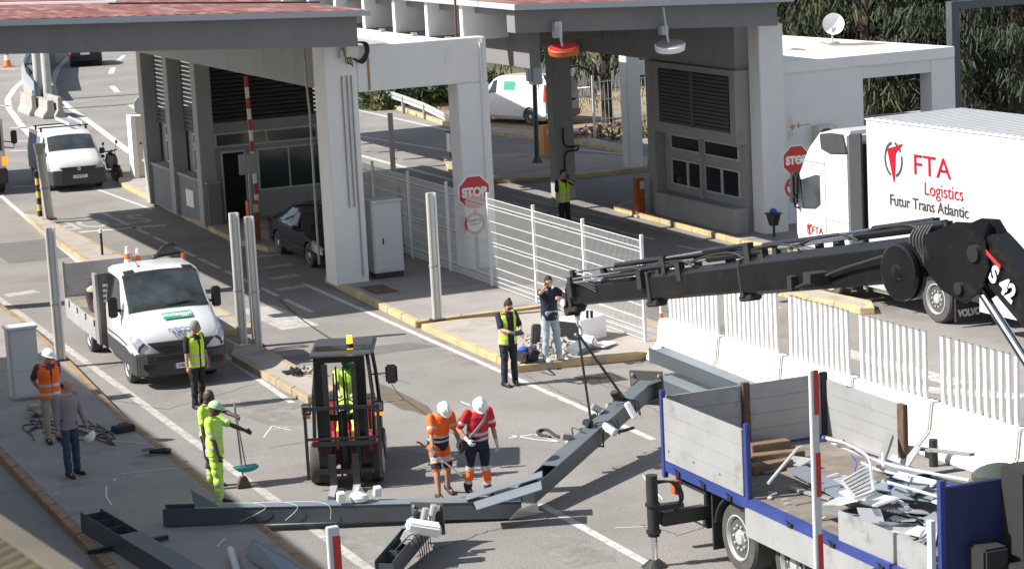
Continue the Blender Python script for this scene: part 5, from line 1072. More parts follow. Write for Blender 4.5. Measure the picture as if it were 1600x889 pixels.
g = MB(); g.tube([(0, .45, .8), (0, .7, 1.15)], .03); n = 14; g.tube([(.16*math.cos(2*math.pi*k/n), .72+.08*math.sin(2*math.pi*k/n), 1.18+.13*math.sin(2*math.pi*k/n)) for k in range(n+1)], .014); g.build('steering_wheel', K['blackmat'], t)
g = MB(); g.tube([TF @ Vector((.82, .42, 1.6)), G(622, 615, .3), G(630, 624, .02), G(600, 628, .02), G(585, 626, .02)], .007, sub=6); o = g.build('cable', K['cable']); tag(rebase(o, G(622, 622)), 'thin black cable dangling from the forklift mirror to the ground', 'cable')

# ---------------------------------------------------------------- crane lorry (dropside, blue rails)
t = thing('crane_lorry', 'blue railed dropside crane lorry loaded with scrap metal at the bottom right', 'lorry', (16.6, 28, 0))
X0, X1, YA, YB, YH, ZF = 15.16, 17.87, 31.05, 28.5, 23.8, 1.22
AL = mat('dropside_board', (.36, .365, .37), .5, metal=.2, var=.08, vs=1.5, dirt=(.25, .25, .245), dv=.45, ds=2.0)
def part(name, m_, fn, par=None, bevel=0):
    g = MB(); fn(g); return g.build(name, m_, par or t, world=(par is None), bevel=bevel)
bf = part('bed_floor', K['floorw'], lambda g: g.box(X0+.1, X1, YH, YA, ZF-.08, ZF))
part('side_rail', K['blue'], lambda g: g.box(X0, X0+.12, YH, YA, ZF-.14, ZF+.02), bevel=.01)
part('side_rail', K['blue'], lambda g: g.box(X1, X1+.1, YH, YA, ZF-.14, ZF+.02), bevel=.01); part('rear_rail', K['blue'], lambda g: g.box(X0, X1+.1, YA+.002, YA+.1, ZF-.14, ZF+.03), bevel=.01)
def board(name, x0, x1, y0, y1, z0, z1, ax, n=4):
    for k in range(n):
        za = z0+(z1-z0)*k/n+.004; zb = z0+(z1-z0)*(k+1)/n
        g = MB(); g.box(x0, x1, y0, y1, za, zb); g.build('board_plank', AL, bd, world=True, bevel=.004)
bd = thing('x', 'x', 'x', (0, 0, 0)); 
def mkboard(x0, x1, y0, y1, z0, z1, n=4, mt=AL):
    g = MB()
    for k in range(n):
        za = z0+(z1-z0)*k/n+.003; zb = z0+(z1-z0)*(k+1)/n; g.box(x0, x1, y0, y1, za, zb)
    return g.build('dropside_board', mt, t, world=True, bevel=.003)
bpy.data.objects.remove(bd)
lb = mkboard(X0+.0, X0+.04, YB+.12, YA-.02, ZF+.03, ZF+.98, 4)
mkboard(X0+.1, 16.48, YA+.03, YA+.07, ZF+.04, ZF+.98); mkboard(16.62, X1-.03, YA+.03, YA+.07, ZF+.04, ZF+.98)
mkboard(X1+.03, X1+.07, 29.0, YA-.05, ZF+.04, ZF+.9)
hb_ = mkboard(X0-.05, X0-.01, YH+1.35, YB, .72, ZF-.1, 1)
for (x, y, z0, z1) in ((X0+.03, YA+.06, .98, 2.3), (X0+.03, YB+.02, .95, 2.3)): part('corner_post', K['blue'], lambda g: g.box(x-.035, x+.035, y-.045, y+.045, z0, z1), bevel=.01)
part('stake', K['rust'], lambda g: g.box(16.49, 16.61, YA-.02, YA+.08, ZF, ZF+1.02), bevel=.01); part('stake', K['rust'], lambda g: g.box(X1-.0, X1+.08, 28.8, 28.98, ZF, ZF+.92), bevel=.01)
part('corner_post', K['darkmetal'], lambda g: g.box(X1-.02, X1+.08, YA, YA+.08, ZF-.1, ZF+1.0))
for y in (30.6, 29.8, 29.0, 27.3, 26.2, 25.0):
    part('latch', K['darkmetal'], lambda g: (g.box(X0-.03, X0, y-.05, y+.05, ZF-.12, ZF-.04), g.tube([(X0-.03, y, ZF-.06), (X0-.05, y+.05, ZF-.0), (X0-.02, y+.09, ZF-.02)], .01)))
    part('bolt', K['darkmetal'], lambda g: g.cyl((X0-.006, y+.3, ZF+.2), (X0, y+.3, ZF+.2), .015)) if y > 28.5 else None
hd = part('headboard', K['navyblue'], lambda g: g.box(X0+.1, X1, YH-.02, YH+.03, ZF, ZF+1.2))
part('headboard_rail', K['blue'], lambda g: g.box(X0+.1, X1, YH-.0, YH+.06, ZF+1.13, ZF+1.2)); part('corner_post', K['blue'], lambda g: g.box(X0+.07, X0+.14, YH-.04, YH+.04, ZF-.1, ZF+1.3)); part('headboard_shelf', K['blue'], lambda g: g.box(X0+.15, X0+1.0, YH+.03, YH+.12, ZF+.3, ZF+.34)); part('hook_strip', K['blue'], lambda g: g.box(X0+.15, X0+.9, YH+.03, YH+.08, ZF+.62, ZF+.66))
part('side_stake', K['cabg'], lambda g: g.box(X0-.01, X0+.05, YH+.05, YH+.15, ZF, ZF+.8)); part('red_cable', K['sred'], lambda g: g.tube([(X0+.1, YH+.08, ZF+.9), (X0+.14, YH+.12, ZF+.7), (X0+.08, YH+.1, ZF+.45)], .01, sub=5))
part('chassis', K['blackmat'], lambda g: (g.box(16.1, 16.35, 21, 30.9, .72, 1.07), g.box(16.85, 17.1, 21, 30.9, .72, 1.07)))
part('underrun_bar', K['darkmetal'], lambda g: g.box(15.5, 17.7, 30.85, 30.95, .45, .6)); part('rear_lamp', K['orange'], lambda g: g.box(X0+.02, X0+.1, 30.8, 30.92, .78, .98)); part('lamp_box', K['blackmat'], lambda g: g.box(X0+.1, X0+.6, 30.7, 30.9, .75, 1.05))
tb = part('toolbox', K['darkmetal'], lambda g: g.box(X0+.1, X0+.6, 29.95, 30.75, .45, 1.0), bevel=.015); g = MB(); g.box(X0+.085, X0+.098, 30.0, 30.7, .5, .95); q = g.build('toolbox_door', K['steel'], tb, world=False); q.data.transform(TH[t.name].inverted())
for y in (29.1, 27.55): wheel(t, (X0+.32, y, .52), .52, .34, -1, 'truck', world=True); wheel(t, (X1-.22, y, .52), .52, .34, 1, 'truck', world=True)
wheel(t, (X0+.32, 22.2, .52), .52, .34, -1, 'truck', world=True)
for yc in (29.1, 27.55): part('mudguard', K['blackmat'], lambda g: [g.hull8([(x, yc+math.cos(a)*rr, .52+math.sin(a)*rr) for a in (R(10+16*k), R(10+16*(k+1))) for rr in (.56, .59) for x in (X0+.08, X0+.55)]) for k in range(10)])
part('mudflap', K['blackmat'], lambda g: g.box(X0+.08, X0+.55, 29.72, 29.76, .2, 1.05))
# outrigger
og = part('outrigger_beam', K['darkmetal'], lambda g: g.bar((X0+.6, 30.0, .70), (14.55, 30.0, .70), .16, .2), bevel=.01)
Lx, Ly = 14.45, 30.05
lg = part('outrigger_leg', K['blackmat'], lambda g: g.cyl((Lx, Ly, .45), (Lx, Ly, 1.35), .085, n=16)); part('outrigger_ram', K['chrome'], lambda g: g.cyl((Lx, Ly, .1), (Lx, Ly, .45), .05, n=16)); part('outrigger_foot', K['darkmetal'], lambda g: g.cyl((Lx, Ly, 0), (Lx, Ly, .1), .2, .08, n=20))
for z in (.5, .9): part('clamp_ring', K['darkmetal'], lambda g: g.cyl((Lx, Ly, z), (Lx, Ly, z+.04), .11, n=16))
part('hydraulic_hose', K['cable'], lambda g: [g.tube([(Lx+.08, Ly, 1.25-.03*k), (Lx+.3+.05*k, Ly-.05, 1.2), (Lx+.42+.04*k, Ly-.05, .95), (Lx+.25, Ly-.08, .75), (Lx+.1, Ly-.08, .68)], .018, sub=6) for k in range(2)])
part('outrigger_beam', K['darkmetal'], lambda g: g.bar((X0+.3, 30.7, .62), (14.75, 30.75, .62), .14, .14), bevel=.01)
# crane: column, inner boom, elbow, main box boom
CB = Vector((16.8, 22.1, 3.45)); EL = GY(1542, 393, 25.2); TIP = GY(893, 460, 36.2)
part('crane_base', K['blackmat'], lambda g: (g.box(15.9, 17.6, 21.6, 23.4, 1.0, 1.5), g.cyl((16.8, 22.1, 1.2), (16.8, 22.1, 3.6), .3, .24, 18)), bevel=.02)
part('control_block', K['blackmat'], lambda g: (g.box(16.1, 16.5, 23.3, 23.8, 1.4, 2.6), g.box(15.6, 15.95, 23.4, 23.9, 1.3, 1.7)), bevel=.03)
part('hose_bundle', K['cable'], lambda g: [g.tube([(15.75+.1*k, 23.85, 1.25+.05*k), (15.7+.12*k, 23.95, 1.75+.06*(k % 3)), (16.1+.1*k, 23.9, 1.9-.05*k), (16.3+.05*k, 23.85, 1.5+.1*k)], .035, sub=5) for k in range(7)])
part('tool_frame', K['blackmat'], lambda g: g.bar((15.0, 23.85, 1.12), (18.2, 23.7, 1.12), .12, .3)); part('control_cabinet', K['blackmat'], lambda g: g.box(15.85, 16.35, 23.85, 24.0, 1.55, 2.1), bevel=.03)
part('inner_boom', BK, lambda g: g.bar(CB, EL+Vector((.02, -.1, .0)), .36, .68, w2=.34, h2=.6), bevel=.03)
dI = (EL-CB).normalized(); nI = Vector((0, 0, 1)).cross(dI).normalized()
if nI.x > 0: nI = -nI
q = GY(1578, 425, 25.8); 
up = dI.cross(nI); up = up if up.z > 0 else -up
mid = CB.lerp(EL, .72)
ax = -dI
text('lettering', 'S 42', .33, K['swhite'], t, TH[t.name].inverted() @ frame(CB.lerp(EL, .88)+nI*.19+up*.0, ax, up), sx=1.0, bold=.012, align='LEFT', shear=.15)
g = MB(); g.T = TH[t.name].inverted() @ frame(CB.lerp(EL, .90)+nI*.19+up*.15, ax, up); g.box(-.12, .25, 0, .05, 0, .006); g.build('red_stripe', K['sred'], t)
part('lift_ram', K['black'], lambda g: (g.cyl(CB+Vector((0, 0, -1.5))+nI*.2, CB.lerp(EL, .45)+Vector((0, 0, -.75))+nI*.2, .11, n=16),)); part('ram_rod', K['chrome'], lambda g: g.cyl(CB.lerp(EL, .45)+Vector((0, 0, -.75))+nI*.2, EL+Vector((-.12, .1, -.38)), .06, n=14))
dB = (TIP-EL).normalized(); sB = dB.cross(Vector((0, 0, 1))).normalized()
if sB.y > 0: sB = -sB    # side facing the camera
uB = sB.cross(dB).normalized(); uB = uB if uB.z > 0 else -uB
L = (TIP-EL).length
def BP(s_, o_=0, u_=0): return EL+dB*s_+sB*o_+uB*u_
def hexboom(name, s0, s1, h0, h1, w_, uo0=0, uo1=0):
    def ring(s_, h, uo): return [BP(s_, o_*w_/2, uo+z*h/2) for o_, z in ((-1, -.8), (-.6, -1), (.6, -1), (1, -.8), (1, .62), (.55, 1), (-.55, 1), (-1, .62))]
    g = MB(); g.skin([ring(s0, h0, uo0), ring(s1, h1, uo1)]); return g.build(name, BK, t, world=True, bevel=.006)
hexboom('elbow_housing', .0, .8, .62, .62, .4, 0.04, .02)
for s_ in (-1, 1):
    P_ = [BP(a, s_*.2, b) for a, b in ((-.28, .12), (-.1, .38), (.25, .42), (.95, .30), (1.05, -.1), (.75, -.42), (.3, -.62), (-.05, -.5), (-.3, -.2))]
    g = MB(); g.prism(P_, .03, sB); g.build('elbow_plate', BK, t, world=True, bevel=.008)
    for a, b, r_ in ((-.05, 0, .11), (.35, -.42, .08)): g = MB(); g.cyl(BP(a, s_*.2, b), BP(a, s_*.27, b), r_, n=18); g.build('pivot_pin', K['darkmetal'], t, world=True)
mb_ = hexboom('boom_section', .6, L*.50, .60, .55, .36, 0, .0); hexboom('boom_section', L*.45, L*.74, .47, .45, .29, .0, .0); hexboom('boom_section', L*.7, L, .38, .36, .24, -.01, -.01)
for f_, h_ in ((.5, .50), (.745, .42), (.985, .38)):
    part('boom_collar', K['blackmat'], lambda g: g.bar(BP(L*f_-.05, 0, -.02), BP(L*f_+.05, 0, -.02), .4-.1*f_, h_+.06), bevel=.01); part('slide_pad', K['blackmat'], lambda g: g.bar(BP(L*f_-.2, .05, -h_/2-.06), BP(L*f_+.15, .05, -h_/2-.06), .2, .1), bevel=.02)
for i, (a, b_, uo, so_, r_) in enumerate(((.06, .42, .40, .06, .065), (.30, .64, .42, -.10, .045), (.45, .72, .33, .08, .055), (.55, .90, .40, -.06, .045), (.66, .98, .29, .1, .042), (.76, .97, .23, .16, .036), (.10, .34, .46, -.08, .05), (.48, .70, .45, .1, .04), (.72, .99, .40, -.02, .045), (.80, .99, .30, -.12, .036))):
    part('extension_ram', BK, lambda g: g.tube([BP(L*a, so_, uo), BP(L*(a+b_)/2, so_, uo-.01)], r_, n=14)); part('ram_rod', K['chrome'], lambda g: g.tube([BP(L*(a+b_)/2, so_, uo-.01), BP(L*b_, so_, uo-.04)], r_*.5, n=10))
    part('ram_bracket', K['blackmat'], lambda g: g.bar(BP(L*a, so_, uo-.25), BP(L*a, so_, uo+.04), .1, .16)); part('ram_bracket', K['blackmat'], lambda g: g.bar(BP(L*b_, so_, uo-.28), BP(L*b_, so_, uo), .08, .12))
part('hydraulic_hose', K['cable'], lambda g: ([g.tube([BP(L*(.1+.13*k), .12, .36-.03*k), BP(L*(.13+.13*k), .14, .46-.03*k), BP(L*(.2+.13*k), .1, .45-.03*k), BP(L*(.25+.13*k), .12, .36-.03*k)], .016, sub=5) for k in range(6)], [g.tube([BP(.9+.07*k, .1, .42), BP(.95+.07*k, .2, .25), BP(.9+.05*k, .21, .0), BP(.6, .2, -.1-.05*k)], .022, sub=5) for k in range(6)]))
part('hydraulic_hose', K['cable'], lambda g: [g.tube([BP(L*.9, .13, .0+.05*k), BP(L*.93, .16, .12+.03*k), BP(L*.98, .14, .2), BP(L*1.0, .1, .05)], .014, sub=5) for k in range(4)])
HC = BP(1.42, .25, -.14)
dr = part('hose_reel', BK, lambda g: g.lathe(HC, sB, [(-.08, .27), (-.06, .38), (0, .38), (.01, .33), (.06, .33), (.07, .38), (.12, .38), (.13, .35), (.14, .11), (.17, .09), (.18, .02)], 36))
part('winch_motor', K['blackmat'], lambda g: (g.obox(BP(L*.30, .24, -.1), (.5, .2, .14)), g.tube([BP(1.7, .3, .1), BP(L*.25, .26, -.02), BP(L*.36, .25, -.22)], .02), g.obox(BP(L*.37, .22, -.15), (.12, .12, .2))))
part('hook_block', K['blackmat'], lambda g: (g.bar(BP(L-.05, 0, -.15), BP(L+.12, 0, -.15), .26, .4),), bevel=.02); part('work_lamp', K['swhite'], lambda g: g.lathe(BP(L+.02, .15, -.12), sB, [(0, .06), (.03, .065), (.035, .05)], 16))
HK = BP(L-.12, 0, -.3)
part('shackle', K['blackmat'], lambda g: (g.tube([HK, HK+Vector((0, 0, -.12))], .05), [g.tube([HK+dB*(-.35-.15*k), HK+dB*(-.35-.15*k)+Vector((0, 0, -.12))], .025) for k in range(2)]))
# hook and slings
BA, BB = Vector((14.05, 33.75, .28)), Vector((17.75, 36.95, .92))
hk = thing('lifting_hook', 'steel hook with two black slings hanging from the crane tip', 'lifting hook', HK+Vector((0, 0, -.12)))
h0 = Vector((0, 0, 0)); g = MB(); g.tube([(0, 0, 0), (0, 0, -.1), (.05, 0, -.16), (.06, 0, -.24), (0, 0, -.3), (-.06, 0, -.25)], .022, sub=4); g.cyl((0, 0, -.02), (0, 0, .06), .05); g.build('hook', K['galv'], hk)
iv = TH[hk.name].inverted()
for f_ in (.52, .80):
    e = BA.lerp(BB, f_)+Vector((0, 0, .16)); g = MB(); g.bar((0, 0, -.26), iv @ e, .035, .035); 
    q = e-Vector((0, 0, .15)); dd_ = (BB-BA).normalized(); sd_ = dd_.cross(Vector((0, 0, 1))).normalized()
    g.tube([iv @ (e), iv @ (q+sd_*.2+Vector((0, 0, .12))), iv @ (q+sd_*.2-Vector((0, 0, .16))), iv @ (q-sd_*.2-Vector((0, 0, .16))), iv @ (q-sd_*.2+Vector((0, 0, .12))), iv @ e], .02); g.build('sling', K['cable'], hk)

# ---------------------------------------------------------------- fallen gantry pieces
def hollow_beam(name, label, a, b_, w_, h, m_=None, cat='steel beam', top=None, grp=None, open_=.0, open_m=None):
    """box section beam: two webs, bottom and top flange, with an open (uncovered) first stretch"""
    a = Vector(a); b_ = Vector(b_); m_ = m_ or K['bluegrey']; t = thing(name, label, cat, (a.x, a.y, 0), 0, grp); iv = Vector((a.x, a.y, 0)); a = a-iv; b_ = b_-iv
    d = (b_-a).normalized(); s_ = d.cross(Vector((0, 0, 1))).normalized(); u = s_.cross(d)
    for k in (-1, 1): g = MB(); g.bar(a+s_*k*(w_/2-.005), b_+s_*k*(w_/2-.005), .01, h); g.build('web_plate', m_, t)
    g = MB(); g.bar(a-u*(h/2-.006), b_-u*(h/2-.006), w_-.022, .01); g.build('bottom_plate', m_, t)
    g = MB(); g.bar(a+d*open_+u*(h/2+.002), b_+u*(h/2+.002), w_+.02, .012); g.build('top_plate', top or m_, t, bevel=.003)  # top plate paler than the webs: sunlight from above put into the colour
    if open_:
        for k in range(int(open_/.5)+1): g = MB(); g.bar(a+d*(.02+.5*k)-u*.02, a+d*(.035+.5*k)-u*.02, w_-.024, h*.8); g.build('stiffener', m_, t)
    g = MB(); g.bar(b_-d*.012, b_, w_-.022, h-.02); g.build('end_plate', m_, t)
    return t, d, s_, u, a, b_
def baseplate(t, c, d, s_, u, sz=.5, w_=.3):
    c1 = c+d*.04; g = MB(); g.bar(c, c1, sz, sz); PM = mat('plate_steel', (.11, .105, .10), .6, metal=.2, var=.2); bp_ = g.build('base_plate', PM, t)
    for k in (-1, 1): g = MB(); g.prism([c+s_*k*w_*.5+u*.15, c+s_*k*sz*.48+u*.15, c+s_*k*w_*.5-d*.3+u*.15], .012, u); g.prism([c+s_*k*w_*.5-u*.15, c+s_*k*sz*.48-u*.15, c+s_*k*w_*.5-d*.3-u*.15], .012, u); g.build('gusset', PM, t)
    for i in (-1, 1):
        for j in (-1, 1): g = MB(); q = c+s_*i*sz*.4+u*j*sz*.4; g.cyl(q-d*.04, q+d*.06, .022, n=6); g.build('bolt', K['galv'], bp_)
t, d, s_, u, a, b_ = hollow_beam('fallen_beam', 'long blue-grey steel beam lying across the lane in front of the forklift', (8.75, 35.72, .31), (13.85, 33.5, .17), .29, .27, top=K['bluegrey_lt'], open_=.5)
g = MB(); g.prism([a+d*.5+u*.16+s_*.15, a+d*.45+u*.45+s_*.15, a+d*.9+u*.16+s_*.15], .01, s_); g.build('torn_flap', K['bluegrey_lt'], t)
g = MB(); g.hull8([a+d*(4.7+1.2*k)+u*(.17+.35*k)+s_*(.18-.36*j)+u*.012*z for z in (0, 1) for j in (0, 1) for k in (0, 1)]); g.build('torn_flap', K['bluegrey_lt'], t)
cam_ = thing('dome_camera', 'white dome camera with two small spotlights fixed on the long fallen beam', 'camera', (a+Vector((8.75, 35.72, 0))+d*3.05+u*.17))
g = MB(); g.lathe((0, 0, 0), (0, 0, 1), [(0, .02), (.0, .14), (.06, .16), (.1, .14), (.13, .08), (.17, .05)], 18); g.build('dome_base', K['swhite'], cam_, smooth=True); g = MB(); g.ball((0, 0, .17), .06); g.build('dome', K['galv'], cam_, smooth=True)
for k in (-1, 1): g = MB(); g.obox((k*.3, 0, .1), (.12, .1, .16), (.3, 0, 0)); g.build('spotlight', K['swhite'], cam_, bevel=.01)
for k in range(3):
    g = MB(); z0 = a+d*(.9+.5*k)+u*.17; g.tube([z0, z0+d*.5+s_*.1+u*.02, z0+d*.7+s_*.17-u*.05, z0+d*(.3+.2*k)+s_*.17-u*.25], .0035, sub=6); g.build('loose_wire', K['paper'], t)
t, d, s_, u, a, b_ = hollow_beam('lifted_beam', 'blue-grey steel mast with base plate being raised by the crane slings', BA, BB, .27, .28, top=mat('lit_flange', (.12, .14, .16), .45, metal=.1, var=.1), open_=.9)  # paler flange colour stands for sun on the top plate
baseplate(t, b_+d*.01, d, s_, u, .62, .28)
for k in range(4): g = MB(); g.obox(a+d*(2.0+.62*k)-s_*(.2-.12*(k % 2))+u*(.2+.02*k), (.16, .1+.03*k, .1), (.3*k, .2, .7*k)); g.build('junction_box', K['blackmat'] if k % 2 else K['steel'], t, bevel=.01)
g = MB(); g.box(0, 0, 0, 0, 0, 0)
for k, (f_, nm, mt_, sz) in enumerate(((2.3, 'lamp_bracket', K['galv'], (.14, .1, .2)), (2.7, 'camera_housing', K['cabg'], (.12, .28, .12)), (3.3, 'lamp_bracket', K['darkmetal'], (.16, .16, .14)), (3.6, 'camera_housing', K['swhite'], (.1, .3, .1)), (4.0, 'lamp_bracket', K['galv'], (.08, .08, .25)))):
    g = MB(); g.obox(a+d*f_-s_*(.27*(-1)**k)+u*(.1 if k % 2 else .02), sz, (.4*k, .3, .5*k)); g.build(nm, mt_, t, bevel=.015)
    g = MB(); g.tube([a+d*f_+u*.18, a+d*(f_+.1)-s_*(.27*(-1)**k)+u*.2, a+d*(f_+.3)-s_*(.3*(-1)**k)-u*.1, a+d*(f_+.5)-s_*(.18*(-1)**k)+u*.1], .01, sub=5); g.build('loose_wire', K['cable'], t)
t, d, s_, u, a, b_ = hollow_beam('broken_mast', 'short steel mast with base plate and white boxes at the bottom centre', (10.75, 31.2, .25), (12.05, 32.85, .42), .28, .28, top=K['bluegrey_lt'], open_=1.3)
baseplate(t, b_, d, s_, u, .5, .28)
g = MB(); g.obox(a+d*1.15+s_*.25+u*.22, (.5, .28, .16), (.1, .25, -.25)); g.build('control_box', K['swhite'], t, bevel=.03)
g = MB(); g.obox(a+d*.95+s_*.1+u*.15, (.28, .2, .2), (.5, .1, .9)); g.build('gearbox', K['galv'], t, bevel=.03)
for k in range(3): g = MB(); g.cyl(a+d*(1.35+.15*k)+s_*(.05+.08*k)+u*.15, a+d*(1.38+.15*k)+s_*(.1+.08*k)+u*.38, .05, n=12); g.build('spotlight', K['galv'] if k else K['darkmetal'], t)
g = MB()
for k in range(6): g.tube([a+d*(.5+.2*k)+u*.1, a+d*(.6+.2*k)+s_*.2+u*.25, a+d*(.9+.1*k)+s_*.25-u*.1, a+d*(.4+.2*k)+s_*.3-u*.2], .008, sub=5)
g.build('loose_wire', K['cable'], t)
hollow_beam('channel_beam', 'dark blue-grey open steel channel lying on the left walkway', (7.68, 36.1, .32), (8.25, 31.2, .32), .34, .3, open_=1.7, m_=K['bluegrey'])
hollow_beam('pale_beam', 'upper pale blue-grey steel beam lying at the foot of the barriers', (20.25, 41.7, .42), (20.1, 36.8, .42), .28, .28, top=K['bluegrey_lt'], open_=.25)
hollow_beam('pale_beam', 'lower pale blue-grey steel beam lying near the blue lorry tail', (19.75, 40.6, .14), (19.7, 36.8, .14), .3, .26, top=K['bluegrey_lt'], open_=.25)
def loose(name, label, cat, m_, fn, base, bevel=0, grp=None, smooth=False):
    g = MB(); fn(g); o = g.build(name, m_, None, bevel=bevel, smooth=smooth); rebase(o, base); return tag(o, label, cat, grp)
loose('flat_bar', 'dark flat steel bar lying under the open channel on the walkway', 'steel bar', K['darkmetal'], lambda g: (g.bar(G(137, 862, .2), G(262, 838, .2), .08, .06)), G(200, 850, .15))
loose('white_pipe', 'short white pipe lying on the walkway near the bottom edge', 'pipe', K['cabg'], lambda g: g.tube([G(360, 858, .25), G(373, 900, .22)], .055, n=12), G(366, 880, .15))
loose('sheet_plate', 'bent grey sheet plate on the walkway at the bottom edge', 'metal plate', K['bluegrey_lt'], lambda g: (g.prism([G(383, 870, .2), G(395, 842, .45), G(480, 892, .3), G(470, 925, .2)], .01)), G(430, 880, .15))
for i, (pts, lab) in enumerate((([(740, 785, .36), (845, 752, .62), (847, 765, .6), (745, 797, .34)], 'long lit torn plate at the joint of the fallen and lifted beams'), ([(796, 812, .1), (812, 795, .3), (840, 786, .3), (842, 802, .12)], 'curled torn plate on the road beside the beam joint'))):
    loose('torn_plate', lab, 'metal plate', K['alub'] if i else K['bluegrey_lt'], lambda g: g.prism([G(*q) for q in pts], .012), G(800, 812))
loose('coiled_strap', 'loose grey webbing strap looped on the road by the lifted mast', 'strap', K['rubber'], lambda g: g.tube([G(860, 683, .02), G(842, 678, .03), (G(842, 673, .02)), G(856, 672, .02), G(872, 682, .02), G(905, 683, .02), G(962, 675, .02), G(990, 668, .02)], .03, sub=6), G(860, 680))
loose('loose_cable', 'black cable trailing across the lane by the near median', 'cable', K['cable'], lambda g: g.tube([G(437, 468, .015), G(455, 485, .015), G(480, 505, .015), G(510, 525, .015), G(530, 537, .015)], .014, sub=5), G(480, 505))
# debris on the right island
rb = MB(); random.seed(3)
for k in range(90):
    p = G(815+random.random()*75, 530+random.random()*30, .15); s_ = random.uniform(.03, .1); rb.obox((p.x, p.y, .15+s_*.4+random.random()*.1), (s_*1.4, s_, s_*.8), (random.random()*3, random.random()*3, random.random()*3))
tag(rebase(rb.build('rubble', K['rubble']), G(850, 545, .15)), 'pile of broken concrete rubble around the phoning man', 'rubble', kind='stuff')
t = thing('fallen_cabinet', 'white metal cabinet lying on its side on the rubble behind the phoning man', 'cabinet', G(915, 528, .15), R(25))
g = MB(); g.box(-.5, .35, -.3, .35, 0, .48); g.build('housing', K['swhite'], t, bevel=.015); g = MB(); g.box(-.51, -.502, -.25, .3, .05, .43); g.build('open_side', K['dark'], t)
t = thing('broken_unit', 'smashed grey electronic unit on the island edge below the fallen cabinet', 'electronic unit', G(915, 548, .15), R(15))
g = MB(); g.obox((-.25, -.1, .12), (.45, .3, .12), (.3, -.2, .2)); g.build('casing', K['bluegrey_lt'], t, bevel=.01); g = MB(); g.obox((.15, .05, .16), (.3, .25, .2), (.2, .5, .6)); g.build('crumpled_panel', K['galv'], t, bevel=.02); g = MB(); g.obox((.5, 0, .06), (.6, .3, .03), (.05, .05, .4)); g.build('loose_door', K['swhite'], t)
loose('tool_holdall', 'black tool holdall with blue cloth beside the rubble', 'bag', K['bag'], lambda g: (g.obox(G(824, 556, .27), (.42, .26, .22), (.1, .15, .5)), g.obox(G(832, 552, .34), (.2, .18, .2), (.3, .4, .2)), g.tube([G(818, 560, .3), G(822, 552, .5), G(830, 556, .3)], .02, sub=4)), G(824, 562, .15), bevel=.05); loose('blue_cloth', 'blue cloth draped over the black holdall', 'cloth', K['bagblue'], lambda g: (g.ball(G(818, 546, .42), .12, (1, .8, .6), 10),), G(818, 546, .3), smooth=True)
loose('standing_plate', 'dark broken plastic panel standing upright in the rubble', 'panel', K['vgrey'], lambda g: g.obox(G(837, 525, .4), (.22, .12, .5), (0, .15, .3)), G(837, 535, .15), bevel=.03)
for i, (px, py) in enumerate(((462, 580), (478, 577))): loose('debris_clump', ('left' if i == 0 else 'right')+' clump of broken parts on the near median', 'debris', K['rubble'] if i else K['darkmetal'], lambda g: [g.obox(G(px+random.uniform(-8, 8), py+random.uniform(-4, 4), .18+random.random()*.05), (.12, .05, .04), (random.random(), random.random(), random.random()*3)) for _ in range(14)]+[g.obox(G(px, py, .17), (.5, .3, .03))], G(px, py, .15))
# cables and tools on the left walkway
g = MB(); random.seed(11)
for k in range(7):
    pts = [G(40+random.random()*140, 655+random.random()*40, .165) for _ in range(5)]; pts.sort(key=lambda p: p.x); g.tube(pts, .012, sub=6)
tag(rebase(g.build('cable_tangle', K['cable']), G(100, 680, .15)), 'tangle of black cables on the left walkway behind the two men', 'cables')
loose('scrap_pile', 'small pile of grey scrap at the foot of the grey cabinet', 'scrap', K['rubble'], lambda g: [g.obox(G(45+random.random()*40, 632+random.random()*14, .2+random.random()*.08), (.22, .08, .05), (random.random()*.5, random.random()*.5, random.random()*3)) for _ in range(16)], G(60, 640, .15))
t = thing('toolbox', 'black plastic toolbox on the left walkway edge', 'toolbox', G(193, 674, .15), R(10)); g = MB(); g.box(-.2, .2, -.12, .12, 0, .12); g.build('case', K['blackmat'], t, bevel=.02); g = MB(); g.tube([(-.08, 0, .12), (-.08, 0, .16), (.08, 0, .16), (.08, 0, .12)], .012); g.build('handle', K['vgrey'], t)
t = thing('angle_grinder', 'black power tool lying near the walkway kerb', 'power tool', G(250, 710, .15), R(-30)); g = MB(); g.tube([(-.18, 0, .06), (.1, 0, .07), (.2, 0, .06)], [.04, .055, .05], n=10); g.build('tool_body', K['blackmat'], t, smooth=True); g = MB(); g.cyl((-.22, 0, .09), (-.22, 0, .1), .11, n=18); g.build('disc', K['darkmetal'], t)
# scrap in the crane lorry bed
def bp_(x, y, z=.0): return Vector((x, y, ZF+z))
def plate_q(label, p1, p2, wdt, z1=.03, z2=.03, m_=None, th_=.04, roll=0):
    a = bp_(p1[0], p1[1], z1); b_ = bp_(p2[0], p2[1], z2); d = (b_-a).normalized(); up_ = Vector((math.sin(roll)*d.y, -math.sin(roll)*d.x, math.cos(roll)))
    loose('scrap_plate', label, 'metal plate', m_ or K['bluegrey_lt'], lambda g: g.bar(a, b_, wdt, th_, up=up_), (a.x, a.y, ZF), bevel=.004)
def bq(px, py, z=0): p = G(px, py, ZF+z); return (p.x, p.y)
plate_q('wide pale plate lying diagonally at the left of the scrap load', bq(1245, 742), bq(1345, 800), .3, .1, .12, K['bluegrey_lt'], .05)
plate_q('thin dark strip beside the wide pale plate in the lorry bed', bq(1235, 765), bq(1300, 785), .09, .03, .05, K['steel'])
plate_q('grey plate close to the tail corner of the lorry bed', bq(1170, 727), bq(1205, 740), .25, .03, .03, K['bluegrey_lt'])
plate_q('long pale beam lying in the middle of the scrap load', bq(1372, 735), bq(1470, 772), .22, .12, .14, K['bluegrey_lt'], .1)
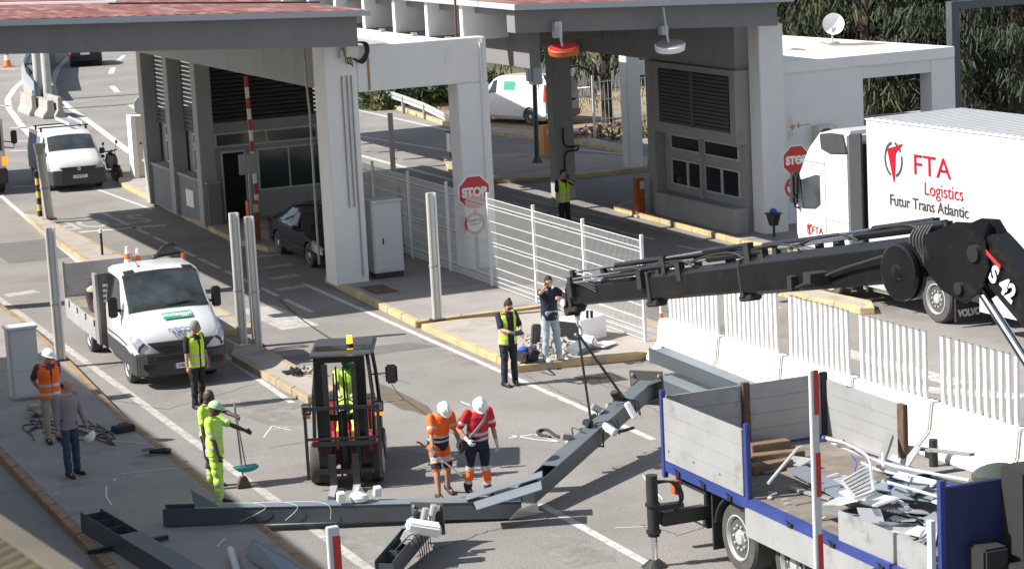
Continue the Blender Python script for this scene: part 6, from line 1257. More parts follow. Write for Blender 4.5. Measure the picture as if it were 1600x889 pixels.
plate_q('pale plate in front of the blue headboard, upper one', bq(1395, 790), bq(1465, 800), .35, .2, .22, K['bluegrey_lt'], .02, .2)
plate_q('pale plate in the scrap heap crossing towards the headboard post', bq(1385, 805), bq(1465, 835), .28, .1, .2, K['bluegrey_lt'], .02, -.15)
plate_q('pale plate lying lowest in the scrap heap by the side board', bq(1355, 822), bq(1460, 845), .3, .05, .08, K['alu'], .02)
plate_q('narrow bright strip sticking out of the scrap heap', bq(1405, 800), bq(1450, 832), .07, .15, .1, K['alub'])
plate_q('long narrow strip leaning on the right dropside of the lorry', bq(1400, 712), bq(1520, 748), .1, .15, .35, K['steel'])
plate_q('short grey box section standing on the scrap heap', bq(1375, 745), bq(1392, 728), .1, .15, .45, K['steel'], .08)
for lab, a_, b_, w_, z1, z2, m_, ro in (('broad grey sheet lying flat under the slatted grille', (1300, 748), (1350, 775), .4, .03, .03, 'alu', 0), ('buckled sheet propped against the blue bar', (1375, 765), (1440, 800), .3, .1, .3, 'bluegrey_lt', .4),
        ('narrow grey channel lying along the far dropside', (1330, 700), (1420, 730), .12, .04, .05, 'steel', 0), ('short tilted sheet beside the timber beams', (1225, 722), (1262, 735), .25, .04, .12, 'alu', .3), ('pale twisted strip on top of the scrap heap', (1400, 772), (1462, 792), .14, .28, .32, 'alub', .5),
        ('grey sheet poking over the headboard end of the heap', (1430, 765), (1500, 775), .3, .2, .38, 'bluegrey_lt', -.3), ('dark channel piece near the side board end', (1330, 800), (1390, 815), .12, .03, .05, 'darkmetal', 0), ('triangular looking sheet leaning on the right dropside', (1395, 722), (1430, 735), .35, .12, .2, 'alu', .8),
        ('thin bright strip near the tall striped post', (1262, 760), (1310, 748), .06, .05, .08, 'alub', 0), ('grey sheet under the lowest pale plate', (1370, 830), (1420, 850), .4, .03, .04, 'steel', .1)):
    plate_q(lab, bq(*a_), bq(*b_), w_, z1, z2, K[m_], .02, ro)
rs = random.Random(12)
for k in range(16):
    x = rs.uniform(X0+.35, X1-.7); y = rs.uniform(YH+.3, 27.3); a0 = rs.uniform(-.5, .5); ln = rs.uniform(.7, 1.5); z0_ = rs.uniform(.05, .32); w0_ = rs.uniform(.18, .38)
    d0 = Vector((math.sin(a0), -math.cos(a0)*(1 if rs.random() < .5 else -.3), rs.uniform(-.12, .16))); mid_ = Vector((x, y, ZF+z0_+.05)); s0_ = Vector((math.cos(a0), math.sin(a0), rs.uniform(-.2, .3))); e1 = mid_-d0*ln*.35; e2 = mid_+d0*ln*.35+Vector((0, 0, rs.uniform(-.08, .12)))
    for e in (e1, e2): e.y = min(max(e.y, YH+.15), 28.2); e.z = max(e.z, ZF+.04)
    def sheet_fn(g):
        R_ = [[p-s0_*w0_/2, p+s0_*w0_/2, p+s0_*w0_/2+Vector((0, 0, .018)), p-s0_*w0_/2+Vector((0, 0, .018))] for p in (e1, mid_, e2)]; g.skin(R_)
    loose('scrap_sheet', 'bent grey sheet lying in the heap of scrap before the blue headboard', 'metal sheet', (K['bluegrey_lt'], K['alu'], K['alub'])[k % 3], sheet_fn, (x, y, ZF), grp='bent sheets heaped before the headboard')
loose('scrap_board', 'long grey aluminium board standing on edge along the lorry side', 'board', AL, lambda g: g.bar((X0+.04, 26.1, ZF+.2), (X0+.1, YH+.2, ZF+.2), .03, .42), (X0+.04, 25, ZF))
loose('blue_bar', 'short blue steel bar on legs among the scrap', 'steel bar', K['blue'], lambda g: (g.bar(bp_(*bq(1390, 772), .2), bp_(*bq(1445, 775), .2), .08, .1), g.bar(bp_(*bq(1392, 780), 0), bp_(*bq(1392, 780), .2), .06, .06)), bp_(*bq(1390, 775)))
for i, (a, b_, w_) in enumerate(((bq(1172, 708), bq(1232, 700), .2), (bq(1172, 725), bq(1255, 716), .2), (bq(1172, 742), bq(1235, 730), .18))):
    loose('timber_beam', ('rearmost', 'middle', 'nearest')[i]+' of three brown timber beams by the tail panel in the lorry bed', 'timber', K['wood'], lambda g: g.bar(bp_(*a, .07), bp_(*b_, .07), w_, .14), bp_(*a), bevel=.01)
t = thing('louvre_panel', 'white framed slatted grille standing in the middle of the scrap load', 'grille', bp_(*bq(1340, 785)), R(0)); iv = TH[t.name].translation
c = [bp_(*bq(1318, 775), .0), bp_(*bq(1350, 770), .4), bp_(*bq(1362, 790), .55), bp_(*bq(1335, 790), .1)]
c = [GY(1316, 752, 26.8), GY(1359, 727, 26.8), GY(1364, 768, 26.3), GY(1337, 778, 26.3)]
c = [q-iv for q in c]
g = MB()
for i in range(4): g.bar(c[i], c[(i+1) % 4], .03, .03)
g.build('frame', K['alub'], t)
for k in range(1, 6): g = MB(); g.bar(c[0].lerp(c[3], k/6), c[1].lerp(c[2], k/6), .05, .02); g.build('slat', K['steel'], t)
def tubes(label, pts, r_, m_='alub', sub=0): 
    P = [GY(x, y, Y) for x, y, Y in pts]; loose('bent_tube', label, 'metal tube', K[m_], lambda g: g.tube(P, r_, n=8, sub=sub), (P[0].x, P[0].y, ZF))
tubes('bent white tube frame leaning at the left of the scrap load', [(1200, 755, 28.0), (1246, 700, 28.2), (1252, 698, 28.2), (1268, 702, 28.3), (1270, 728, 28.0)], .022)
tubes('long white railing tube curving over the scrap grille', [(1295, 686, 28.3), (1320, 692, 28.0), (1345, 705, 27.4), (1358, 718, 26.9), (1362, 745, 26.6), (1366, 768, 26.2)], .022, sub=5)
tubes('long straight white tube across the far side of the scrap load', [(1300, 692, 28.4), (1360, 716, 27.6), (1400, 728, 27.0), (1470, 742, 26.2), (1515, 750, 25.6)], .022)
tubes('white tube ending at the blue headboard post', [(1380, 751, 26.8), (1420, 762, 26.0), (1470, 777, 25.2)], .022)
tubes('thin white tube crossing below the railing tube', [(1346, 722, 27.3), (1370, 733, 27.0), (1420, 745, 26.4)], .018)
tubes('short white upright tube in the scrap', [(1380, 708, 27.4), (1380, 730, 27.2)], .025)
tubes('grey telescopic tube with blue end cap lying over the scrap', [(1289, 684, 28.5), (1318, 690, 28.2)], .035, 'steel'); q = bpy.data.objects['bent_tube.006']; MB().ball(GY(1288, 685, 28.5)-q.location, .05, n=10).build('end_cap', K['blue'], q, smooth=True)
loose('blue_rope', 'thin blue rope hanging in the scrap load', 'rope', K['bagblue'], lambda g: g.tube([GY(1330, 710, 27.6), GY(1338, 722, 27.5), GY(1336, 735, 27.4), GY(1340, 740, 27.4)], .01, sub=4), bp_(*bq(1335, 745)))
g = MB(); random.seed(5)
for k in range(60):
    p = G(random.uniform(1200, 1440), random.uniform(720, 830), ZF)
    if X0+.2 < p.x < X1-.2 and YH+.2 < p.y < YA-.3: g.obox((p.x, p.y, ZF+.02), (random.uniform(.03, .14), random.uniform(.02, .06), .02), (0, random.random()*.4, random.random()*3))
tag(rebase(g.build('scrap_bits', K['galv']), bp_(16.5, 27)), 'small metal offcuts scattered over the lorry bed', 'offcuts', kind='stuff')
loose('canvas_bundle', 'dark green canvas bundle behind the lorry headboard', 'bundle', mat('canvas', (.05, .06, .05), .9, var=.3), lambda g: g.ball(GY(1558, 742, 24.6), .3, (1.2, .8, .5), 12), (17.4, 24.6, ZF), smooth=True)
o = MB().cyl((0, 0, 0), (0, 0, .45), .075, n=16).build('black_bollard', K['blackmat'], None, smooth=True); o.location = G(1459, 728, 0); tag(o, 'short black cylinder standing between the barriers and the lorry', 'bollard')
# ================================================================== PEOPLE
SK = {k: mat('skin_'+k, c, .55, var=.08, vs=12) for k, c in dict(fair=(.52, .30, .21), tan=(.38, .21, .135), dark=(.085, .045, .03)).items()}
def cloth(n, c, **k): return mat('cloth_'+n, c, .85, var=.12, vs=5, bump=.25, bs=14, **k)
C_ = dict(hivo=mat('cloth_orange', (.95, .16, .02), .8, var=.06, bump=.2, bs=14), hivy=mat('cloth_yellow', (.56, .78, .05), .8, var=.06, bump=.2, bs=14), hivt=mat('cloth_lime', (.50, .80, .10), .8, var=.08, bump=.2, bs=14),
    navy=cloth('navy', (.014, .018, .042)), black=cloth('black', (.014, .014, .016)), jeans=cloth('jeans', (.035, .06, .115)), jeansl=cloth('light_jeans', (.34, .42, .50)), beige=cloth('beige', (.34, .29, .22)),
    maroon=cloth('maroon', (.13, .045, .06)), red=mat('cloth_red', (.55, .02, .03), .8, bump=.2, bs=14), shirt=cloth('checked_shirt', (.27, .24, .27)), grey=cloth('grey', (.12, .12, .12)), refl=mat('reflective_tape', (.52, .54, .56), .4, metal=.2),
    hairb=mat('hair_brown', (.03, .02, .014), .8, bump=.4), hairg=mat('hair_grey', (.22, .215, .21), .8, bump=.4), shoeb=mat('shoe_black', (.016, .015, .015), .7), shoew=mat('shoe_white', (.7, .7, .68), .6), glove=mat('glove_white', (.6, .6, .58), .8), gloveg=mat('glove_grey', (.10, .10, .10), .8), eye=mat('eye', (.02, .015, .01), .3), lip=mat('lip', (.28, .10, .08), .6), cap=mat('cap_pale', (.42, .62, .38), .8), capg=mat('cap_green', (.05, .25, .09), .8))
def remesh(o, vox, smooth=4, wob=0.0, wsc=5, seed=0):
    md = o.modifiers.new('r', 'REMESH'); md.mode = 'VOXEL'; md.voxel_size = vox; md.use_smooth_shade = True
    m2 = o.modifiers.new('s', 'SMOOTH'); m2.iterations = smooth; m2.factor = .5
    bpy.context.view_layer.update()
    dg = bpy.context.evaluated_depsgraph_get(); me = bpy.data.meshes.new_from_object(o.evaluated_get(dg)); o.modifiers.clear()
    mats = [m for m in o.data.materials]; old = o.data; nm = old.name; o.data = me; bpy.data.meshes.remove(old); me.name = nm
    if not me.materials:
        for m in mats: me.materials.append(m)
    if wob:
        me.update(); nn = [v.normal.copy() for v in me.vertices]
        for v, n in zip(me.vertices, nn):
            p = v.co; f_ = noise.noise(Vector((p.x*wsc+seed, p.y*wsc, p.z*wsc*1.6)))+.5*noise.noise(Vector((p.x*wsc*2.3, p.y*wsc*2.3+seed, p.z*wsc*2.8)))
            v.co = p+n*wob*f_
    me.polygons.foreach_set('use_smooth', [True]*len(me.polygons))
def bandcut(o, planes, mats):
    """planes: list of (co0, co1, normal, material index): faces between the two planes get that index"""
    me = o.data; bm = bmesh.new(); bm.from_mesh(me)
    for (c0, c1, n, mi, tst) in planes:
        for c in (c0, c1): bmesh.ops.bisect_plane(bm, geom=bm.verts[:]+bm.edges[:]+bm.faces[:], plane_co=c, plane_no=n, dist=1e-5)
    for (c0, c1, n, mi, tst) in planes:
        for f in bm.faces:
            q = f.calc_center_median()
            if (q-c0).dot(n) > 0 and (q-c1).dot(n) < 0 and (tst is None or tst(q)): f.material_index = mi
    me.materials.clear()
    for m in mats: me.materials.append(m)
    bm.to_mesh(me); bm.free()
def ell(g, c, x, y, rx, ry, n=16): return [c+x*math.cos(2*math.pi*i/n)*rx+y*math.sin(2*math.pi*i/n)*ry for i in range(n)]
def limb(g, pts, rs, n=12):
    for i in range(len(pts)-1):
        a, b = Vector(pts[i]), Vector(pts[i+1]); d = (b-a); L_ = d.length
        if L_ < 1e-5: continue
        d /= L_; x = d.orthogonal().normalized(); y = d.cross(x); g.skin([ell(g, a, x, y, rs[i], rs[i], n), ell(g, b, x, y, rs[i+1], rs[i+1], n)])
    for p, r_ in zip(pts, rs): g.ball(p, r_*.985, n=n)
def ik(a, b, l1, l2, hint):
    a, b = Vector(a), Vector(b); d = b-a; L_ = min(d.length, (l1+l2)*.999); d = d.normalized(); b = a+d*L_
    x = (l1*l1-l2*l2+L_*L_)/(2*L_); h = math.sqrt(max(0, l1*l1-x*x)); hv = Vector(hint); hv = (hv-d*hv.dot(d)).normalized()
    return a+d*x+hv*h, b
def person(label, loc, face, H=1.75, skin='fair', lean=0, side=0, twist=0, head=(0, 0), feet=None, hands=None, elbow=None, knee=None, top='navy', sleeve='short', bottom='navy', shorts=False, shoe='shoeb', vest=None, bands=(), legbands=(),
           helmet=None, hair=None, gloves=None, grip=(.6, .6), pelvis=None, group=None, shirt_two=None, bulk=1.0, sleeve_band=False, zip_=False, bun=False, beard=False, halfleg=None, glasses=False):
    """local frame: +Y faces forward, +X is the person's right, origin between the feet. face = heading angle (deg, 0 = +Y world, 90 = -X)"""
    t = thing('person', label, 'person', loc, R(face), group); k = H/1.75
    V = Vector; pel = V(pelvis) if pelvis else V((0, 0, .93)); pel = pel*k if not pelvis else pel
    Rm = Matrix.Rotation(R(twist), 3, 'Z') @ Matrix.Rotation(R(-lean), 3, 'X') @ Matrix.Rotation(R(side), 3, 'Y')
    X = Rm @ V((1, 0, 0)); Yv = Rm @ V((0, 1, 0)); Z = Rm @ V((0, 0, 1))
    def T(x, y, z): return pel + (X*x+Yv*y+Z*z)*k
    neck = T(0, -.01, .53); Hm = Rm @ Matrix.Rotation(R(head[1]), 3, 'Z') @ Matrix.Rotation(R(-head[0]), 3, 'X')
    hx, hy, hz = Hm @ V((1, 0, 0)), Hm @ V((0, 1, 0)), Hm @ V((0, 0, 1)); hc = neck+(hz*.145+hy*.025)*k
    def HD(x, y, z): return hc+(hx*x+hy*y+hz*z)*k
    sh = [T(s_*.175*bulk, -.01, .475) for s_ in (-1, 1)]; hip = [pel+(V((math.cos(R(twist)), math.sin(R(twist)), 0))*s_*.09)*k for s_ in (-1, 1)]
    feet = feet or [(-.12, 0, 0), (.12, .03, 0)]; knee = knee or [(0, 1, 0)]*2
    hands = hands or [(-.25, .05, .82), (.25, .05, .82)]; elbow = elbow or [(-.3, -1, 0), (.3, -1, 0)]
    ank = [V(f_[:3])+V((0, 0, .08*k)) for f_ in feet]; kn = []; el = []; wr = []
    for i in (0, 1):
        q, a_ = ik(hip[i], ank[i], .43*k, .42*k, knee[i]); kn.append(q); ank[i] = a_
        q, w_ = ik(sh[i], V(hands[i])*1.0, .29*k, .255*k, elbow[i]); el.append(q); wr.append(w_)
    fd = [V((math.sin(-R(f_[3])), math.cos(R(f_[3])), 0)) if len(f_) > 3 else V((.12*(1 if i else -1), 1, 0)).normalized() for i, f_ in enumerate(feet)]
    def torso(g, e=0.0, z0=-.12, z1=.5, fat=1.0):
        rows = [(-.12, .150, .105, 0), (-.02, .168, .118, -.005), (.10, .155, .112, .005), (.2, .150, .108, .01), (.32, .172, .118, .008), (.42, .182, .112, 0), (.475, .16, .09, -.01), (.51, .10, .065, -.015), (.53, .062, .058, -.012)]
        R_ = []
        for z, rx, ry, yo in rows:
            if z0-1e-6 <= z <= z1+1e-6: R_.append(ell(g, T(0, yo, z), X, Yv, (rx*bulk*fat+e)*k, (ry*bulk*fat+e)*k, 20))
        g.skin(R_)
    # ---- body (skin)
    g = MB(); torso(g, 0, -.12, .53); limb(g, [T(0, -.015, .49), T(0, 0, .56), hc-hz*.06*k], [.06*k, .054*k, .055*k])
    g.ball(hc, .1*k, (.76, .96, 1.2), 16, Hm); g.ball(HD(0, .028, -.055), .072*k, (.78, .9, .95), 14, Hm); g.ball(HD(0, .062, -.092), .025*k, (1.2, .9, .8), 8, Hm)
    g.skin([ell(g, HD(0, .088, .02), hx, hz, .008*k, .01*k, 8), ell(g, HD(0, .118, -.022), hx, hz, .016*k, .012*k, 8), ell(g, HD(0, .085, -.034), hx, hz, .014*k, .008*k, 8)])
    for s_ in (-1, 1): g.ball(HD(s_*.076, -.005, -.012), .024*k, (.4, .8, 1.2), 8, Hm)
    for i in (0, 1):
        s_ = (-1, 1)[i]; m1 = sh[i].lerp(el[i], .5); m2 = el[i].lerp(wr[i], .3)
        limb(g, [sh[i], m1, el[i], m2, wr[i]], [.054*k, .047*k, .038*k, .041*k, .027*k], 10)
        limb(g, [hip[i], hip[i].lerp(kn[i], .5), kn[i], kn[i].lerp(ank[i], .3), ank[i]], [.088*k, .074*k, .052*k, .056*k, .037*k], 12)
        limb(g, [ank[i], ank[i]+fd[i]*.12*k-V((0, 0, .04*k))], [.037*k, .03*k], 8)
        # hand
        d = (wr[i]-el[i]).normalized(); side_v = d.cross(V((0, 0, 1))); side_v = side_v.normalized() if side_v.length > .2 else V((s_, 0, 0)); 
        pn = V((-s_, 0, 0)); pn = (pn-d*pn.dot(d)); pn = pn.normalized() if pn.length > .3 else V((0, -1, 0)).cross(d).normalized()   # palm faces inward
        ac = d.cross(pn).normalized(); ac = ac if ac.y > 0 else -ac   # thumb side forward
        hw = MB()
        def hand(g2, e):
            g2.skin([ell(g2, wr[i], ac, pn, (.026+e)*k, (.019+e)*k, 10), ell(g2, wr[i]+d*.045*k, ac, pn, (.038+e)*k, (.017+e)*k, 10), ell(g2, wr[i]+d*.09*k, ac, pn, (.04+e)*k, (.014+e)*k, 10)])
            cu = grip[i]
            for q in range(4):
                b0 = wr[i]+(d*.085+ac*(.029-.0193*q))*k; ln = (.072, .08, .074, .058)[q]*k; a1 = cu*1.0; a2 = cu*2.2; a3 = cu*3.0
                p1 = b0+(d*math.cos(a1)+pn*math.sin(a1))*ln*.45; p2 = p1+(d*math.cos(a2)+pn*math.sin(a2))*ln*.32; p3 = p2+(d*math.cos(a3)+pn*math.sin(a3))*ln*.25
                limb(g2, [b0-d*.02*k, b0, p1, p2, p3], [(.009+e)*k, (.0095+e)*k, (.0088+e)*k, (.008+e)*k, (.007+e)*k], 7)
            b0 = wr[i]+(d*.03+ac*.03)*k; p1 = b0+(ac*.75+d*.65+pn*.25).normalized()*.034*k; p2 = p1+(d*.8+ac*(.45-.6*cu)+pn*(.3+.5*cu)).normalized()*.035*k; limb(g2, [b0, p1, p2], [(.014+e)*k, (.011+e)*k, (.009+e)*k], 7)
        hand(g, 0)
        if gloves: hand(hw, .004); limb(hw, [wr[i]-d*.05*k, wr[i]], [.036*k, .031*k], 10); go = hw.build('glove', C_[gloves], t); remesh(go, .008*k, 1)
    bo = g.build('body', SK[skin], t); remesh(bo, .0085*k, 2)
    # ---- eyes, mouth, hair
    for s_ in (-1, 1): g = MB(); g.ball(HD(s_*.031, .083, .012), .011*k, (1.2, .6, .8), 8, Hm); g.build('eye', C_['eye'], t, smooth=True)
    g = MB(); g.ball(HD(0, .094, -.062), .02*k, (1.1, .35, .3), 8, Hm); g.build('mouth', C_['lip'], t, smooth=True)
    for s_ in (-1, 1): g = MB(); g.ball(HD(s_*.031, .090, .033), .018*k, (1.1, .4, .25), 8, Hm); g.build('eyebrow', C_['hairb'], t, smooth=True)
    if glasses: g = MB(); g.bar(HD(-.06, .1, .012), HD(.06, .1, .012), .006, .024); g.build('glasses', C_['black'], t)
    if hair:
        hm = C_['hairb'] if hair == 'bald' else C_[hair]; g = MB(); g.ball(HD(0, -.016, .022), .105*k, (.80, .94, 1.14), 18, Hm)
        cutp = []; 
        if bun: g.ball(HD(0, -.03, .15), .035*k, n=10)
        ho = g.build('hair', hm, t, smooth=True); bm = bmesh.new(); bm.from_mesh(ho.data)
        if hair == 'bald': bmesh.ops.delete(bm, geom=[v for v in bm.verts if (v.co-hc).dot(hz)/k > .05 or ((v.co-hc).dot(hz)/k > .0 and (v.co-hc).dot(hy)/k > .0)], context='VERTS')
        dele = [v for v in bm.verts if ((v.co-hc).dot(hy)/k > .035 and (v.co-hc).dot(hz)/k < .055) or (v.co-hc).dot(hz)/k < -.07]
        bmesh.ops.delete(bm, geom=dele, context='VERTS'); bm.to_mesh(ho.data); bm.free()
    if beard: g = MB(); g.ball(HD(0, .045, -.085), .058*k, (.95, .85, .7), 12, Hm); g.build('beard', C_['hairb'], t, smooth=True)
    if helmet:
        hm = K['swhite'] if helmet == 'white' else C_[helmet]; cap = helmet != 'white'
        g = MB(); rr = .112 if not cap else .102; rows = []
        for q in range(7):
            a = math.pi/2*q/6; rows.append([HD(math.cos(2*math.pi*i/20)*math.cos(a)*rr*.92, -.005+math.sin(2*math.pi*i/20)*math.cos(a)*rr*1.1, .028+math.sin(a)*(.105 if not cap else .09)) for i in range(20)])
        g.skin([[p-hz*.012 for p in rows[0]]]+rows[:-1]+[[HD(math.cos(2*math.pi*i/20)*.006, -.005+math.sin(2*math.pi*i/20)*.006, .135 if not cap else .12) for i in range(20)]]); ho = g.build('helmet' if not cap else 'cap', hm, t, smooth=True, angle=50)
        g = MB(); g.skin([[HD(math.cos(a)*rr*(.93+.0*q), -.005+math.sin(a)*rr*1.1*(1.0)+(0), .022-.006*q) for a in [2*math.pi*i/20 for i in range(20)]] if q == 0 else [HD(math.cos(a)*rr*(1.08 if not cap else .95), -.005+math.sin(a)*rr*(1.22 if not cap else 1.1)+(max(0, math.sin(a))**2)*(.03 if not cap else .075), .012-(.012 if cap else .006)*max(0, math.sin(a))) for a in [2*math.pi*i/20 for i in range(20)]] for q in (0, 1)]); g.build('brim', hm, ho, smooth=True)
        if not cap:
            g = MB()
            for q in range(8): a = math.pi*(.18+.64*q/8); b = math.pi*(.18+.64*(q+1)/8); g.bar(HD(0, math.cos(a)*.122-.005, .028+math.sin(a)*.108), HD(0, math.cos(b)*.122-.005, .028+math.sin(b)*.108), .03, .012)
            g.build('ridge', hm, ho)
    # ---- trousers
    bt = C_[bottom]; g = MB(); torso(g, .012, -.12, .12 if not shorts else .06); g.ball(pel+V((0, 0, -.05*k)), .13*k, (1.15, .95, .8), 12)
    for i in (0, 1):
        if shorts: e2 = hip[i].lerp(kn[i], .95); limb(g, [hip[i], hip[i].lerp(kn[i], .5), e2], [.1*k, .092*k, .086*k])
        else: limb(g, [hip[i], hip[i].lerp(kn[i], .5), kn[i], kn[i].lerp(ank[i], .45), ank[i]+V((0, 0, .0))], [.102*k, .092*k, .072*k, .070*k, .063*k])
    to = g.build('shorts' if shorts else 'trousers', bt, t); remesh(to, .013*k, 3, .014*k, 7, loc[0])
    mats = [bt, C_['refl'], C_['navy'], C_['hivo'], C_['hivt']]
    pls = []
    for (f0, f1, mi) in legbands:   # fraction along leg: 0 hip,1 knee,2 ankle
        for i in (0, 1):
            def at(f_): return hip[i].lerp(kn[i], f_) if f_ <= 1 else kn[i].lerp(ank[i], f_-1)
            dn = (kn[i]-hip[i]).normalized() if f1 <= 1.001 else (ank[i]-kn[i]).normalized(); cc = at((f0+f1)/2)
            pls.append((at(f0), at(f1), dn, mi, (lambda q, cc=cc: (q-cc).length < .2*k)))
    if pls: bandcut(to, pls, mats)
    # ---- top
    tm = C_[top]; g = MB(); torso(g, .012, -.02 if not vest else .0, .51)
    if not vest: g.skin([ell(g, T(0, 0, -.1), X, Yv, .182*k*bulk, .132*k*bulk, 20), ell(g, T(0, 0, .02), X, Yv, .178*k*bulk, .128*k*bulk, 20), ell(g, T(0, 0, .2), X, Yv, .168*k*bulk, .124*k*bulk, 20)])
    for i in (0, 1):
        if sleeve == 'long': limb(g, [sh[i], sh[i].lerp(el[i], .5), el[i], el[i].lerp(wr[i], .9)], [.07*k, .062*k, .054*k, .043*k])
        elif sleeve == 'short': limb(g, [sh[i], sh[i].lerp(el[i], .4), sh[i].lerp(el[i], .8)], [.07*k, .068*k, .066*k])
    to = g.build('shirt', tm, t); remesh(to, .012*k, 3, .010*k, 6, loc[1])
    pls = [(T(0, 0, a), T(0, 0, b), Z, mi, (lambda q: abs((q-T(0, 0, .2)).dot(X)) < .21*k)) for a, b, mi in bands] if not vest else []
    if sleeve_band:
        for i in (0, 1): dn = (el[i]-sh[i]).normalized(); pls.append((sh[i].lerp(el[i], .52), sh[i].lerp(el[i], .68), dn, 1, (lambda q, c=sh[i].lerp(el[i], .6): (q-c).length < .1*k)))
    mats = [tm, C_['refl'], C_['navy'], C_['hivo']]
    if pls: bandcut(to, pls, mats)
    if vest:
        vm = C_[vest]; g = MB(); torso(g, .03, .0, .475); g.skin([ell(g, T(0, 0, -.1), X, Yv, .198*k*bulk, .150*k*bulk, 20), ell(g, T(0, 0, .1), X, Yv, .192*k*bulk, .146*k*bulk, 20)])
        for i in (0, 1): g.ball(sh[i]-X*((-1, 1)[i]*.03*k)+Z*.015*k, .07*k, (1, 1, .75))
        vo = g.build('vest', vm, t); remesh(vo, .013*k, 3, .008*k, 6, 3)
        pls = [(T(0, 0, a), T(0, 0, b), Z, 1, None) for a, b in ((-.04, .01), (.12, .17))]; bandcut(vo, pls, [vm, C_['refl']])
        bm = bmesh.new(); bm.from_mesh(vo.data)   # open front strip and neck
        if zip_ is not False:
            w0 = zip_; bmesh.ops.delete(bm, geom=[f for f in bm.faces if (f.calc_center_median()-T(0, 0, 0)).dot(Yv) > .0 and abs((f.calc_center_median()-pel).dot(X)) < (w0+.10*max(0, (f.calc_center_median()-pel).dot(Z)/k-.3))*k], context='FACES')
        bmesh.ops.delete(bm, geom=[f for f in bm.faces if (f.calc_center_median()-pel).dot(Z) > .44*k and abs((f.calc_center_median()-pel).dot(X)) < .085*k], context='FACES')
        bm.to_mesh(vo.data); bm.free()
    # collar
    g = MB(); g.skin([ell(g, T(0, -.012, .50), X, Yv, .078*k, .07*k, 14), ell(g, T(0, -.008, .535), X, Yv, .066*k, .062*k, 14)]); g.build('collar', tm if top != 'hivo' else C_['navy'], t, smooth=True)
    # ---- shoes
    for i in (0, 1):
        a = ank[i]-V((0, 0, .08*k)); f_ = fd[i]; x_ = V((f_.y, -f_.x, 0)); g = MB(); L0 = .20*k
        pitch = feet[i][4] if len(feet[i]) > 4 else 0
        def F_(y, x, z): return a+f_*(y*math.cos(pitch)+z*math.sin(pitch)*.0)*k+x_*x*k+V((0, 0, (z+max(0, -(y-.1))*math.sin(pitch)*1.0)*k))
        rings = []
        for (y, w_, h_) in ((-.085, .034, .09), (-.045, .050, .125), (.035, .052, .115), (.10, .053, .075), (.15, .05, .058), (.20, .03, .04)):
            rings.append([F_(y, math.cos(q)*w_, max(.003, h_/2+math.sin(q)*h_/2)) for q in [2*math.pi*j/12 for j in range(12)]])
        g.skin(rings); g.build('shoe', C_[shoe], t, smooth=True, angle=50)
    return t, dict(hand=wr, neck=neck, el=el, T=T)
def held(name, label, cat, m_, fn, base, smooth=False, bevel=0):
    g = MB(); fn(g); o = g.build(name, m_, None, smooth=smooth, bevel=bevel); rebase(o, base); return tag(o, label, cat)
def toface(p):  # heading that faces the camera from p, degrees, in our convention
    return math.degrees(math.atan2(p[0], -p[1]))   # local +Y -> direction (-sin a, cos a)
# 1 orange vest, white helmet, hands behind the back
p = G(84, 690, .15); person('man in orange safety vest and white helmet with hands behind his back', p, 190, 1.74, 'fair', head=(12, 30), top='maroon', vest='hivo', bottom='beige', helmet='white', zip_=.012, hands=[(-.12, -.2, .92), (.1, -.2, .95)], elbow=[(-1, -.5, 0), (1, -.5, 0)], glasses=True, bulk=1.05)
# 2 striped shirt
p = G(112, 742, .15); t, D = person('balding man in striped shirt and jeans walking past the grey cabinet', p, 205, 1.72, 'fair', lean=2, head=(8, 22), top='shirt', sleeve='long', bottom='jeans', hair='bald', hands=[(-.28, .12, .86), (.27, .08, .84)], feet=[(-.13, -.0, 0, 0), (.13, .1, 0, -12)], bulk=1.12)
M_ = C_['shirt'].node_tree; wv = M_.nodes.new('ShaderNodeTexWave'); wv.inputs['Scale'].default_value = 22; wv.bands_direction = 'X'; tc = M_.nodes.new('ShaderNodeTexCoord'); rp = M_.nodes.new('ShaderNodeMix'); rp.data_type = 'RGBA'; rp.inputs[6].default_value = (.30, .27, .29, 1); rp.inputs[7].default_value = (.19, .16, .19, 1)
M_.links.new(tc.outputs['Object'], wv.inputs[0]); M_.links.new(wv.outputs[1], rp.inputs[0]); M_.links.new(rp.outputs[2], M_.nodes['Principled BSDF'].inputs['Base Color'])
g = MB(); hc_ = D['neck']+Vector((0, -.02, .15)); 
hw_ = TH[t.name] @ D['hand'][0]
o = thing('hard_hat', 'white hard hat carried upside down in the hand of the striped shirt man', 'hard hat', hw_+Vector((0.02, 0, -.2)))
g = MB(); g.lathe((0, 0, 0), (-.5, .3, .9), [(0, .14), (-.02, .125), (-.08, .115), (-.13, .07), (-.145, .01)], 20); g.build('shell', K['swhite'], o, smooth=True); g = MB(); g.lathe((0, 0, 0), (-.5, .3, .9), [(.003, .105), (.0035, .105)], 20); g.build('liner', K['blackmat'], o)
# 3 yellow vest in front of the lorry
p = G(311, 637); person('grey haired man in yellow vest over black shirt standing before the white lorry', p, 205, 1.73, 'tan', head=(10, 45), top='black', vest='hivy', bottom='black', hair='hairg', zip_=.02, hands=[(-.29, .02, .82), (.28, .08, .82)], feet=[(-.11, -.02, 0, 10), (.12, .04, 0, -10)], bulk=1.02)
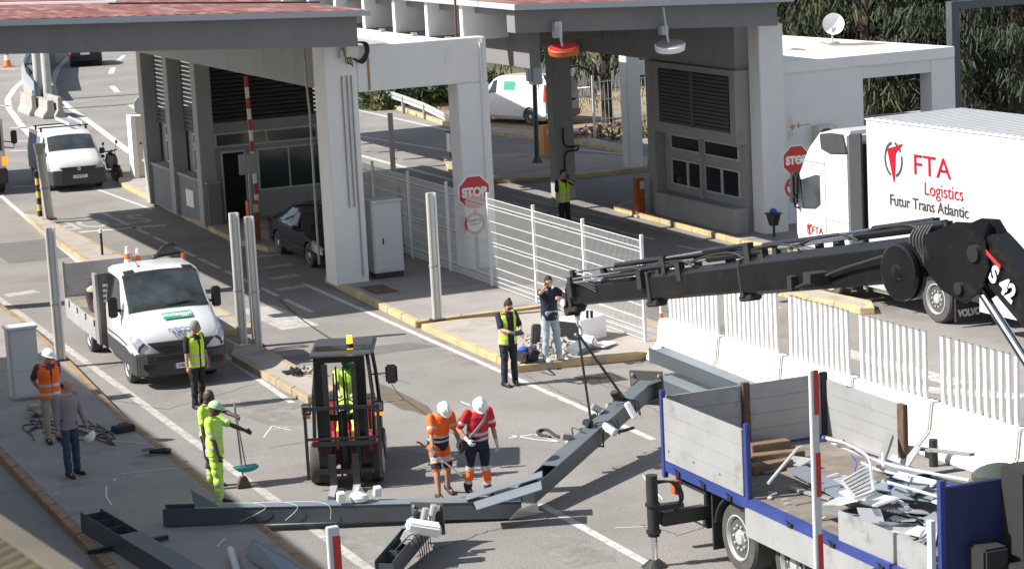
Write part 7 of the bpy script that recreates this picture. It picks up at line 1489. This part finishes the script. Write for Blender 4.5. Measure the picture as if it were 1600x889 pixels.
# 4, 5 street cleaners
p5 = G(332, 762); t, D = person('balding cleaner in yellow shirt and navy trousers standing behind his capped colleague', p5, 230, 1.72, 'dark', head=(12, 10), top='hivt', bottom='navy', hands=[(-.05, .5, 1.22), (.27, .05, .84)], elbow=[(-1, -.3, -.3), (.3, -1, 0)], legbands=((1.3, 1.85, 4), (1.5, 1.6, 1)), bulk=1.05)
p4 = G(342, 790, .15); t, D4 = person('cleaner in full yellow hi-vis suit and pale cap holding a broom at the walkway edge', p4, 242, 1.76, 'dark', head=(16, 5), top='hivt', bottom='hivt', helmet='cap', hands=[(-.12, .52, 1.18), (.2, .1, .86)], elbow=[(-.6, -.3, -1), (.3, -1, 0)], bands=((.02, .06, 1), (.17, .21, 1)), legbands=((1.28, 1.42, 1), (1.65, 1.78, 1)), sleeve_band=True, gloves=None, bulk=1.08)
bb = G(381, 762); tp = TH[t.name] @ (D4['hand'][0]+Vector((0, .06, 0)))
o = thing('long_dustpan', 'long handled broom and teal dustpan held upright by the capped cleaner', 'broom', bb); iv = TH[o.name].inverted(); top = GY(366, 628, bb.y+.2)
g = MB(); g.tube([(0, 0, .16), iv @ top], .016, n=8); g.build('handle', K['steel'], o); g = MB(); g.hull8([(x*(.05 if z else .13), y*.05, .02+z*.18) for z in (0, 1) for y in (-1, 1) for x in (-1, 1)]); g.build('brush', K['rust'], o, bevel=.01)
q = iv @ GY(384, 728, bb.y); g = MB(); g.tube([q, q+Vector((-.1, 0, .9))], .012); g.build('pan_handle', K['steel'], o); g = MB(); g.skin([[q+Vector((math.cos(a)*.2, y, -math.sin(a)*.08)) for a in [math.pi*i/8 for i in range(9)]] for y in (-.1, .1)]); g.build('pan', K['tealp'], o)
# 6 forklift driver
pd = TF @ Vector((0, 1.2, .55)); person('forklift driver in yellow shirt and green cap sitting in the cab', (pd.x, pd.y, pd.z), 180-23, 1.7, 'dark', lean=3, head=(22, 12), top='hivt', bottom='hivt', helmet='capg', pelvis=(0, -.25, .62), feet=[(-.14, .42, .02), (.14, .42, .02)], knee=[(0, .6, 1), (0, .6, 1)], hands=[(-.14, .27, .78), (.12, .28, .78)], elbow=[(-.8, -.3, -.5), (.8, -.3, -.5)], gloves='glove', grip=(.9, .9), bands=((.05, .1, 1),))
# 7 orange worker in shorts with crowbar
p = G(694, 777); t, D7 = person('worker in orange shirt and orange shorts with white helmet carrying a crowbar', p, 188, 1.74, 'tan', lean=16, head=(34, 0), top='hivo', bottom='hivo', shorts=True, helmet='white', hands=[(-.26, .2, .80), (.3, .28, .80)], elbow=[(-.5, -1, 0), (.5, -1, 0)], feet=[(-.19, -.2, 0, 0, .3), (.17, .14, 0, -5)], bands=((-.1, .06, 2), (.06, .1, 1), (.1, .14, 2), (.14, .18, 1)), legbands=((.55, .75, 1), (.78, 1.0, 2)), sleeve_band=True, gloves='gloveg', pelvis=(0, -.1, .9), bulk=1.06, grip=(.8, .8))
hw_ = TH[t.name] @ (D7['hand'][1]+Vector((0, .06, -.06)))
a_ = GY(648, 711, hw_.y-.05); b_ = GY(696, 748, hw_.y-.05); m_ = hw_
o = thing('crowbar', 'white crowbar with red claw held by the worker in orange shorts', 'crowbar', (m_.x, m_.y, m_.z)); iv = TH[o.name].inverted()
dd_ = (b_-a_).normalized(); g = MB(); g.tube([iv @ (m_-dd_*.22), iv @ (m_+dd_*.5), iv @ (m_+dd_*.56+Vector((.02, 0, -.03)))], .014, n=8); g.build('bar', K['swhite'], o); g = MB(); g.tube([iv @ (m_-dd_*.22), iv @ (m_-dd_*.36), iv @ (m_-dd_*.42+Vector((0, 0, -.03)))], .016, n=8); g.build('claw', K['sred'], o)
# 8 red shirt worker
p = G(750, 775); t, D8 = person('worker in red shirt and white helmet with shoulder bag, looking at the ground', p, 180, 1.78, 'tan', lean=14, head=(34, -8), top='red', bottom='navy', helmet='white', hands=[(-.3, .12, .82), (.24, .2, 1.0)], elbow=[(-.4, -1, 0), (.7, -1, 0)], feet=[(-.13, .05, 0, 5), (.13, -.2, 0, 0, .4)], bands=((-.1, .03, 2), (.03, .08, 1), (.12, .17, 1)), legbands=((1.0, 1.18, 1), (1.18, 1.6, 3), (1.6, 1.74, 1)), sleeve_band=True, gloves='glove', bulk=1.06)
T8 = D8['T']; cw = TH[t.name]; o = thing('shoulder_bag', 'black pouch on a grey shoulder strap worn by the red shirt worker', 'bag', cw @ T8(.27, .08, -.02)); iv = TH[o.name].inverted()
g = MB(); g.obox((0, 0, 0), (.2, .14, .16), (.2, .1, .2)); g.build('pouch', K['blackmat'], o, bevel=.03); g = MB(); P_ = [iv @ (cw @ T8(*q)) for q in ((.22, .1, .05), (.1, .15, .22), (-.02, .15, .36), (-.1, .08, .49), (-.08, -.08, .5))]
for a, b in zip(P_, P_[1:]): g.bar(a, b, .045, .012, up=(0, 1, .3))
g.build('strap', K['steel'], o)
# 9 man with bun and device
p = G(797, 602); t, D9 = person('man with hair bun in open yellow vest looking at a hand held device', p, 188, 1.76, 'fair', head=(30, 0), top='navy', vest='hivy', zip_=.07, bottom='navy', hair='hairb', bun=True, beard=True, glasses=True, hands=[(-.1, .33, 1.1), (.08, .33, 1.1)], elbow=[(-.7, -.6, -.6), (.7, -.6, -.6)], gloves='gloveg', feet=[(-.12, .0, 0, -18), (.13, .02, 0, 5)], grip=(.7, .7))
q = TH[t.name] @ Vector((0, .42, 1.1)); held('handheld_device', 'grey and orange hand held device in the gloved hands of the man with the bun', 'device', K['vgrey'], lambda g: (g.obox(q, (.2, .1, .05), (.3, 0, 0)), g.obox(q+Vector((0, 0, .035)), (.1, .06, .02), (.3, 0, 0))), q, bevel=.01)
# 10 man on the phone in jeans
p = G(862, 563, .15); t, D10 = person('bearded man in navy t-shirt and light jeans talking on a phone', p, 188, 1.76, 'fair', head=(14, -18), top='navy', bottom='jeansl', hair='hairb', beard=True, shoe='shoew', hands=[(-.1, .3, 1.3), (.13, .1, 1.52)], elbow=[(-1, -.2, -.5), (1, .2, -.6)], feet=[(-.16, .05, 0, 25), (.14, 0, 0, -8)], bulk=1.06, grip=(.5, .8))
q = TH[t.name] @ Vector((.11, .07, 1.56)); held('mobile_phone', 'black phone held at the ear of the man in light jeans', 'phone', K['blackmat'], lambda g: g.obox(q, (.012, .06, .13), (.3, .1, 0)), q, bevel=.003)
# 11 man under the right canopy
p = G(883, 362); t, D11 = person('man in yellow vest and dark trousers standing in shade under the right canopy', p, 190, 1.74, 'fair', head=(5, 10), top='black', vest='hivy', bottom='black', hair='hairb', zip_=.01, hands=[(-.03, .2, 1.46), (.26, .05, .82)], elbow=[(-1, .1, -.7), (.3, -1, 0)])
q = TH[t.name] @ Vector((-.03, .22, 1.52)); held('mobile_phone', 'small dark phone held to the face of the man under the right canopy', 'phone', K['blackmat'], lambda g: g.obox(q, (.06, .015, .13)), q)
# ================================================================== TREES AND PLANTS
LEAF = {n: mat('foliage_'+n, c, .75, var=.45, vs=1.3) for n, c in dict(dark=(.028, .042, .018), mid=(.040, .058, .022), olive=(.062, .070, .026), bush=(.05, .085, .03), dry=(.22, .18, .08)).items()}
BARK = mat('bark', (.06, .045, .035), .9, var=.3)
def tree(label, x, y, h, rad, seed, n=2600, tone=('dark', 'mid'), droop=.5, crown0=.12, leafs=.34):
    rnd = random.Random(seed); t = thing('pine_tree', label, 'tree', (x, y, 0), rnd.random()*6, 'dark casuarina trees behind the toll plaza')
    g = MB(); bend = Vector((rnd.uniform(-.4, .4), rnd.uniform(-.4, .4), 0)); g.tube([(0, 0, 0), bend*.4+Vector((0, 0, h*.4)), bend+Vector((0, 0, h*.92))], [h*.028, h*.02, .03], n=9)
    tips = []
    nb = 30
    for k in range(nb):
        f_ = crown0+(1-crown0)*(k+.5)/nb; a = k*2.4+rnd.random(); L_ = rad*(1-.75*f_**1.6)*rnd.uniform(.65, 1.15); b0 = bend*f_+Vector((0, 0, h*f_*.92)); d = Vector((math.cos(a), math.sin(a), rnd.uniform(.05, .4))); e = b0+d*L_; e.z -= L_*.12
        g.tube([b0, b0+d*L_*.5+Vector((0, 0, L_*.08)), e], [.07*(1-f_*.7), .04*(1-f_*.6), .015], n=5); tips.append((b0, e, L_))
    g.build('trunk', BARK, t)
    gs = [MB(), MB()]
    for (b0, e, L_) in tips:
        for c in range(max(2, int(L_*2.6))):
            f_ = rnd.uniform(.25, 1.05); cc = b0.lerp(e, f_)+Vector((rnd.gauss(0, .25), rnd.gauss(0, .25), rnd.gauss(0, .2)))
            gi = gs[0] if rnd.random() < .6 else gs[1]; cr = rnd.uniform(.35, .75); q = max(6, int(n/(nb*5)))
            for _ in range(q):
                o_ = Vector((rnd.gauss(0, 1), rnd.gauss(0, 1), rnd.gauss(0, .7)))*cr*.55; p = cc+o_; dr = Vector((o_.x*.7+rnd.uniform(-.3, .3), o_.y*.7+rnd.uniform(-.3, .3), -droop-rnd.random()*.6)).normalized(); L2 = leafs*rnd.uniform(.6, 1.5); w_ = leafs*.15*rnd.uniform(.7, 1.4)
                s_ = dr.cross(Vector((rnd.uniform(-1, 1), rnd.uniform(-1, 1), rnd.uniform(-.3, .3)))).normalized()*w_
                b = len(gi.v); gi.v += [p-s_*.5, p+s_*.5, p+dr*L2+s_*.4, p+dr*L2*1.05-s_*.3]; gi.f.append([b, b+1, b+2, b+3]); gi.mi.append(0)
    for gi, tn in zip(gs, tone):
        me = bpy.data.meshes.new('crown'); me.from_pydata([tuple(v) for v in gi.v], [], gi.f); me.materials.append(LEAF[tn]); o = bpy.data.objects.new('crown', me); COL.objects.link(o); o.parent = t
    return t
def gp(px, y): return GY(px, 100, y).x
spec = [(1240, 78, 11, 3.6, ('dark', 'olive')), (1275, 84, 12, 3.4, ('olive', 'mid')), (1315, 79, 12, 3.6, ('dark', 'mid')), (1350, 75, 11, 3.2, ('dark', 'olive')), (1395, 80, 12, 3.8, ('dark', 'mid')), (1430, 74, 11, 3.2, ('dark', 'dark')),
        (1470, 79, 12, 3.8, ('dark', 'olive')), (1510, 72, 11, 3.4, ('dark', 'dark')), (1545, 77, 12, 3.8, ('dark', 'mid')), (1585, 71, 11, 3.6, ('dark', 'dark')), (1630, 75, 12, 3.8, ('dark', 'mid')),
        (1255, 96, 12, 4.2, ('dark', 'dark')), (1340, 98, 13, 4.4, ('dark', 'mid')), (1420, 94, 13, 4.4, ('dark', 'dark')), (1500, 92, 13, 4.4, ('dark', 'dark')), (1590, 90, 13, 4.4, ('dark', 'mid'))]
nm = ['first', 'second', 'third', 'fourth', 'fifth', 'sixth', 'seventh', 'eighth', 'ninth', 'tenth', 'eleventh']
for i, (px, y, h, r_, tn) in enumerate(spec):
    lab = ('dark drooping pine, '+nm[i]+' from the left in the near row behind the small white building') if i < 11 else ('dark pine, '+nm[i-11]+' from the left in the rear row behind the near trees')
    tree(lab, gp(px, y), y, h, r_, 20+i, 5200 if i < 11 else 2600, tn, crown0=.03)
tree('large drooping pine hanging over the white wall seen under the right canopy', gp(945, 84), 84, 9, 3.2, 61, 4200, ('dark', 'mid'), crown0=.2, droop=1.0)
tree('smaller pine beside the grey block wall left of the dark signal pole', gp(845, 98), 98, 6, 2.6, 62, 2200, ('olive', 'mid'), crown0=.2)
def bush(label, x, y, z, r_, h, seed, tone, n=900, ls=.16, stuff=False, sp=1.0):
    rnd = random.Random(seed); g = MB(); t = thing('bush', label, 'bush', (x, y, z))
    for _ in range(n):
        a = rnd.random()*6.283; rr = math.sqrt(rnd.random())*r_; hh = h*(1-(rr/r_)**2*.6)*rnd.random()*(1+.35*noise.noise(Vector((math.cos(a)*2, math.sin(a)*2, seed)))); p = Vector((math.cos(a)*rr*sp, math.sin(a)*rr, hh)); d = Vector((rnd.uniform(-1, 1), rnd.uniform(-1, 1), rnd.uniform(-.3, 1))).normalized(); s_ = d.cross(Vector((rnd.random(), rnd.random(), rnd.random()))).normalized()*ls*.3
        b = len(g.v); g.v += [p-s_, p+s_, p+d*ls+s_*.3, p+d*ls-s_*.3]; g.f.append([b, b+1, b+2, b+3]); g.mi.append(0)
    me = bpy.data.meshes.new('foliage'); me.from_pydata([tuple(v) for v in g.v], [], g.f); me.materials.append(LEAF[tone]); o = bpy.data.objects.new('foliage', me); COL.objects.link(o); o.parent = t
    g = MB()
    for k in range(5): a = k*1.3; g.tube([(0, 0, 0), (math.cos(a)*r_*.3, math.sin(a)*r_*.3, h*.6)], .025, n=5)
    g.build('stems', BARK, t)
for i, (px, py, r_, h, tn, lab) in enumerate(((640, 165, 1.6, 1.3, 'bush', 'low green bush on the bank, leftmost under the concrete beam'), (672, 160, 2.2, 1.9, 'bush', 'big green bush on the bank in the middle under the concrete beam'), (700, 160, 1.8, 1.6, 'mid', 'green bush on the bank just left of the pale pillar'), (595, 152, 1.5, 1.0, 'dry', 'dry scrub at the top of the bank over the guard rail'), (812, 105, 3.0, 1.8, 'olive', 'olive scrub on the slope above the block wall'))):
    b = G(px, py); bush(lab, b.x, b.y, .05 if i < 4 else 1.6, r_, h, i+3, tn, 1600, .22, sp=1.6)
b = G(592, 172); bush('small dry weed growing behind the guard rail post', b.x, b.y, 0, .5, .7, 33, 'dry', 260, .16)
b = G(1060, 565); bush('small weed growing at the foot of the second barrier', b.x, b.y, 0, .16, .35, 34, 'olive', 90, .07)
b = G(78, 178); bush('small weed between the concrete end blocks at the road fork', b.x, b.y, 0, .5, .5, 35, 'olive', 200, .14)
b = G(960, 216); bush('dry weeds along the wire fence under the pine', b.x, b.y, 0, .9, .6, 36, 'dry', 300, .2, sp=2)
# sparse grass on the verge
rnd = random.Random(9); g = MB()
for _ in range(9000):
    u = rnd.random(); a = G(545, 150).lerp(G(716, 200), u); p = a+Vector((rnd.uniform(0, 14), rnd.uniform(.5, 14), 0))
    if noise.noise(Vector((p.x*.3, p.y*.3, 3))) < -.05: continue
    h = rnd.uniform(.08, .3); d = Vector((rnd.uniform(-.5, .5), rnd.uniform(-.5, .5), 1))*h; b = len(g.v); g.v += [p, p+Vector((.04, 0, 0)), p+d]; g.f.append([b, b+1, b+2]); g.mi.append(0)
me = bpy.data.meshes.new('grass'); me.from_pydata([tuple(v) for v in g.v], [], g.f); me.materials.append(mat('dry_grass', (.16, .16, .06), .9, var=.4, vs=1)); o = bpy.data.objects.new('grass', me); COL.objects.link(o); tag(o, 'sparse dry grass on the roadside bank', 'grass', kind='stuff')
